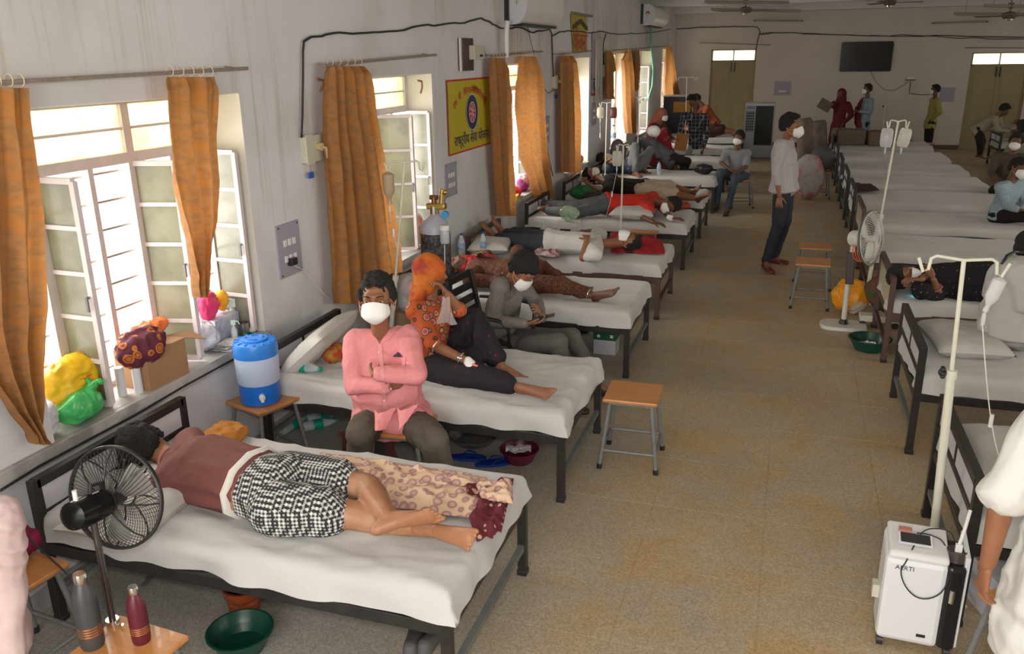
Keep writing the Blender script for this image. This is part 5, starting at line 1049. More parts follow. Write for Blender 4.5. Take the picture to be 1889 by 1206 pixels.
IVORY = mat('ivory_plastic', (.55, .53, .42), .4, c2=(.5, .47, .36), ns=8); BLUEL = mat('blue_label', (.03, .09, .42), .5)
def plugx(t, a, b):
    c = V((b.x, a.y+(b.y-a.y)*.72, a.z+(b.z-a.z)*.45)); G().cyl(c, c+V((.035, 0, 0)), .028).build('plug', mat('old_ivory_plug', (.50, .40, .2), .5), t, world=True); G().tube([c+V((.03, 0, 0)), c+V((.045, .03, -.01)), c+V((.04, .035, -.08))], .012, 8).build('plug_lead', mat('old_ivory_plug', (.50, .40, .2), .5), t, world=True)
    G().box((b.x-.002, a.y+.006, a.z+.01), (b.x+.004, a.y+(b.y-a.y)*.45, b.z-.01)).build('cover', IVORY, t, world=True, smooth=0)
wbox(552, 295, 586, 252, 'ivory switch box with a plug, left of the wide full curtain', IVORY, .045, extra=plugx)
o = cable([(571, 294), (573, 318)], 'thin string holding the blue tag below the nearest switch box', .003, x=WX+.03, m=RUST); p = PX(574, 323, WX+.03); tag(G().cbox((0, 0, 0), (.012, .055, .04)).build('tag', BLUEL, smooth=0), 'small blue tag hanging under the nearest switch box', 'tag').location = p
wbox(1017, 161, 1028, 141, 'ivory switch box between the third and fourth windows', IVORY, .05, extra=plugx); wbox(1110, 140, 1120, 120, 'ivory switch box beside the fifth window', IVORY, .05, extra=plugx)
p = PX(1026, 178, WX+.02); tag(G().cbox((0, 0, 0), (.012, .10, .05)).build('tag', BLUEL, smooth=0), 'small blue tag between the third and fourth windows', 'tag').location = p
PLATE = mat('grey_lilac_board', (.33, .32, .37), .45)
def swx(t, a, b):
    n = 3
    for r_ in range(2):
        for k in range(n): y = a.y+(b.y-a.y)*(.3+.2*k); z = a.z+(b.z-a.z)*(.66-.3*r_); G().box((b.x-.001, y-.016, z-.022), (b.x+.008, y+.016, z+.022)).build('switch', WHITEPL, t, world=True, smooth=0, bevel=.002)
    for i, (q, r_) in enumerate(((.08, .05), (.92, .05), (.08, .95), (.92, .95))): G().cyl((b.x, a.y+(b.y-a.y)*q, a.z+(b.z-a.z)*r_), (b.x+.004, a.y+(b.y-a.y)*q, a.z+(b.z-a.z)*r_), .006, n=8).build('screw', DARKPL, t, world=True)
wbox(506, 498, 556, 418, 'grey switchboard with black charger, below the nearest curtain rod', PLATE, .012, 'switchboard', 'switchboard', swx, bev=0)
p = PX(540, 482, WX+.03); tag(G().cbox((0, 0, 0), (.04, .07, .05)).build('charger', DARKPL, smooth=0, bevel=.006), 'black charger plugged into the nearest grey switchboard', 'charger').location = p
wbox(819, 357, 842, 304, 'grey switchboard below the yellow banner', PLATE, .012, 'switchboard', 'switchboard', swx, bev=0)
wbox(1003, 262, 1012, 215, 'grey switchboard between the third and fourth windows', PLATE, .012, 'switchboard', 'switchboard', swx, bev=0)
wbox(1091, 229, 1099, 190, 'grey switchboard between the fourth and fifth windows', PLATE, .012, 'switchboard', 'switchboard', swx, bev=0)
def swy(t, a, b):
    for k in range(3): x = a.x+(b.x-a.x)*(.35+.15*k); z = a.z+(b.z-a.z)*.7; G().box((x-.03, a.y-.008, z-.02), (x+.03, a.y+.001, z+.02)).build('switch', WHITEPL, t, world=True, smooth=0)
wbox(1429, 176, 1458, 150, 'pale switchboard right of the first far door', PLATE, .012, 'switchboard', 'switchboard', swy, 'y', 0)
wbox(1735, 188, 1759, 161, 'pale switchboard behind the yellow shirt man', PLATE, .012, 'switchboard', 'switchboard', None, 'y', 0)
wbox(1673, 149, 1687, 142, 'small white box below a dark bar on the far wall', WHITEPL, .06, 'router', 'router', lambda t, a, b: G().box((a.x-.02, a.y-.03, b.z+.01), (b.x+.01, b.y, b.z+.035)).build('dark_bar', DARKPL, t, world=True, smooth=0), 'y')
def tvx(t, a, b):
    G().box((a.x+.02, a.y-.004, a.z+.03), (b.x-.02, a.y+.002, b.z-.02)).build('screen', mat('dark_screen', (.008, .008, .009), .12), t, world=True, smooth=0)
wbox(1553, 130, 1643, 80, 'large dark flat television mounted on the far wall', DARKPL, .07, 'television', 'television', tvx, 'y')
def dbx(t, a, b):
    y0 = a.y+(b.y-a.y)*.55; hz = b.z-a.z; G().box((b.x-.001, y0, a.z+hz*.22), (b.x+.06, b.y+.16, a.z+hz*.66)).build('meter', IVORY, t, world=True, smooth=0, bevel=.006)
    G().box((b.x+.059, b.y+.02, a.z+hz*.5), (b.x+.064, b.y+.10, a.z+hz*.58)).build('meter_window', DARKPL, t, world=True, smooth=0)
    G().bar((a.x+.03, a.y-.01, a.z), (a.x+.03, a.y-.01, b.z), .05, .015).build('white_edge', WHITEPL, t, world=True, smooth=0)
wbox(845, 130, 866, 70, 'brown wooden board with an ivory meter above the yellow banner', mat('dark_brown_wood', (.07, .035, .03), .5), .05, 'meter_board', 'meter board', dbx)
# banner
def banner():
    a, b, c, d = [PX(*p, WX+.008) for p in ((826, 290), (904, 265), (904, 140), (825, 149))]
    y0, y1 = (a.y+d.y)/2, (b.y+c.y)/2; z0, z1 = (a.z+b.z)/2, (c.z+d.z)/2; x = WX+.006
    t = thing('banner', 'yellow banner with red border, wheel emblem and Hindi lettering', 'banner', (WX, (y0+y1)/2, z0)); W_, H_ = y1-y0, z1-z0
    RED = mat('print_red', (.50, .03, .03), .6); NAV = mat('print_navy', (.03, .03, .09), .6); WHP = mat('print_white', (.6, .6, .55), .6); YEL = mat('banner_yellow', (.50, .40, .015), .55, c2=(.44, .37, .02), ns=4)
    G().grid(lambda u, v: (x+.006*abs(nz(u*3, v*2)), y0+W_*u, z0+H_*v), 12, 10).build('red_border', RED, t, world=True)
    G().grid(lambda u, v: (x+.004+.006*abs(nz(u*3, v*2)), y0+.018+(W_-.036)*u, z0+.018+(H_-.036)*v), 12, 10).build('yellow_field', YEL, t, world=True)
    B = lambda y, z, k=1.: Matrix.Translation((x+.014, y, z)) @ Matrix(((0, 0, 1, 0), (1, 0, 0, 0), (0, 1, 0, 0), (0, 0, 0, 1))) @ Matrix.Diagonal((k, 1, 1, 1))
    text_mesh('राष्ट्रीय सेवा योजना', .135, B(y0+W_*.52, z0+H_*.17, 1.0), 'black_lettering', NAV, t, .0005, True)
    s = 'एस बी डी राजकीय महिला महाविद्यालय चूरू'; words_ = s.split(' '); n = len(words_)
    for k, wd in enumerate(words_):
        q = (k+.5)/n; ang = (q-.5)*1.75; R_ = W_*.50; yy = y0+W_*.5+R_*math.sin(ang); zz = z0+H_*.22+H_*.62*math.cos(ang)
        M = Matrix.Translation((x+.014, yy, zz)) @ Matrix(((0, 0, 1, 0), (1, 0, 0, 0), (0, 1, 0, 0), (0, 0, 0, 1))) @ Matrix.Rotation(-ang*.8, 4, 'Z')
        text_mesh(wd, .085, M, 'red_lettering', RED, t, .0005, True)
    c = V((x+.012, y0+W_*.53, z0+H_*.53)); RX_ = Matrix(((0, 0, 1), (1, 0, 0), (0, 1, 0)))
    def disc(r, m, dx, nm, r2=0.):
        g = G(); n_ = 32
        for k in range(n_):
            a0, a1 = 2*PI*k/n_, 2*PI*(k+1)/n_; P_ = lambda rr, aa: c+V((dx, rr*math.cos(aa), rr*math.sin(aa)*1.05)); g.add([P_(r2, a0), P_(r, a0), P_(r, a1), P_(r2, a1)], [(0, 1, 2, 3)] if r2 else [(0, 1, 2)])
        return g.build(nm, m, t, world=True, smooth=0, recalc=False)
    disc(.175, WHP, .0, 'emblem_rim'); disc(.165, NAV, .001, 'emblem_ring'); disc(.10, WHP, .002, 'emblem_inner'); disc(.092, RED, .003, 'emblem_wheel')
    g = G()
    for k in range(8): a = k*PI/4+.2; g.bar(c+V((.0045, .015*math.cos(a), .015*math.sin(a))), c+V((.0045, .09*math.cos(a), .095*math.sin(a))), .010, .001, (1, 0, 0))
    g.build('emblem_spokes', WHP, t, world=True, smooth=0)
banner()
def poster(c4, label, m, deco):
    a, b, c, d = [PX(*p, WX+.01) for p in c4]; t = thing('poster', label, 'poster', (WX, (a.y+b.y)/2, a.z)); x = WX+.01
    G().grid(lambda u, v: (x+.01*abs(nz(u*3, v*5)), (a.lerp(b, u).lerp(d.lerp(c, u), v)).y, (a.lerp(b, u).lerp(d.lerp(c, u), v)).z), 8, 14).build('sheet', m, t, world=True); deco(t, a, b, c, d); return t
GLOSY = mat('yellow_poster', (.42, .34, .02), .35, c2=(.36, .30, .02), ns=5)
def dec1(t, a, b, c, d):
    ym = (a.y+b.y)/2; g = G(); H_ = d.z-a.z
    for k in (-1, 1): g.bar((WX+.024, ym+k*.45, a.z+H_*.66), (WX+.024, ym, a.z+H_*.86), .005, .06)
    g.build('dark_arch_print', mat('poster_dark_print', (.10, .05, .02), .6), t, world=True, smooth=0)
    text_mesh('योजना', .38, Matrix.Translation((WX+.026, ym, a.z+H_*.25)) @ Matrix(((0, 0, 1, 0), (1, 0, 0, 0), (0, 1, 0, 0), (0, 0, 0, 1))), 'red_lettering', mat('print_red', (.5, .03, .03), .6), t, .001, True)
    G().cyl((WX+.03, a.y-.12, d.z+.02), (WX+.03, b.y+.3, d.z+.02), .018, n=8).build('top_rod', RUST, t, world=True)
poster(((1057, 96), (1081, 95), (1082, 27), (1052, 26)), 'glossy yellow hanging poster with red Hindi lettering above the fourth window', GLOSY, dec1)
def dec2(t, a, b, c, d):
    ym = (a.y+b.y)/2
    for k, (zz, s_) in enumerate(((.40, 'है'), (.16, 'वाला'))): text_mesh(s_, .34, Matrix.Translation((WX+.03, ym, a.z+(d.z-a.z)*zz)) @ Matrix(((0, 0, 1, 0), (1, 0, 0, 0), (0, 1, 0, 0), (0, 0, 0, 1))), 'dark_lettering', mat('poster_navy', (.05, .05, .09), .6), t, .001, True)
    g = G()
    for k in range(7): y = a.y+(b.y-a.y)*(.15+.12*k); g.tube([(WX+.05, y, d.z-.1), (WX+.06, y+.05*math.sin(k*2.), d.z-.8), (WX+.05, y+.08*math.cos(k), d.z-1.1-.1*(k % 3))], .012, 5)
    g.build('hanging_strips', mat('silver_strips', (.5, .47, .4), .3, .4), t, world=True)
    G().bar((WX+.025, a.y, a.z+.01), (WX+.025, b.y, a.z+.01), .004, .04).build('red_edge', mat('print_red', (.5, .03, .03), .6), t, world=True, smooth=0)
poster(((1091, 176), (1107, 172), (1109, 57), (1092, 60)), 'long pale poster with silver strips beside the fourth window', mat('pale_poster', (.40, .37, .38), .5), dec2)
# wall heaters with rounded side
def heater(y0, y1, z0, h, label, dep=.26, emb=True):
    t = thing('water_heater', label, 'wall unit', (WX, (y0+y1)/2, z0)); prof = []
    n = 14
    for k in range(n+1): a = -PI/2+PI*k/n; prof.append((WX+.06+(dep-.06)*math.cos(a)**.7 if math.cos(a) > 0 else WX+.06, z0+h/2+h/2*math.sin(a)))
    prof = [(WX, z0+.02)]+prof+[(WX, z0+h-.0)]
    def ext(a, b, pr): m = len(pr); g = G().add([(x, a, z) for x, z in pr]+[(x, b, z) for x, z in pr], [tuple(range(m))]+[tuple(range(m, 2*m))[::-1]]+[(i, (i+1) % m, m+(i+1) % m, m+i) for i in range(m)]); return g
    ext(y0, y1, prof).build('body', WHITEPL, t, world=True, smooth=40); ext(y0-.02, y0, [(WX+(x-WX)*1.02, z0+h/2+(z-z0-h/2)*1.02) for x, z in prof]).build('end_cap', mat('end_cap_white', (.62, .63, .65), .35), t, world=True, smooth=40)
    G().box((WX-.0, y0-.05, z0+.03), (WX+.05, y0+.02, z0+h)).build('back_plate', DARKPL, t, world=True, smooth=0); G().box((WX+.04, y0+.12, z0-.015), (WX+.17, y1-.03, z0+.012)).build('vent', DARKPL, t, world=True, smooth=0)
    c = V((WX+.14, y0-.024, z0+h*.55)); g = G()
    for k in range(5): a = PI*k/4; g.ell(c+V((.03*math.cos(a), 0, .022*math.sin(a)+.01)), (.016, .003, .02))
    g.build('flower_emblem_petals', mat('emblem_rust', (.32, .10, .05), .6), t, world=True); G().bar(c+V((0, 0, -.01)), c+V((0, 0, -.075)), .008, .003).bar(c+V((-.022, 0, -.045)), c+V((.022, 0, -.045)), .008, .003).build('emblem_stem', mat('emblem_green', (.10, .20, .08), .6), t, world=True, smooth=0)
    return t
heater(9.50, 11.1, 2.78, .5, 'white rounded wall heater above the third window, cut by the top edge')
t = thing('pipe', 'white vertical pipe dropping from the nearest wall heater', 'pipe', tuple(PX(936, 110, WX+.1))); G().tube([PX(936, 38, WX+.12), PX(934, 60, WX+.1), PX(934, 106, WX+.1)], .028, 10).build('tube', WHITEPL, t, world=True)
heater(18.45, 20.4, 3.0, .42, 'distant white wall heater above the sixth window', dep=.3)
p = PX(897, 85, WX); tag(G().cyl((WX-.001, p.y, p.z), (WX+.012, p.y, p.z), .09, n=24).build('junction_box', WALL, origin=tuple(p)), 'round painted junction box on the wall right of the meter board', 'junction box')
# old wall hooks / torn paper strips
for (a, b, lb) in (((596, 148), (590, 168), 'rust coloured hook on the wall left of the wide full curtain'), ((778, 150), (776, 172), 'rusty strip stuck inside the second window recess')):
    p, q = PX(*a, WX+.012), PX(*b, WX+.012); tag(G().tube([p+V((0, -.08, .01)), p, p.lerp(q, .5)+V((0, .02, 0)), q], .009, 6).build('wall_hook', mat('rust_orange', (.35, .17, .08), .7), origin=tuple(p)), lb, 'hook')
# ceiling things
for i, (px, py, y, rz, lb) in enumerate(((1375, 20, 18., .5, 'ceiling fan nearest the aisle at the top of the photo'), (1641, 6, 19.5, .1, 'ceiling fan above the wall screen'), (1862, 30, 17.5, .35, 'ceiling fan at the top right of the photo'))):
    c = PY(px, py, y); t = thing('ceiling_fan', lb, 'ceiling fan', c, rz, 'ceiling fans'); FM = mat('fan_brown', (.10, .085, .065), .5, c2=(.14, .12, .09), ns=8)
    G().cyl((0, 0, .04), (0, 0, ZC-c.z), .012, n=8).lathe([(.03, .12), (.05, .14), (.045, .22)], n=12).build('down_rod', FM, t); G().lathe([(.03, -.05), (.09, -.04), (.13, 0), (.12, .05), (.05, .075)], n=24).build('motor', FM, t); G().lathe([(.02, -.075), (.05, -.065), (.055, -.045)], n=16).build('cap', CHROME, t)
    for k in range(3):
        a = k*2*PI/3; g = G(); d = V((math.cos(a), math.sin(a), 0)); s = V((-d.y, d.x, 0)); g.hexa([d*.11-s*.025, d*.62-s*.065, d*.62+s*.055+V((0, 0, .02)), d*.11+s*.03+V((0, 0, .01)), d*.11-s*.025+V((0, 0, .006)), d*.62-s*.065+V((0, 0, .006)), d*.62+s*.055+V((0, 0, .026)), d*.11+s*.03+V((0, 0, .016))]); g.build('blade', FM, t, smooth=0)
for i, (a, b, y, lb) in enumerate((((1300, 3), (1456, 4), 17.6, 'wide grey light fixture hanging above the nearest ceiling fan'), ((1312, 17), (1478, 20), 19., 'slim light fixture just behind the nearest ceiling fan'), ((1816, 10), (1930, 12), 17.5, 'grey light fixture at the top right corner'), ((1760, 25), (1900, 26), 19.4, 'slim light fixture left of the top right ceiling fan'))):
    p, q = PY(*a, y), PY(*b, y); c = (p+q)/2; t = thing('light_fixture', lb, 'light fixture', c, 0, 'hanging tube light fixtures'); G().bar(p, q, .09, .05).build('housing', mat('fixture_grey', (.22, .20, .17), .6), t, world=True, smooth=0); G().cyl(p+V((.05, 0, -.045)), q+V((-.05, 0, -.045)), .014, n=10).build('tube_lamp', mat('unlit_tube', (.40, .38, .33), .3), t, world=True)
    for e in (p.lerp(q, .15), p.lerp(q, .85)): G().cyl(e, (e.x, e.y, ZC), .006, n=6).build('hanger', RUST, t, world=True)
for i, (a, b) in enumerate((((1390, 38), (1482, 39)), ((1720, 43), (1823, 40)))):
    p, q = PY(*a, FY-.05), PY(*b, FY-.05); t = thing('wall_lamp', 'unlit tube light strip on far wall, %s' % ('left of the screen', 'right of the screen')[i], 'tube light', (p+q)/2, 0, 'unlit tube lights on the far wall'); G().bar(p, q, .05, .035).build('housing', mat('fixture_brown', (.16, .12, .09), .6), t, world=True, smooth=0); G().cyl(p+V((.05, -.04, 0)), q+V((-.05, -.04, 0)), .013, n=8).build('tube_lamp', mat('unlit_tube', (.40, .38, .33), .3), t, world=True)
# ================================================================ big floor things
# black pedestal fan, near left
FC = PY(212, 918, 2.14); vd = (FC-C0).normalized(); ax = (vd*.80+CR*.50+CU*.22).normalized(); MF = FC-ax*.20
t = thing('pedestal_fan', 'black pedestal fan with wire cage at the bottom left', 'fan', (MF.x+.08, 2.12, 0)); a_, u_, d_ = frame(ax)
def cage(t, c, a_, u_, d_, R, m, mr, n=64, rings=4, dep=.055, rad=8):
    g = G(); cir = lambda r, off, rr, k=40: g.tube([c+(a_*math.cos(q*2*PI/k)+u_*math.sin(q*2*PI/k))*r+d_*off for q in range(k+1)], rr, 6, cap=False)
    cir(R, 0, .006); cir(R, .012, .004)
    for s in (-1, 1): cir(.045, s*dep, .004)
    g.build('cage_rim', m, t, world=True)
    for s, nm in ((-1, 'rear_grille'), (1, 'front_grille')):
        g = G()
        for k in range(n):
            an = 2*PI*k/n; tw = .35*s; pts = []
            for q in range(5): r = .045+(R-.045)*q/4; b_ = an+tw*(q/4); pts.append(c+(a_*math.cos(b_)+u_*math.sin(b_))*r+d_*s*dep*(1-(q/4)**3))
            g.tube(pts, mr, 4, cap=False)
        stuff(g.build(nm, m, t, world=True))
        if rad:
            g = G()
            for k in range(rad):
                b_ = 2*PI*k/rad; g.tube([c+(a_*math.cos(b_)+u_*math.sin(b_))*(.045+(R-.045)*q/4)+d_*s*(dep*(1-(q/4)**3)+.003) for q in range(5)], mr*2.6, 5)
            g.build(nm+'_struts', m, t, world=True)
    bm_ = mat('fan_blade_'+m.name, (.20, .19, .18) if m is BLACKP else (.55, .57, .52), .35)
    for k in range(3):
        b_ = 2*PI*k/3+.4; g = G(); f0 = lambda r, w_: c+(a_*math.cos(b_+w_)+u_*math.sin(b_+w_))*r+d_*(w_*.03); g.grid(lambda u, v: f0(.03+(R*.86-.03)*v, (u-.5)*(1.0-.25*v)*1.1), 6, 6); g.build('blade', bm_, t, world=True, smooth=180)
    G().cyl(c-d_*.03, c+d_*.035, .035, .028).build('hub', m, t, world=True)
cage(t, FC, a_, u_, d_, .192, BLACKP, .0013)
MH_ = MF; e1 = FC-d_*.05; G().tube([MF-d_*.03, MF-d_*.015, MF+(e1-MF)*.3, MF+(e1-MF)*.85, e1], [.022, .05, .056, .053, .033], 20).build('motor_housing', mat('fan_gloss_black', (.006, .006, .006), .22, ior=1.3), t, world=True)
G().tube([MF+(e1-MF)*.55+V((0, 0, .05)), MF+(e1-MF)*.6+V((0, 0, .085)), MF+(e1-MF)*.95+V((0, 0, .08)), MF+(e1-MF)*1.0+V((0, 0, .04))], .008, 8).build('handle', DARKPL, t, world=True); G().cyl(MF+(e1-MF)*.1+V((0, 0, .05)), MF+(e1-MF)*.1+V((0, 0, .09)), .008, n=10).build('swing_knob', WHITEPL, t, world=True)
q_ = MF.lerp(FC, .38); pc = V((q_.x, q_.y, 0)); G().cyl(pc+V((0, 0, .42)), V((pc.x, pc.y, q_.z-.03)), .012, n=14).build('upper_pole', mat('dark_chrome', (.12, .10, .10), .25, .8), t, world=True); G().cyl(pc+V((0, 0, .02)), pc+V((0, 0, .46)), .019, n=14).build('lower_pole', BLACKP, t, world=True); G().cyl(pc+V((0, 0, .44)), pc+V((0, 0, .48)), .024, n=14).tube([pc+V((.02, 0, .46)), pc+V((.055, -.01, .475))], .006, 6).build('height_clamp', CHROME, t, world=True); G().lathe([(.19, 0), (.19, .015), (.05, .035), (.02, .05)], pc, 32).build('base', BLACKP, t, world=True)
# white pedestal fan
t = thing('pedestal_fan', 'white pedestal fan with coiled orange cord beside the two stools', 'fan', (.62, 7.98, 0)); c = PY(1606, 440, 7.88); ax = V((.86, -.45, .12)).normalized(); a_, u_, d_ = frame(ax)
WF = mat('white_fan_plastic', (.60, .60, .54), .4); cage(t, c, a_, u_, d_, .235, WF, .0016, n=48, rad=0, dep=.07); m0 = PY(1571, 440, 8.0)
g = G(); k_ = 40; g.tube([c+(a_*math.cos(q*2*PI/k_)+u_*math.sin(q*2*PI/k_))*.238 for q in range(k_+1)], .010, 8, cap=False); g.build('rim_band', mat('dark_band', (.10, .10, .08), .5), t, world=True)
G().tube([m0, m0.lerp(c-d_*.07, .2), c-d_*.10, c-d_*.07], [.05, .075, .07, .05], 18).build('motor_housing', WF, t, world=True); b_ = V((.62, 7.98, 0)); G().tube([b_+V((0, 0, .03)), b_+V((0, 0, .45)), m0+V((.02, 0, -.05))], [.024, .022, .022], 14).build('pole', WF, t, world=True)
G().bar(b_+V((.01, -.02, .42)), m0+V((.01, -.03, -.12)), .07, .05, (0, 1, 0)).build('control_stem', mat('dark_control', (.06, .04, .04), .4), t, world=True, bevel=.008); G().lathe([(.035, 0), (.045, .01), (.03, .05)], b_+V((0, 0, .03)), 16).build('foot_collar', DARKPL, t, world=True)
g = G(); n = 26; pr = []
for k in range(n): a = 2*PI*k/n; pr.append((.21*math.copysign(abs(math.cos(a))**.6, math.cos(a)), .15*math.copysign(abs(math.sin(a))**.6, math.sin(a))))
g.add([(b_.x+x, b_.y+y, 0) for x, y in pr]+[(b_.x+x*.96, b_.y+y*.96, .035) for x, y in pr], [tuple(range(n))[::-1], tuple(range(n, 2*n))]+[(i, (i+1) % n, n+(i+1) % n, n+i) for i in range(n)]).build('base', WF, t, world=True, bevel=.006)
OC = mat('orange_cord', (.75, .13, .06), .5); g = G()
for k in range(4): g.tube([m0+V((.07+.02*k, -.10+.02*math.sin(q), -.06))+V((.06*math.cos(q), 0, .12*math.sin(q))) for q in [i*2*PI/20 for i in range(21)]], .004, 5)
g.build('coiled_cord', OC, t, world=True)
# oxygen cylinder
oc = V((PY(803, 430, 5.78).x, 5.78, 0)); H = PY(803, 428, 5.78).z
t = thing('oxygen_cylinder', 'black oxygen cylinder with grey shoulder and brass regulator', 'gas cylinder', oc)
G().lathe([(.11, 0), (.115, .02), (.115, H)], n=32).build('body', mat('black_cylinder_paint', (.02, .018, .018), .45, c2=(.10, .09, .085), ns=40, amt=2.5, bump=.1), t); G().lathe([(.115, H), (.112, H+.04), (.09, H+.09), (.05, H+.125), (.035, H+.14)], n=32).build('shoulder', mat('grey_lilac_paint', (.42, .42, .48), .4, c2=(.36, .35, .40), ns=12), t)
BR_ = mat('brass', (.48, .33, .08), .35, .9); G().cyl((0, 0, H+.13), (0, 0, H+.20), .035).build('neck', CHROME, t); G().cbox((.02, 0, H+.20), (.15, .06, .045)).build('valve_block', BR_, t, bevel=.008); G().cyl((0, 0, H+.22), (0, 0, H+.27), .02).cyl((-.03, 0, H+.265), (.03, 0, H+.265), .018).build('valve_wheel', mat('brown_brass', (.25, .13, .05), .4, .8), t)
G().cyl((.06, 0, H+.22), (.07, 0, H+.33), .02, .016).ell((.10, -.02, H+.31), .022).build('regulator', BR_, t); G().cyl((.075, 0, H+.2), (.10, -.01, H+.34), .011).build('flow_tube', CHROME, t); G().cyl((.11, -.05, H+.15), (.12, -.09, H+.15), .028).build('blue_gauge', mat('gauge_blue', (.02, .25, .5), .3), t)
G().lathe([(.034, 0), (.036, .01), (.036, .09), (.03, .10)], (.115, -.09, H-.06), 18).build('humidifier_bottle', mat('cloudy_plastic', (.55, .56, .58), .3, alpha=.75), t); G().lathe([(.038, 0), (.038, .035), (.02, .04)], (.115, -.09, H+.04), 18).build('bottle_cap', WHITEPL, t)
G().tube([(.115, -.10, H-.07), (.12, -.12, H-.2), (.10, -.15, H-.4), (.14, -.14, H-.6)], .004, 6).build('tubing', TUBEM, t)
# oxygen concentrator
t = thing('oxygen_concentrator', 'white and black oxygen concentrator on castors at the lower right', 'medical machine', (.53, 3.34, 0), -.03); Hc = .49
W1 = mat('concentrator_white', (.66, .67, .68), .35); K1 = mat('concentrator_black', (.012, .012, .013), .25)
G().hexa([(0, 0, .04), (.24, 0, .04), (.24, .20, .04), (0, .20, .04), (.0, .0, Hc-.05), (.24, 0, Hc-.05), (.24, .2, Hc), (0, .2, Hc)]).build('body', W1, t, smooth=0, bevel=.022)
G().hexa([(.005, .002, Hc-.048), (.24, .002, Hc-.048), (.24, .2, Hc+.004), (.005, .2, Hc+.004), (.015, .014, Hc-.02), (.235, .014, Hc-.02), (.235, .195, Hc+.02), (.015, .195, Hc+.02)]).build('sloped_top', mat('concentrator_warm_white', (.60, .585, .57), .4), t, smooth=0, bevel=.012)
n_ = V((0, -.2, 1)).normalized(); G().hexa([(.045, .05, Hc-.004), (.175, .05, Hc-.004), (.175, .115, Hc+.012), (.045, .115, Hc+.012), (.045, .047, Hc+.002), (.175, .047, Hc+.002), (.175, .112, Hc+.018), (.045, .112, Hc+.018)]).build('display_frame', W1, t, smooth=0); G().hexa([(.053, .055, Hc+.003), (.167, .055, Hc+.003), (.167, .108, Hc+.016), (.053, .108, Hc+.016), (.053, .054, Hc+.006), (.167, .054, Hc+.006), (.167, .107, Hc+.0195), (.053, .107, Hc+.0195)]).build('display', mat('dark_display', (.03, .028, .03), .15), t, smooth=0)
G().hexa([(.235, -.004, .045), (.305, .0, .045), (.305, .2, .045), (.235, .2, .045), (.235, -.004, Hc-.05), (.305, 0, Hc-.05), (.305, .2, Hc-.03), (.235, .2, Hc-.03)]).build('black_side', K1, t, smooth=0, bevel=.016); G().hexa([(.295, .02, .05), (.315, .02, .05), (.315, .2, .05), (.295, .2, .05), (.295, .02, Hc-.01), (.315, .02, Hc-.01), (.315, .2, Hc+.02), (.295, .2, Hc+.02)]).build('white_edge', W1, t, smooth=0, bevel=.004)
G().cyl((.27, .07, Hc-.07), (.27, .075, Hc-.005), .042, .040, n=24).build('flow_well', mat('smoked_plastic', (.06, .05, .05), .25), t); G().cbox((.27, .06, Hc+.005), (.026, .02, .05)).build('connector', WHITEPL, t, bevel=.003); G().cyl((.262, -.006, .28), (.262, -.006, .34), .01, n=10).build('flow_meter', CHROME, t)
G().tube([(.27, .06, Hc+.03), (.28, .07, Hc+.08), (.30, .12, Hc+.16)], .007, 8).build('white_tube', WHITEPL, t); G().tube(chaikin([(.12, .13, Hc+.012), (.17, .12, Hc+.02), (.23, .10, Hc+.006), (.245, -.004, Hc-.09), (.22, -.012, Hc-.18), (.15, -.012, Hc-.22), (.09, -.012, Hc-.18), (.055, -.012, Hc-.10), (.075, -.006, Hc-.055), (.11, .06, Hc+.01), (.15, .15, Hc+.03), (.25, .18, Hc+.025), (.265, .09, Hc+.01)]), .0028, 6).build('black_lead', CABLE, t, smooth=180)
BT = lambda x, y, z, k=1: Matrix.Translation((x, y, z)) @ Matrix.Rotation(PI/2, 4, 'X')
text_mesh('AERTI', .028, BT(.075, -.0012, Hc-.088), 'lettering', mat('print_grey', (.05, .05, .06), .5), t, .0008); G().box((.155, -.003, .085), (.19, .001, .098)).build('small_badge', DARKPL, t, smooth=0)
G().box((.05, .12, Hc+.008), (.10, .15, Hc+.0225)).build('sticker', mat('sticker_red', (.5, .2, .15), .6), t, smooth=0)
for x, y in ((.02, .02), (.28, .02), (.02, .18), (.28, .18)): G().cyl((x-.012, y, .025), (x+.012, y, .025), .024, n=14).build('castor', DARKPL, t)
G().cbox((-.012, .10, .22), (.03, .05, .06)).build('side_port', IVORY, t)
# air cooler
c = V((-.72, 21.4, 0)); t = thing('air_cooler', 'grey desert air cooler standing in front of the first far door', 'air cooler', c)
CG = mat('cooler_grey', (.40, .43, .48), .5); G().box((-.35, 0, .12), (.33, .5, 1.28)).build('cabinet', CG, t, smooth=0, bevel=.02); G().box((-.10, -.008, .3), (.31, .002, 1.22)).build('side_pad', mat('cooler_dark_pad', (.035, .035, .035), .8), t, smooth=0)
G().box((-.32, -.012, .62), (-.12, .0, 1.1)).build('louvre_shade', mat('cooler_shadow', (.05, .055, .06), .7), t, smooth=0); g = G()  # dark panel behind the slats, shade of the opening put into its colour
for k in range(8): g.bar((-.32, -.016, .64+k*.063), (-.12, -.016, .64+k*.063), .012)
for k in range(5): g.bar((-.31+k*.045, -.018, .62), (-.31+k*.045, -.018, 1.1), .008)
g.build('louvre', CG, t, smooth=0); G().box((-.32, -.014, 1.14), (-.12, 0, 1.22)).build('control_panel', mat('panel_blue_red', (.35, .25, .28), .5, c2=(.1, .12, .3), ns=30), t, smooth=0); G().box((-.38, -.03, 0), (.36, .53, .14)).build('tank', CG, t, smooth=0, bevel=.02)
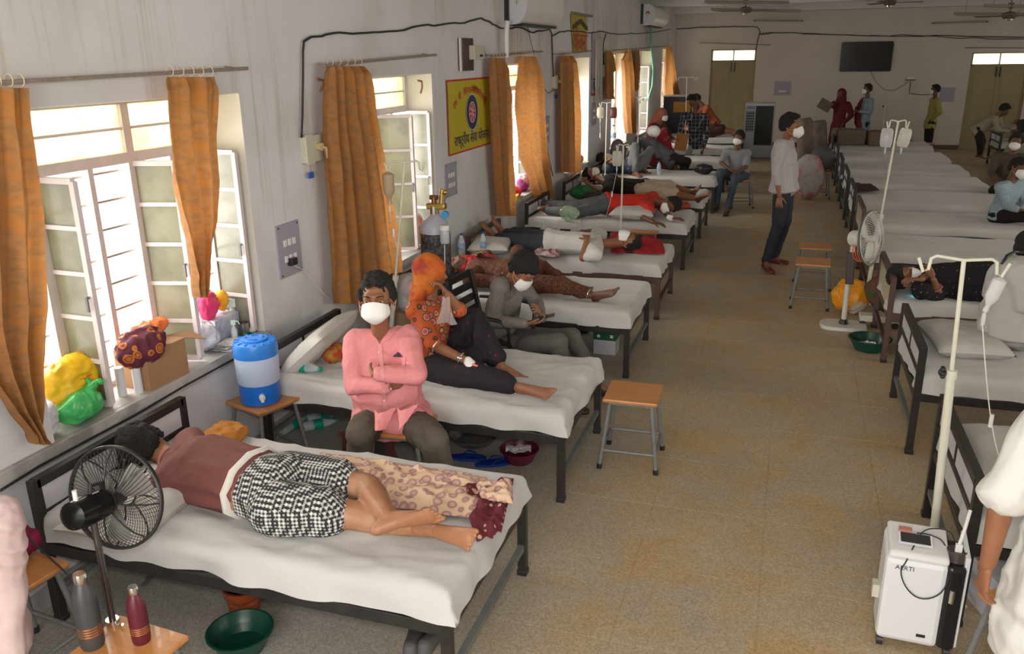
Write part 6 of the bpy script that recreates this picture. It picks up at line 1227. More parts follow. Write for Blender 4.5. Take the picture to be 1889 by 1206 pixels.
# black plastic chair
t = thing('plastic_chair', 'black plastic armchair under the man in grey checked shirt', 'chair', (-2.02, 5.72, 0), -.12); CK = mat('black_plastic_chair', (.022, .018, .017), .4)
G().box((-.22, -.22, .39), (.22, .22, .42)).build('seat', CK, t, smooth=0, bevel=.015)
for x, y in ((-.20, -.20), (-.20, .20), (.20, -.20), (.20, .20)): G().bar((x*1.1, y*1.1, 0), (x, y, .41), .035).build('leg', CK, t, smooth=0, bevel=.005)
for q in (-1, 1):
    G().bar((-.21, q*.21, .40), (-.31, q*.20, .86), .04, .03).build('back_post', CK, t, smooth=0, bevel=.006); G().tube([(-.25, q*.25, .63), (0, q*.27, .64), (.18, q*.26, .62), (.23, q*.24, .55), (.22, q*.22, .40)], [.02, .024, .024, .022, .02], 10, flat=.6).build('armrest', CK, t)
for k in range(5): G().bar((-.235-.02*k, -.2, .47+.09*k), (-.235-.02*k, .2, .47+.09*k), .014, .062).build('back_slat', CK, t, smooth=0, bevel=.004)
# water dispenser on stool
c = PZ(482, 738, .46); c.z = .461; t = thing('water_dispenser', 'blue and white insulated water jug with lid and white tap', 'water jug', c, -.1); B1 = mat('jug_blue', (.012, .15, .62), .35); B2 = mat('jug_lid_blue', (.03, .22, .70), .35)
r = .127; G().lathe([(.105, 0), (.117, .006), (r-.006, .13)], n=40).build('lower_body', B1, t); G().lathe([(r-.006, .13), (r, .14), (r+.002, .27), (r, .305)], n=40).build('body_band', mat('jug_pale', (.50, .60, .78), .4), t); G().lathe([(r+.004, .30), (r+.006, .36), (r-.002, .385), (r-.02, .392)], n=40).build('lid', B2, t); G().lathe([(.075, .39), (.078, .402), (.07, .405), (.055, .404)], n=32).build('lid_disc', B2, t)
for k in range(14): a = k*2*PI/14; G().cbox((.105*math.cos(a), .105*math.sin(a), .392), (.028, .007, .008), a).build('lid_rib', B2, t)
g = G()
for q in (0, PI): g.tube([(.05*math.cos(a+q), .05*math.sin(a+q), .405) for a in [i*.2+.4 for i in range(12)]], .006, 6)
g.build('lid_grip', B1, t); G().cyl((.085, -.085, .07), (.105, -.105, .07), .018).cyl((.105, -.105, .08), (.107, -.107, .045), .010).build('tap', WHITEPL, t)
# ================================================================ bottles, basins, small things
def flask(c, label, m, h, r): 
    t = thing('steel_bottle', label, 'bottle', c, 0, 'steel bottles on the paint-splashed stool'); G().lathe([(r*.86, 0), (r*.97, .012), (r, .04), (r, h*.62), (r*.88, h*.74), (r*.62, h*.84), (r*.5, h*.875)], n=32).build('body', m, t)
    G().lathe([(r*.50, h*.875), (r*.52, h*.88), (r*.54, h*.96), (r*.48, h)], n=28).build('cap', CHROME, t)
    CB = mat('copper_band', (.62, .30, .14), .25, .9)
    for k in range(4): G().lathe([(r*1.002, h*(.19+k*.035)), (r*1.012, h*(.195+k*.035)), (r*1.012, h*(.207+k*.035)), (r*1.002, h*(.212+k*.035))], n=32).build('copper_band', CB, t)
p = PZ(172, 1190, .46); flask(tuple(p), 'large dark grey steel bottle with copper bands', mat('grey_bottle_paint', (.055, .055, .058), .38), .30, .042)
p = PZ(262, 1182, .46); flask(tuple(p), 'smaller maroon steel bottle with copper bands', mat('maroon_bottle_paint', (.10, .012, .022), .35), .23, .033)
def basin(c, r, h, m, label, name='basin'):
    g = G().lathe([(r*.62, 0), (r*.72, .01), (r*.93, h*.85), (r*.97, h), (r*1.04, h), (r*1.04, h-.006), (r*.98, h-.006), (r*.95, h*.82), (r*.70, .014), (.001, .012)], n=40, closed=True)
    o = g.build(name, m); o.location = c; WL[o.name] = Matrix.Translation(V(c)); return tag(o, label, name.replace('_', ' '))
GRN = mat('dark_green_plastic', (.008, .055, .035), .3)
basin((-2.09, 2.515, 0), .138, .10, GRN, 'dark green plastic basin on floor at the bottom left'); basin((.80, 7.38, 0), .17, .11, GRN, 'dark green basin beside the white fan base with foil in it')
t = thing_mesh(G().lathe([(.055, 0), (.07, .01), (.075, .06), (.068, .075), (.085, .10), (.09, .14), (.078, .14), (.074, .10), (.06, .02), (.001, .015)], n=32, closed=True), 'clay_pot', mat('clay_red_brown', (.24, .05, .015), .3), (-2.235, 2.745, 0), None, 'red brown pot standing behind the dark green basin', 'pot')
basin((-1.83, 4.72, 0), .17, .07, mat('dull_steel', (.28, .28, .28), .35, .8), 'shallow steel basin under the second bed'); basin((-1.46, 4.55, 0), .12, .09, mat('maroon_plastic', (.12, .01, .035), .35), 'maroon plastic basin with papers under the second bed')
thing_mesh(G().disp(0, 1).grid(lambda u, v: ((u-.5)*.16, (v-.5)*.10, .095+.02*nz(u*4, v*4)), 8, 6), 'paper', WHITEPL, (-1.46, 4.53, 0), Rz(.3), 'crumpled white paper on the maroon basin', 'paper')
FOIL = mat('silver_foil', (.6, .6, .58), .3, .9)
thing_mesh(G().grid(lambda u, v: ((u-.5)*.17, (v-.5)*.11, .05+.035*nz(u*6, v*6, 2)+.02*nz(u*16, v*13)), 14, 10), 'foil_packet', FOIL, (.80, 7.38, 0), None, 'crumpled silver foil inside the basin by the white fan', 'foil', smooth=0)
p = PZ(276, 1068, 0); thing_mesh(G().grid(lambda u, v: ((u-.5)*.03, (v-.5)*.13, .006+.004*nz(u*6, v*9, 2)), 6, 12), 'foil_strip', FOIL, p, Rz(.25), 'thin silver medicine strip on the floor behind the maroon bottle', 'foil', smooth=0)
def slipper(c, rz, label):
    t = thing('slipper', label, 'slipper', c, rz, 'blue rubber slippers'); BL = mat('slipper_blue', (.01, .04, .28), .5)
    pr = [(.125*math.cos(a), (.042+.008*math.cos(a))*math.sin(a)) for a in [k*2*PI/24 for k in range(24)]]; n = 24
    G().add([(x, y, 0) for x, y in pr]+[(x, y, .018) for x, y in pr], [tuple(range(n))[::-1], tuple(range(n, 2*n))]+[(i, (i+1) % n, n+(i+1) % n, n+i) for i in range(n)]).build('sole', BL, t)
    for q in (-1, 1): G().tube([(.07, 0, .018), (.05, q*.02, .04), (.0, q*.038, .04), (-.03, q*.044, .015)], [.005, .006, .007, .006], 8, flat=.6).build('strap', BL, t)
p = PZ(862, 846, 0); slipper(p, .2, 'left blue slipper, partly below the second bed'); p = PZ(912, 856, 0); slipper(p, .55, 'right blue slipper, nearer the aisle')
def shoe(c, rz, label, m, grp):
    g = G(); g.hull(G().ell((-.08, 0, .035), (.04, .036, .035)).v+G().ell((-.08, 0, .07), (.03, .03, .02)).v+G().ell((0, 0, .045), (.04, .036, .03)).v); g.hull(G().ell((0, 0, .04), (.04, .037, .035)).v+G().ell((.085, 0, .028), (.045, .043, .026)).v)
    g = solid(g, .008, 3); thing_mesh(g, 'shoe', m, c, Rz(rz), label, 'shoe', grp, smooth=180)
GS = mat('grey_shoe', (.09, .085, .085), .7)
for p, rz, lb in (((765, 1192), 1.8, 'grey shoe below the foot of the nearest bed, left one'), ((800, 1190), 1.5, 'grey shoe below the foot of the nearest bed, right one')): q = PZ(*p, 0); shoe(q, rz, lb, GS, 'grey shoes under the nearest bed')
for p, rz, lb in (((1036, 613), .2, 'black shoe under the third bed, left one'), ((1062, 614), .1, 'black shoe under the third bed, right one')): q = PZ(*p, 0); shoe(q, rz, lb, DARKPL, 'black shoes under the third bed')
def pet(c, label, rot=None, m_label=None, capm=None, h=.24, r=.034, grp='plastic water bottles'):
    t = thing('water_bottle', label, 'bottle', c, 0, grp); M = rot or Matrix.Identity(3)
    G().lathe([(r*.8, 0), (r, .01), (r, h*.3), (r*.96, h*.33), (r, h*.36), (r, h*.62), (r*.7, h*.78), (r*.36, h*.90), (r*.36, h*.94)], n=20, M=M).build('bottle_body', mat('water_bottle_plastic', (.70, .78, .80), .1, alpha=.42, coat=.5), t)
    G().lathe([(r*1.02, h*.36), (r*1.03, h*.365), (r*1.03, h*.60), (r*1.02, h*.605)], n=20, M=M).build('bottle_label', m_label or mat('label_blue', (.02, .13, .42), .4, c2=(.5, .6, .7), ns=30, amt=1.4), t); G().lathe([(r*.42, h*.93), (r*.44, h*.935), (r*.42, h)], n=14, M=M).build('cap', capm or BLUEL, t)
TEAL = mat('teal_label', (.0, .28, .2), .4); 
p = PZ(562, 677, .575); pet(p+V((-.13, 0, .008)), 'clear bottle with teal label lying at the head of the second bed', Rz(-.1) @ Ry(PI/2), TEAL, TEAL, .27, .037)
for px, py, a, lb in ((588, 783, .75, 'empty bottle with teal cap on floor under the second bed'), (600, 768, .9, 'empty clear bottle behind it under the second bed'), (553, 790, 1.4, 'empty bottle lying behind the water jug stool')): q = PZ(px, py, .035); pet(q-V((.1, .08, 0)), lb, Rz(a) @ Ry(PI/2), TEAL, TEAL, .26, .035)
pet(PZ(847, 478, .55)+V((.03, 0, .02)), 'left one of two small water bottles standing on the fourth bed'); pet(PZ(892, 475, .55)+V((0, 0, .02)), 'right one of two small water bottles standing on the fourth bed')
pet((-1.98, 13.78, .56), 'water bottle standing on the seventh bed near the grey knees', h=.22); 
pet((WX-.12, 16.4, SILL), 'water bottle with blue label on the sill of the fifth window', h=.38, r=.055)
# carton boxes
def carton(c, d, rz, label, m, extra=None, nm='carton'):
    t = thing(nm, label, 'box', c, rz); G().box((-d[0]/2, -d[1]/2, 0), (d[0]/2, d[1]/2, d[2])).build('box_body', m, t, smooth=0, bevel=.003)
    if extra: extra(t)
    return t
p = PZ(1114, 655, 0); carton((p.x, p.y+.1, 0), (.19, .17, .21), -.02, 'green and white carton standing under the third bed', mat('white_carton', (.55, .55, .6), .6), lambda t: (G().box((-.097, -.087, .13), (.097, .087, .20)).build('green_band', mat('carton_green', (.01, .10, .045), .5), t, smooth=0), G().cyl((-.05, -.088, .165), (-.05, -.091, .165), .014).build('round_mark', WHITEPL, t), G().box((.05, -.091, .155), (.075, -.086, .18)).build('square_mark', WHITEPL, t, smooth=0)))
carton((1.14, 3.75, 0), (.28, .24, .22), .3, 'white carton with blue print under the right edge bed', mat('white_carton', (.55, .55, .6), .6), lambda t: G().box((-.10, -.123, .05), (.12, -.119, .10)).build('blue_print', mat('blue_grey_print', (.25, .33, .5), .6), t, smooth=0))
carton((-1.50, 4.05, 0), (.16, .14, .13), .1, 'small carton with black zigzag print beside the pink shirt man', mat('brown_carton', (.28, .19, .12), .7), lambda t: [G().bar((-.08+.032*k, -.073, .05+.03*(k % 2)), (-.048+.032*k, -.073, .05+.03*((k+1) % 2)), .012, .003).build('zigzag', DARKPL, t, smooth=0) for k in range(5)])
# ================================================================ cloths and bags
def clump(c, size, label, name, cat, m, amp=.02, fr=9., seed=1., rot=None, vox=.010, knot=None, grp=None, wr=.012):
    """soft bag or heap of cloth: a lumpy body with creases and, for bags, a gathered knot with two ears"""
    g = G().ell((0, 0, size[2]*.5), (size[0]/2, size[1]/2, size[2]/2), None, ICO3)
    if knot:
        k = V(knot); g.cap((0, 0, size[2]*.6), k, min(size[:2])*.3, .014); 
        for q in (-1, 1): g.hull(G().ell(k, .012).v+G().ell(k+V((q*.03, .02*q, .028)), (.022, .010, .016)).v)
    g.disp(amp, fr, seed); g.v = [V((v.x, v.y, max(v.z, .0))) for v in g.v]; g = solid(g, vox, 2, wr, seed, 14.)
    return thing_mesh(g, name, m, c, rot, label, cat, grp, smooth=180)
YB_ = mat('yellow_bag', (.80, .50, .01), .4, c2=(.70, .42, .01), ns=5, bump=.4, bs=25); GB_ = mat('green_bag', (.03, .42, .09), .35, c2=(.08, .50, .16), ns=8, amt=2, bump=.5, bs=30, coat=.4); WB_ = mat('white_bag', (.66, .66, .72), .4, c2=(.60, .60, .66), ns=9, bump=.5, bs=30, coat=.3)
sx = WX-.12
o = clump((-3.33, 3.03, SILL), (.22, .40, .30), 'bright yellow plastic bag with red print on the nearest sill', 'plastic_bag', 'plastic bag', YB_, .03, 7, 2)
RP = mat('print_red2', (.6, .12, .02), .6)
for k in range(5):
    G().tube([V((.085+.008*math.sin(k), -.11+.05*k*.3, .20-.03*k)), V((.105, -.02+.015*k, .195-.03*k)), V((.095, .08+.01*k, .20-.03*k))], .003, 4).build('red_print', RP, o)
clump((-3.205, 2.93, SILL), (.15, .24, .16), 'green knotted plastic bag on the nearest sill', 'plastic_bag', 'plastic bag', GB_, .02, 12, 3, knot=(.02, .09, .155))
clump((-3.24, 2.73, SILL), (.14, .16, .20), 'white plastic bag beside the green bag on the nearest sill', 'plastic_bag', 'plastic bag', WB_, .02, 10, 4)
carton((-3.40, 2.98, SILL), (.12, .22, .12), .5, 'grey white printed box tucked behind the green bag', mat('newsprint_box', (.50, .49, .47), .7, c2=(.42, .41, .40), ns=40, amt=2), lambda t: G().box((.061, -.06, .05), (.064, .06, .09)).build('dark_lettering_strip', mat('blue_black_print', (.05, .07, .12), .6), t, smooth=0))
p = V((-3.24, 3.13, SILL)); t = thing('glass_jar', 'small glass jar on a pale candle at the nearest sill', 'jar', p); G().lathe([(.026, 0), (.027, .05), (.024, .052)], n=18).build('candle', mat('wax', (.62, .56, .48), .5), t); G().lathe([(.022, .052), (.026, .06), (.026, .095), (.020, .10)], n=18).build('glass', CLEARPL, t); G().lathe([(.027, .098), (.027, .108)], n=18).build('jar_lid', CHROME, t)
for x, y, h, lb in ((-3.25, 3.255, .16, 'left one of two white paper rolls before the cardboard box'), (-3.20, 3.32, .17, 'right one of two white paper rolls before the cardboard box')): thing_mesh(G().lathe([(.022, 0), (.023, .004), (.023, h), (.014, h)], n=20), 'paper_roll', mat('roll_white', (.62, .64, .68), .6), (x, y, SILL), None, lb, 'roll', 'paper rolls on the nearest sill')
CB_ = mat('cardboard', (.36, .21, .11), .8, c2=(.32, .18, .09), ns=6)
def flaps(t):
    G().hexa([(-.02, .15, .205), (.11, .15, .205), (.16, .26, .17), (.03, .28, .20), (-.02, .15, .21), (.11, .15, .21), (.16, .26, .175), (.03, .28, .205)]).build('flap', CB_, t, smooth=0)
carton((-3.25, 3.50, SILL), (.22, .30, .21), -.05, 'brown cardboard box with open flap on the nearest sill', CB_, flaps, 'cardboard_box')
MC = mat('maroon_printed_cloth', (.10, .018, .035), .85, c2=(.62, .20, .03), ns=13, amt=1.1, kind='rings', c3=(.45, .12, .02), bump=.35, bs=50)
o = clump((-3.21, 3.40, SILL+.12), (.20, .30, .22), 'maroon printed cloth with orange circles draped over the cardboard box', 'printed_cloth', 'cloth', MC, .02, 8, 6)
clump((-3.33, 3.60, SILL+.21), (.14, .26, .09), 'orange plastic bag on top of the cardboard box', 'plastic_bag', 'plastic bag', mat('orange_bag', (.75, .17, .05), .4, bump=.4, bs=30), .015, 12, 7)
clump((-3.37, 4.14, SILL+.14), (.14, .16, .20), 'bright pink bag at the far end of the nearest sill', 'plastic_bag', 'plastic bag', mat('pink_bag', (.80, .06, .22), .4, c2=(.75, .03, .12), ns=7, bump=.5, bs=30), .03, 10, 8); clump((-3.36, 4.27, SILL+.17), (.10, .10, .14), 'yellow orange bag behind the pink bag', 'plastic_bag', 'plastic bag', mat('amber_bag', (.80, .36, .01), .4, bump=.4), .02, 10, 9)
carton((-3.36, 4.22, SILL), (.16, .24, .15), .0, 'white printed glove box under the pink bag', mat('glove_box', (.58, .58, .62), .6, c2=(.30, .33, .5), ns=22, amt=1.2), None)
clump((-3.27, 3.98, SILL), (.13, .17, .19), 'thin white plastic bag beside the open casement', 'plastic_bag', 'plastic bag', WB_, .03, 9, 10)
def spray(c, h, label, full=True):
    t = thing('spray_bottle', label, 'bottle', c, .4, 'sanitiser bottles on the nearest sill'); s = h/.24
    G().lathe([(.030*s, 0), (.033*s, .01*s), (.033*s, .11*s), (.014*s, .15*s), (.013*s, .165*s)], n=20).build('bottle_body', mat('sanitiser_plastic', (.62, .72, .74), .15, alpha=.6), t); G().lathe([(.0335*s, .02*s), (.034*s, .022*s), (.034*s, .10*s)], n=20).build('bottle_label', mat('pale_label', (.60, .62, .64), .5), t)
    G().cbox((0, 0, .19*s), (.05*s, .022*s, .05*s)).tube([(.02*s, 0, .2*s), (.05*s, 0, .205*s), (.065*s, 0, .17*s)], .006*s, 8).build('spray_head', mat('pale_mint_plastic', (.55, .68, .64), .4), t)
spray((-3.33, 4.345, SILL), .25, 'tall mint spray bottle at the far corner of the nearest sill'); spray((-3.24, 4.22, SILL), .14, 'short sanitiser pump bottle in front of the steel tumbler')
thing_mesh(G().lathe([(.026, 0), (.03, .004), (.034, .085), (.031, .085), (.026, .01), (.001, .008)], n=24, closed=True), 'steel_tumbler', mat('tumbler_steel', (.35, .32, .31), .25, .9), (-3.23, 4.31, SILL), None, 'steel tumbler beside the sanitiser bottles', 'tumbler')
thing_mesh(G().cbox((0, 0, .05), (.035, .05, .10)), 'blue_bottle', mat('blue_liquid', (.01, .25, .70), .2), (-3.27, 4.385, SILL), None, 'small bottle of bright blue liquid in the sill corner', 'bottle', bevel=.006)
thing_mesh(G().lathe([(.085, 0), (.095, .02), (.09, .02), (.08, .006), (.001, .005)], n=30, closed=True), 'tray', mat('teal_plastic', (.01, .25, .20), .35), (-3.25, 4.27, SILL+.0), None, 'round teal tray under the tumbler', 'tray')
for k, (x, y, rz) in enumerate(((-3.19, 4.06, .2), (-3.20, 4.09, -.1), (-3.185, 4.12, .35))): thing_mesh(G().grid(lambda u, v: ((u-.5)*.13, (v-.5)*.17, .004+.008*k+.012*abs(nz(u*3, v*3, k))), 8, 8), 'newspaper', mat('newsprint', (.60, .59, .56), .8, c2=(.36, .35, .34), ns=55, amt=2.5), (x, y, SILL), Rz(rz), ('bottom sheet of the newspaper pile on the nearest sill', 'middle sheet of the newspaper pile on the nearest sill', 'top folded newspaper beside the water jug')[k], 'newspaper', 'newspapers on the nearest sill')
# second window
o = clump((-3.25, 6.98, SILL), (.16, .34, .34), 'white shopping bag with orange and green print in the second window', 'shopping_bag', 'bag', mat('printed_shopping_bag', (.70, .70, .70), .4, c2=(.80, .12, .02), ns=4.5, amt=2.2, bump=.4, c3=(.30, .42, .05), c3s=6), .03, 6, 11, vox=.012)
t = thing('laundry_basket', 'clear plastic wrapped bundle behind the orange headscarf', 'bag', (-2.72, 5.80, .0)); G().lathe([(.11, .55), (.15, .6), (.16, .74), (.13, .80), (.05, .83)], n=20).disp(.02, 9, 2).build('wrap', CLEARPL, t); G().ell((0, 0, .70), (.10, .10, .08)).build('contents', mat('white_pink_contents', (.55, .5, .55), .7, c2=(.6, .1, .25), ns=14, amt=2), t); G().cbox((0, 0, .28), (.26, .26, .52)).build('stand_box', mat('brown_carton', (.28, .19, .12), .7), t)
clump((-3.27, 10.45, SILL), (.2, .45, .22), 'white and purple packet in the third window', 'packet', 'packet', mat('purple_white_packet', (.62, .60, .66), .5, c2=(.35, .03, .30), ns=5, amt=3), .02, 6, 12, vox=.016); clump((-3.22, 9.95, SILL), (.18, .3, .12), 'red bag on the third window sill', 'bag', 'bag', mat('red_bag', (.55, .02, .02), .4), .02, 8, 13, vox=.016)
thing_mesh(G().cbox((0, 0, .03), (.2, .22, .06)), 'folder', mat('yellow_folder', (.65, .42, .01), .5), (-3.2, 9.72, SILL), Rz(.2), 'yellow folder at the near end of the third window sill', 'folder', bevel=.004)
t = thing('water_flask', 'pink flask standing in the fourth window', 'flask', (-3.26, 12.75, SILL)); G().lathe([(.13, 0), (.135, .02), (.13, .32), (.10, .36)], n=20).build('body', mat('pink_plastic', (.50, .09, .18), .4), t); G().lathe([(.11, .36), (.11, .42), (.05, .44)], n=20).build('lid', mat('dark_pink_plastic', (.35, .04, .12), .4), t)
clump((-3.24, 13.3, SILL), (.2, .5, .16), 'yellow and pink cloth in the fourth window', 'cloth', 'cloth', mat('yellow_pink_cloth', (.60, .45, .12), .8, c2=(.45, .08, .15), ns=5, amt=2), .02, 7, 14, vox=.018)
clump((-2.85, 14.75, .42), (.28, .45, .62), 'grey backpack leaning by the fifth window', 'backpack', 'bag', mat('grey_backpack', (.15, .14, .135), .85, c2=(.24, .19, .17), ns=5), .05, 6, 15, vox=.02)
# third-bed side table equipment between fourth and fifth bed
p = V((-2.42, 9.15, 0)); t = thing('bedside_table', 'low table holding the white machine between the fourth and fifth beds', 'table', (-2.45, 9.25, 0)); G().box((-.3, -.2, .44), (.3, .2, .46)).build('top', DARKPL, t, smooth=0)
for x, y in ((-.27, -.17), (.27, -.17), (-.27, .17), (.27, .17)): G().bar((x, y, 0), (x, y, .44), .03).build('leg', BLACKP, t, smooth=0)
carton((-2.33, 9.2, .461), (.24, .2, .17), 0, 'white concentrator machine on the low table', WHITEPL, lambda t: G().box((-.07, -.103, .08), (.05, -.099, .10)).build('dark_lettering_strip', DARKPL, t, smooth=0), 'machine'); clump((-2.33, 9.22, .635), (.22, .2, .17), 'clear plastic bag of greens on the white machine', 'plastic_bag', 'plastic bag', mat('clear_green_bag', (.58, .64, .56), .2, alpha=.6, c2=(.25, .5, .25), ns=6), .02, 10, 16)
spray((-2.62, 9.15, .461), .22, 'small spray bottle left of the white machine')
# pillows
def pil(px, py, z, size, rot, label, seed, m=None): pillow(PZ(px, py, z), size, rot, label, seed, 'white pillows', m)
pil(262, 925, .60, (.40, .60, .12), Rz(.05) @ Ry(.05), 'white pillow under the maroon T-shirt man', 1)
pillow((-2.84, 4.56, .66), (.42, .66, .15), Rz(.12) @ Ry(-.72), 'creased white pillow propped against the second headboard', 2, 'white pillows')
pil(905, 452, .63, (.42, .50, .13), Rz(.2), 'white pillow near the feet of the man in jeans on the fourth bed', 3); pil(1168, 392, .62, (.55, .40, .14), Rz(.05), 'white pillow under the chest of the man in bright red shirt', 4)
pil(1078, 325, .65, (.38, .58, .15), Ry(-.2), 'white pillow behind the masked man in black shirt', 5); pil(1115, 300, .64, (.4, .6, .14), Ry(-.25), 'white pillow at the head of the seventh bed', 6)
pillow((1.22, 5.98, .60), (.46, .66, .14), Rz(.1), 'creased white pillow on the second bed right of the aisle', 7, 'white pillows'); pillow((1.13, 7.62, .60), (.36, .5, .12), Rz(0), 'white pillow under the dotted-dress patient', 8, 'white pillows'); pillow((1.14, 4.15, .60), (.42, .6, .14), Rz(0), 'white pillow on the bed at the right edge', 9, 'white pillows')
pillow((-2.7, 18.5, .6), (.4, .6, .13), Rz(0), 'white pillow on the ninth bed', 10, 'white pillows'); pillow((4.75, 20.75, .62), (.4, .6, .16), Rz(0), 'white pillow in the far right corner bed', 11, 'white pillows')
# cloths lying on beds
def cloth(cs, label, name, m, amp=.03, fr=3., seed=1., n=(44, 30), z=.56, grp=None, wave=6.):
    P_ = [PZ(*c, z) for c in cs]; c0 = sum(P_, V())/4
    def fn(u, v):
        uu = u+.05*nz(v*3.7, seed, 2); vv = v+.06*nz(u*4.1, seed, 5); p = P_[0].lerp(P_[1], uu).lerp(P_[3].lerp(P_[2], uu), vv)
        e = min(u, 1-u, v, 1-v); k = min(1, e*7+.15); r1 = (1-abs(nz(p.x*fr*1.2+seed, p.y*fr*2.3, seed))*2.6); p.z += amp*k*(.55+.8*max(0, r1)+.35*math.sin((u*.6+v)*wave*2+3*nz(u*2, v*2, seed)))+.004; return p
    return tag(G().grid(fn, *n).build(name, m, smooth=180, origin=tuple(c0)), label, 'cloth', grp)
PEACH = mat('peach_print_cloth', (.66, .46, .30), .85, c2=(.36, .17, .18), ns=20, amt=1.5, kind='rings', bump=.3, bs=60, c3=(.58, .37, .28), c4=(.50, .30, .27)); MARP = mat('maroon_dotted_cloth', (.13, .015, .025), .85, c2=(.55, .36, .25), ns=24, amt=1.3, kind='dots', bump=.3, bs=60)
cloth(((590, 836), (900, 882), (905, 965), (640, 925)), 'peach printed cloth spread behind the knees of the checked shorts man', 'printed_cloth', PEACH, .030, 5, 1, (70, 50), wave=3.)
cloth(((845, 900), (948, 885), (925, 985), (880, 1002)), 'maroon dotted border of cloth heaped at the foot of the nearest bed', 'dotted_cloth', MARP, .030, 6, 2, (34, 30))
cloth(((878, 898), (944, 890), (948, 932), (890, 925)), 'peach folded corner lying over the maroon dotted cloth', 'printed_cloth', PEACH, .030, 7, 5, (24, 18), z=.585)
clump(tuple(PZ(415, 815, .55)), (.20, .24, .09), 'small orange patterned bundle beyond the maroon T-shirt man', 'cloth_bundle', 'cloth', mat('orange_brown_cloth', (.42, .12, .02), .8, c2=(.5, .25, .04), ns=12), .015, 9, 20)
cloth(((1125, 432), (1222, 448), (1228, 470), (1128, 468)), 'bright red cloth under the head of the white vest man', 'red_cloth', REDC, .05, 5, 4, (40, 24))
clump(tuple(PZ(1248, 385, .55)), (.34, .36, .09), 'folded orange cloth under the head of the bright red T-shirt man', 'folded_cloth', 'cloth', mat('orange_red_cloth', (.48, .08, .02), .8, c2=(.25, .05, .02), ns=16, amt=1.6), .01, 6, 21)
clump(tuple(PZ(880, 505, .58)), (.46, .34, .17), 'bright red cloth heap beside the chair on the third bed', 'red_cloth', 'cloth', REDC, .03, 7, 22); clump(tuple(PZ(620, 668, .55)), (.14, .18, .13), 'small red printed pouch behind the pink shirt man', 'pouch', 'bag', mat('red_print', (.40, .02, .015), .8, c2=(.35, .2, .03), ns=20, amt=2), .01, 9, 23)
clump(tuple(PZ(1072, 366, .56)), (.34, .36, .17), 'green cloth bundle beside the black shirt man', 'cloth_bundle', 'cloth', mat('green_cloth', (.015, .13, .035), .8), .03, 6, 24); clump(tuple(PZ(1098, 372, .56)), (.30, .26, .15), 'dark bag next to the green cloth bundle', 'bag', 'bag', mat('dark_bag', (.03, .025, .03), .6), .02, 6, 25)
clump((-1.30, 14.1, .56), (.30, .28, .16), 'black cap lying on the seventh bed', 'baseball_cap', 'cap', DARKPL, .02, 6, 26, vox=.014)
cloth(((985, 455), (1038, 462), (1030, 476), (985, 472)), 'maroon white printed cloth on the fourth bed beside the jeans', 'printed_cloth', mat('maroon_white_print', (.22, .04, .07), .85, c2=(.6, .5, .5), ns=22, amt=1.6), .04, 6, 7, (20, 12), z=.57)
cloth(((1568, 338), (1608, 340), (1624, 352), (1572, 356)), 'maroon cloth on the empty sixth bed right of the aisle', 'maroon_cloth', mat('maroon_cloth', (.07, .015, .03), .85), .02, 4, 8, (16, 10), z=.58)
clump((1.25, 3.9, .56), (.28, .3, .14), 'red pouch with gold stripe on the right edge bed', 'pouch', 'bag', mat('deep_red_pouch', (.38, .01, .015), .6), .015, 7, 27)
clump(tuple(PZ(40, 1030, .465)), (.17, .15, .15), 'crimson cloth bundle on the stool at the left edge', 'cloth_bundle', 'cloth', mat('crimson_cloth', (.22, .008, .05), .8), .03, 9, 28)
SB = mat('striped_blanket', (.09, .02, .02), .85, c2=(.02, .022, .02), ns=2.2, kind='stripe', c3=(.10, .17, .2), c3s=1.2)
t = thing('striped_blanket', 'dark red striped blanket hanging down beside the pink shirt man', 'blanket', (-2.25, 4.1, 0)); G().grid(lambda u, v: ((-2.42+.34*u+.03*nz(v*3, 1)), 4.00+.10*(1-v)+.03*math.sin(u*8), .02+.40*v*(.75+.25*u)), 16, 16).build('blanket_cloth', SB, t, world=True)
# bags and bulky things right of the aisle
clump((.70, 8.45, 0), (.34, .30, .36), 'orange and white carrier bag behind the white fan', 'carrier_bag', 'bag', mat('orange_white_bag', (.78, .27, .01), .45, c2=(.75, .35, .02), ns=5, c3=(.65, .6, .55), c3s=4), .045, 8, 30, vox=.014); clump((.98, 8.3, .10), (.36, .34, .36), 'green patterned backpack behind the white fan', 'backpack', 'bag', mat('green_backpack', (.045, .085, .02), .85, c2=(.16, .05, .04), ns=7, amt=2.5), .03, 6, 31, vox=.014)
t = thing('wheeled_base', 'cream wheeled base of a device beside the brown bed', 'trolley', (.93, 8.35, 0)); G().cbox((0, -.25, .08), (.34, .14, .06)).build('base', CREAMP, t, bevel=.01); [G().cyl((x, -.32, .03), (x, -.28, .03), .03, n=12).build('wheel', DARKPL, t) for x in (-.14, .14)]
clump((.36, 15.3, 0), (.55, .4, .78), 'large white sack with red print at the end of the aisle', 'sack', 'sack', mat('white_sack', (.42, .40, .38), .7, c2=(.34, .32, .31), ns=5, c3=(.42, .12, .10), c3s=4), .05, 4, 32, vox=.02); clump((.58, 15.6, .47), (.42, .34, .42), 'dark grey bag resting on the aisle end stool', 'bag', 'bag', mat('slate_bag', (.075, .075, .08), .7), .02, 4, 33, vox=.02)
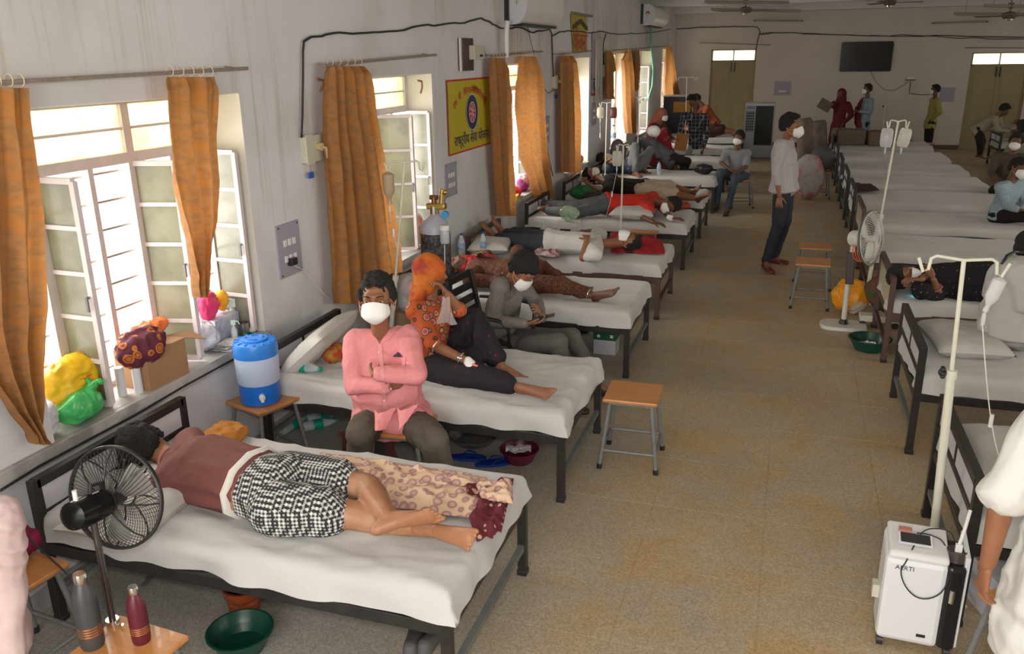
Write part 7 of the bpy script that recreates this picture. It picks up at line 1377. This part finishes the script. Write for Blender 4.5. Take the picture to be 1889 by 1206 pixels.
for k, (x, y, z, s_, lb, m) in enumerate(((1.1, 20.0, .56, (.45, .4, .26), 'rolled grey mattress pad at the head of the far right-row bed', mat('grey_pad', (.20, .185, .165), .85)), (1.22, 19.45, .56, (.55, .5, .30), 'folded brown mattress lying on the far right-row beds, nearer the aisle', mat('brown_pad', (.16, .125, .095), .85)), (1.80, 19.45, .555, (.5, .5, .27), 'second folded brown mattress beside it on the far beds', mat('brown_pad2', (.19, .13, .085), .85)))):
    g = G().cbox((0, 0, s_[2]/2), s_); g = solid(g, .03, 3, .02, k+3., 4.); thing_mesh(g, 'folded_mattress', m, (x, y, z), Rz(.08*k), lb, 'mattress', smooth=180)
thing_mesh(G().box((-.75, -.3, 0), (.75, .3, .5)), 'cardboard_box', mat('tan_card', (.20, .15, .11), .8), (1.9, 21.3, .0), None, 'long tan cardboard box in front of the red shawl woman', 'box', bevel=.01)
for k, (x, y, r, h, c1, c2_, lb) in enumerate(((.42, 18.6, .15, 1.15, (.13, .12, .12), (.22, .15, .10), 'dark patterned bedding roll standing at the far end of the right row'), (.68, 19.3, .17, 1.05, (.20, .17, .14), (.12, .10, .09), 'brownish bedding roll beside the dark patterned one'), (.40, 19.9, .16, .95, (.24, .22, .19), (.16, .14, .12), 'pale bedding roll nearest the far wall'))):
    g = G().lathe([(r*.9, 0), (r, .05), (r, h-.05), (r*.8, h)], n=24).disp(.03, 4, k); o = thing_mesh(g, 'bedding_roll', mat('bedding_roll_%s' % 'abc'[k], c1, .85, c2=c2_, ns=6, amt=2.4, bump=.3), (x, y, 0), Ry(-.12), lb, 'bedding', 'bedding rolls', smooth=180)
clump((3.25, 12.9, 0), (.5, .4, .45), 'dark blue grey bag on floor beyond the empty beds', 'bag', 'bag', mat('blue_grey_bag', (.05, .06, .075), .8), .03, 4, 35, vox=.02)
for k, (x, y, s_) in enumerate(((4.2, 18.6, (.9, .5, .22)), (4.9, 16.6, (.8, .5, .25)))): clump((x, y, 0), s_, ('dark maroon bundle on floor near the far right ward', 'black bundle on floor near the far right ward')[k], 'bundle', 'bundle', mat(('maroon_bundle', 'black_bundle')[k], ((.05, .02, .02), (.015, .014, .015))[k], .8), .04, 4, 36+k, vox=.03)
t = thing('red_chair', 'dark red chair back beyond the light blue shirt man', 'chair', (3.15, 11.9, 0), .3); RCm = mat('dark_red_wood', (.07, .018, .015), .5); G().box((-.25, -.22, .4), (.25, .22, .44)).build('seat', RCm, t, smooth=0, bevel=.01); G().box((-.25, -.24, .44), (.25, -.21, .85)).build('backrest', RCm, t, smooth=0, bevel=.01)
for x, y in ((-.22, -.2), (.22, -.2), (-.22, .2), (.22, .2)): G().bar((x, y, 0), (x, y, .41), .035).build('leg', RCm, t, smooth=0)
G().tube([(-.26, -.25, .87), (0, -.26, .83), (.26, -.25, .87)], .02, 8).build('cream_top_edge', CREAMP, t)
t = thing('cabinet', 'dark cabinet with orange label below the far corner curtain', 'cabinet', (-2.65, 21.8, 0)); G().box((-.4, -.25, 0), (.45, .25, 1.42)).build('body', DARKPL, t, smooth=0, bevel=.01); G().box((-.15, -.26, 1.05), (.27, -.249, 1.30)).build('orange_label', mat('orange_label', (.55, .20, .015), .6, c2=(.6, .35, .05), ns=9), t, smooth=0); G().box((-.42, -.27, 1.42), (.47, .27, 1.45)).build('top_edge', WHITEPL, t, smooth=0)
t = thing('orange_folder', 'orange card folder held low in front of the plaid shirt man', 'folder', tuple(PY(1257, 262, 17.35))); G().cbox((0, 0, 0), (.24, .02, .34), 0, Ry(.15)).build('cover', mat('orange_folder', (.38, .17, .035), .7), t, smooth=0)
t = thing('bed_end_rail', 'small cream painted tubular rail behind the seventh bed', 'rail', (-1.95, 16.6, 0)); a, b = PY(1138, 272, 16.2), PY(1168, 272, 16.2); G().tube([a+V((0, 0, -.45)), a+V((0, 0, -.03)), a+V((.03, 0, 0)), b+V((-.03, 0, 0)), b+V((0, 0, -.03)), b+V((0, 0, -.45))], .014, 8).build('rail', CREAMP, t, world=True)
p = PZ(1690, 545, .56); G_ = thing('torch', 'small glowing cyan light lying on the brown bed sheet', 'light', tuple(p)); G().cyl((0, 0, .02), (.10, -.01, .02), .015).build('body', mat('torch_body', (.25, .4, .42), .3), G_); G().ell((-.005, 0, .02), .016).build('lamp', mat('cyan_glow', (.1, .8, .9), .3, emit=(.1, .9, 1, 4)), G_)
# dripless details: ceiling-side fan cord of the near fan
cable([(0, 930), (30, 965), (60, 1000), (110, 1045), (130, 1065)], 'thin black cord curving over the left edge stool', .004, y=2.05)
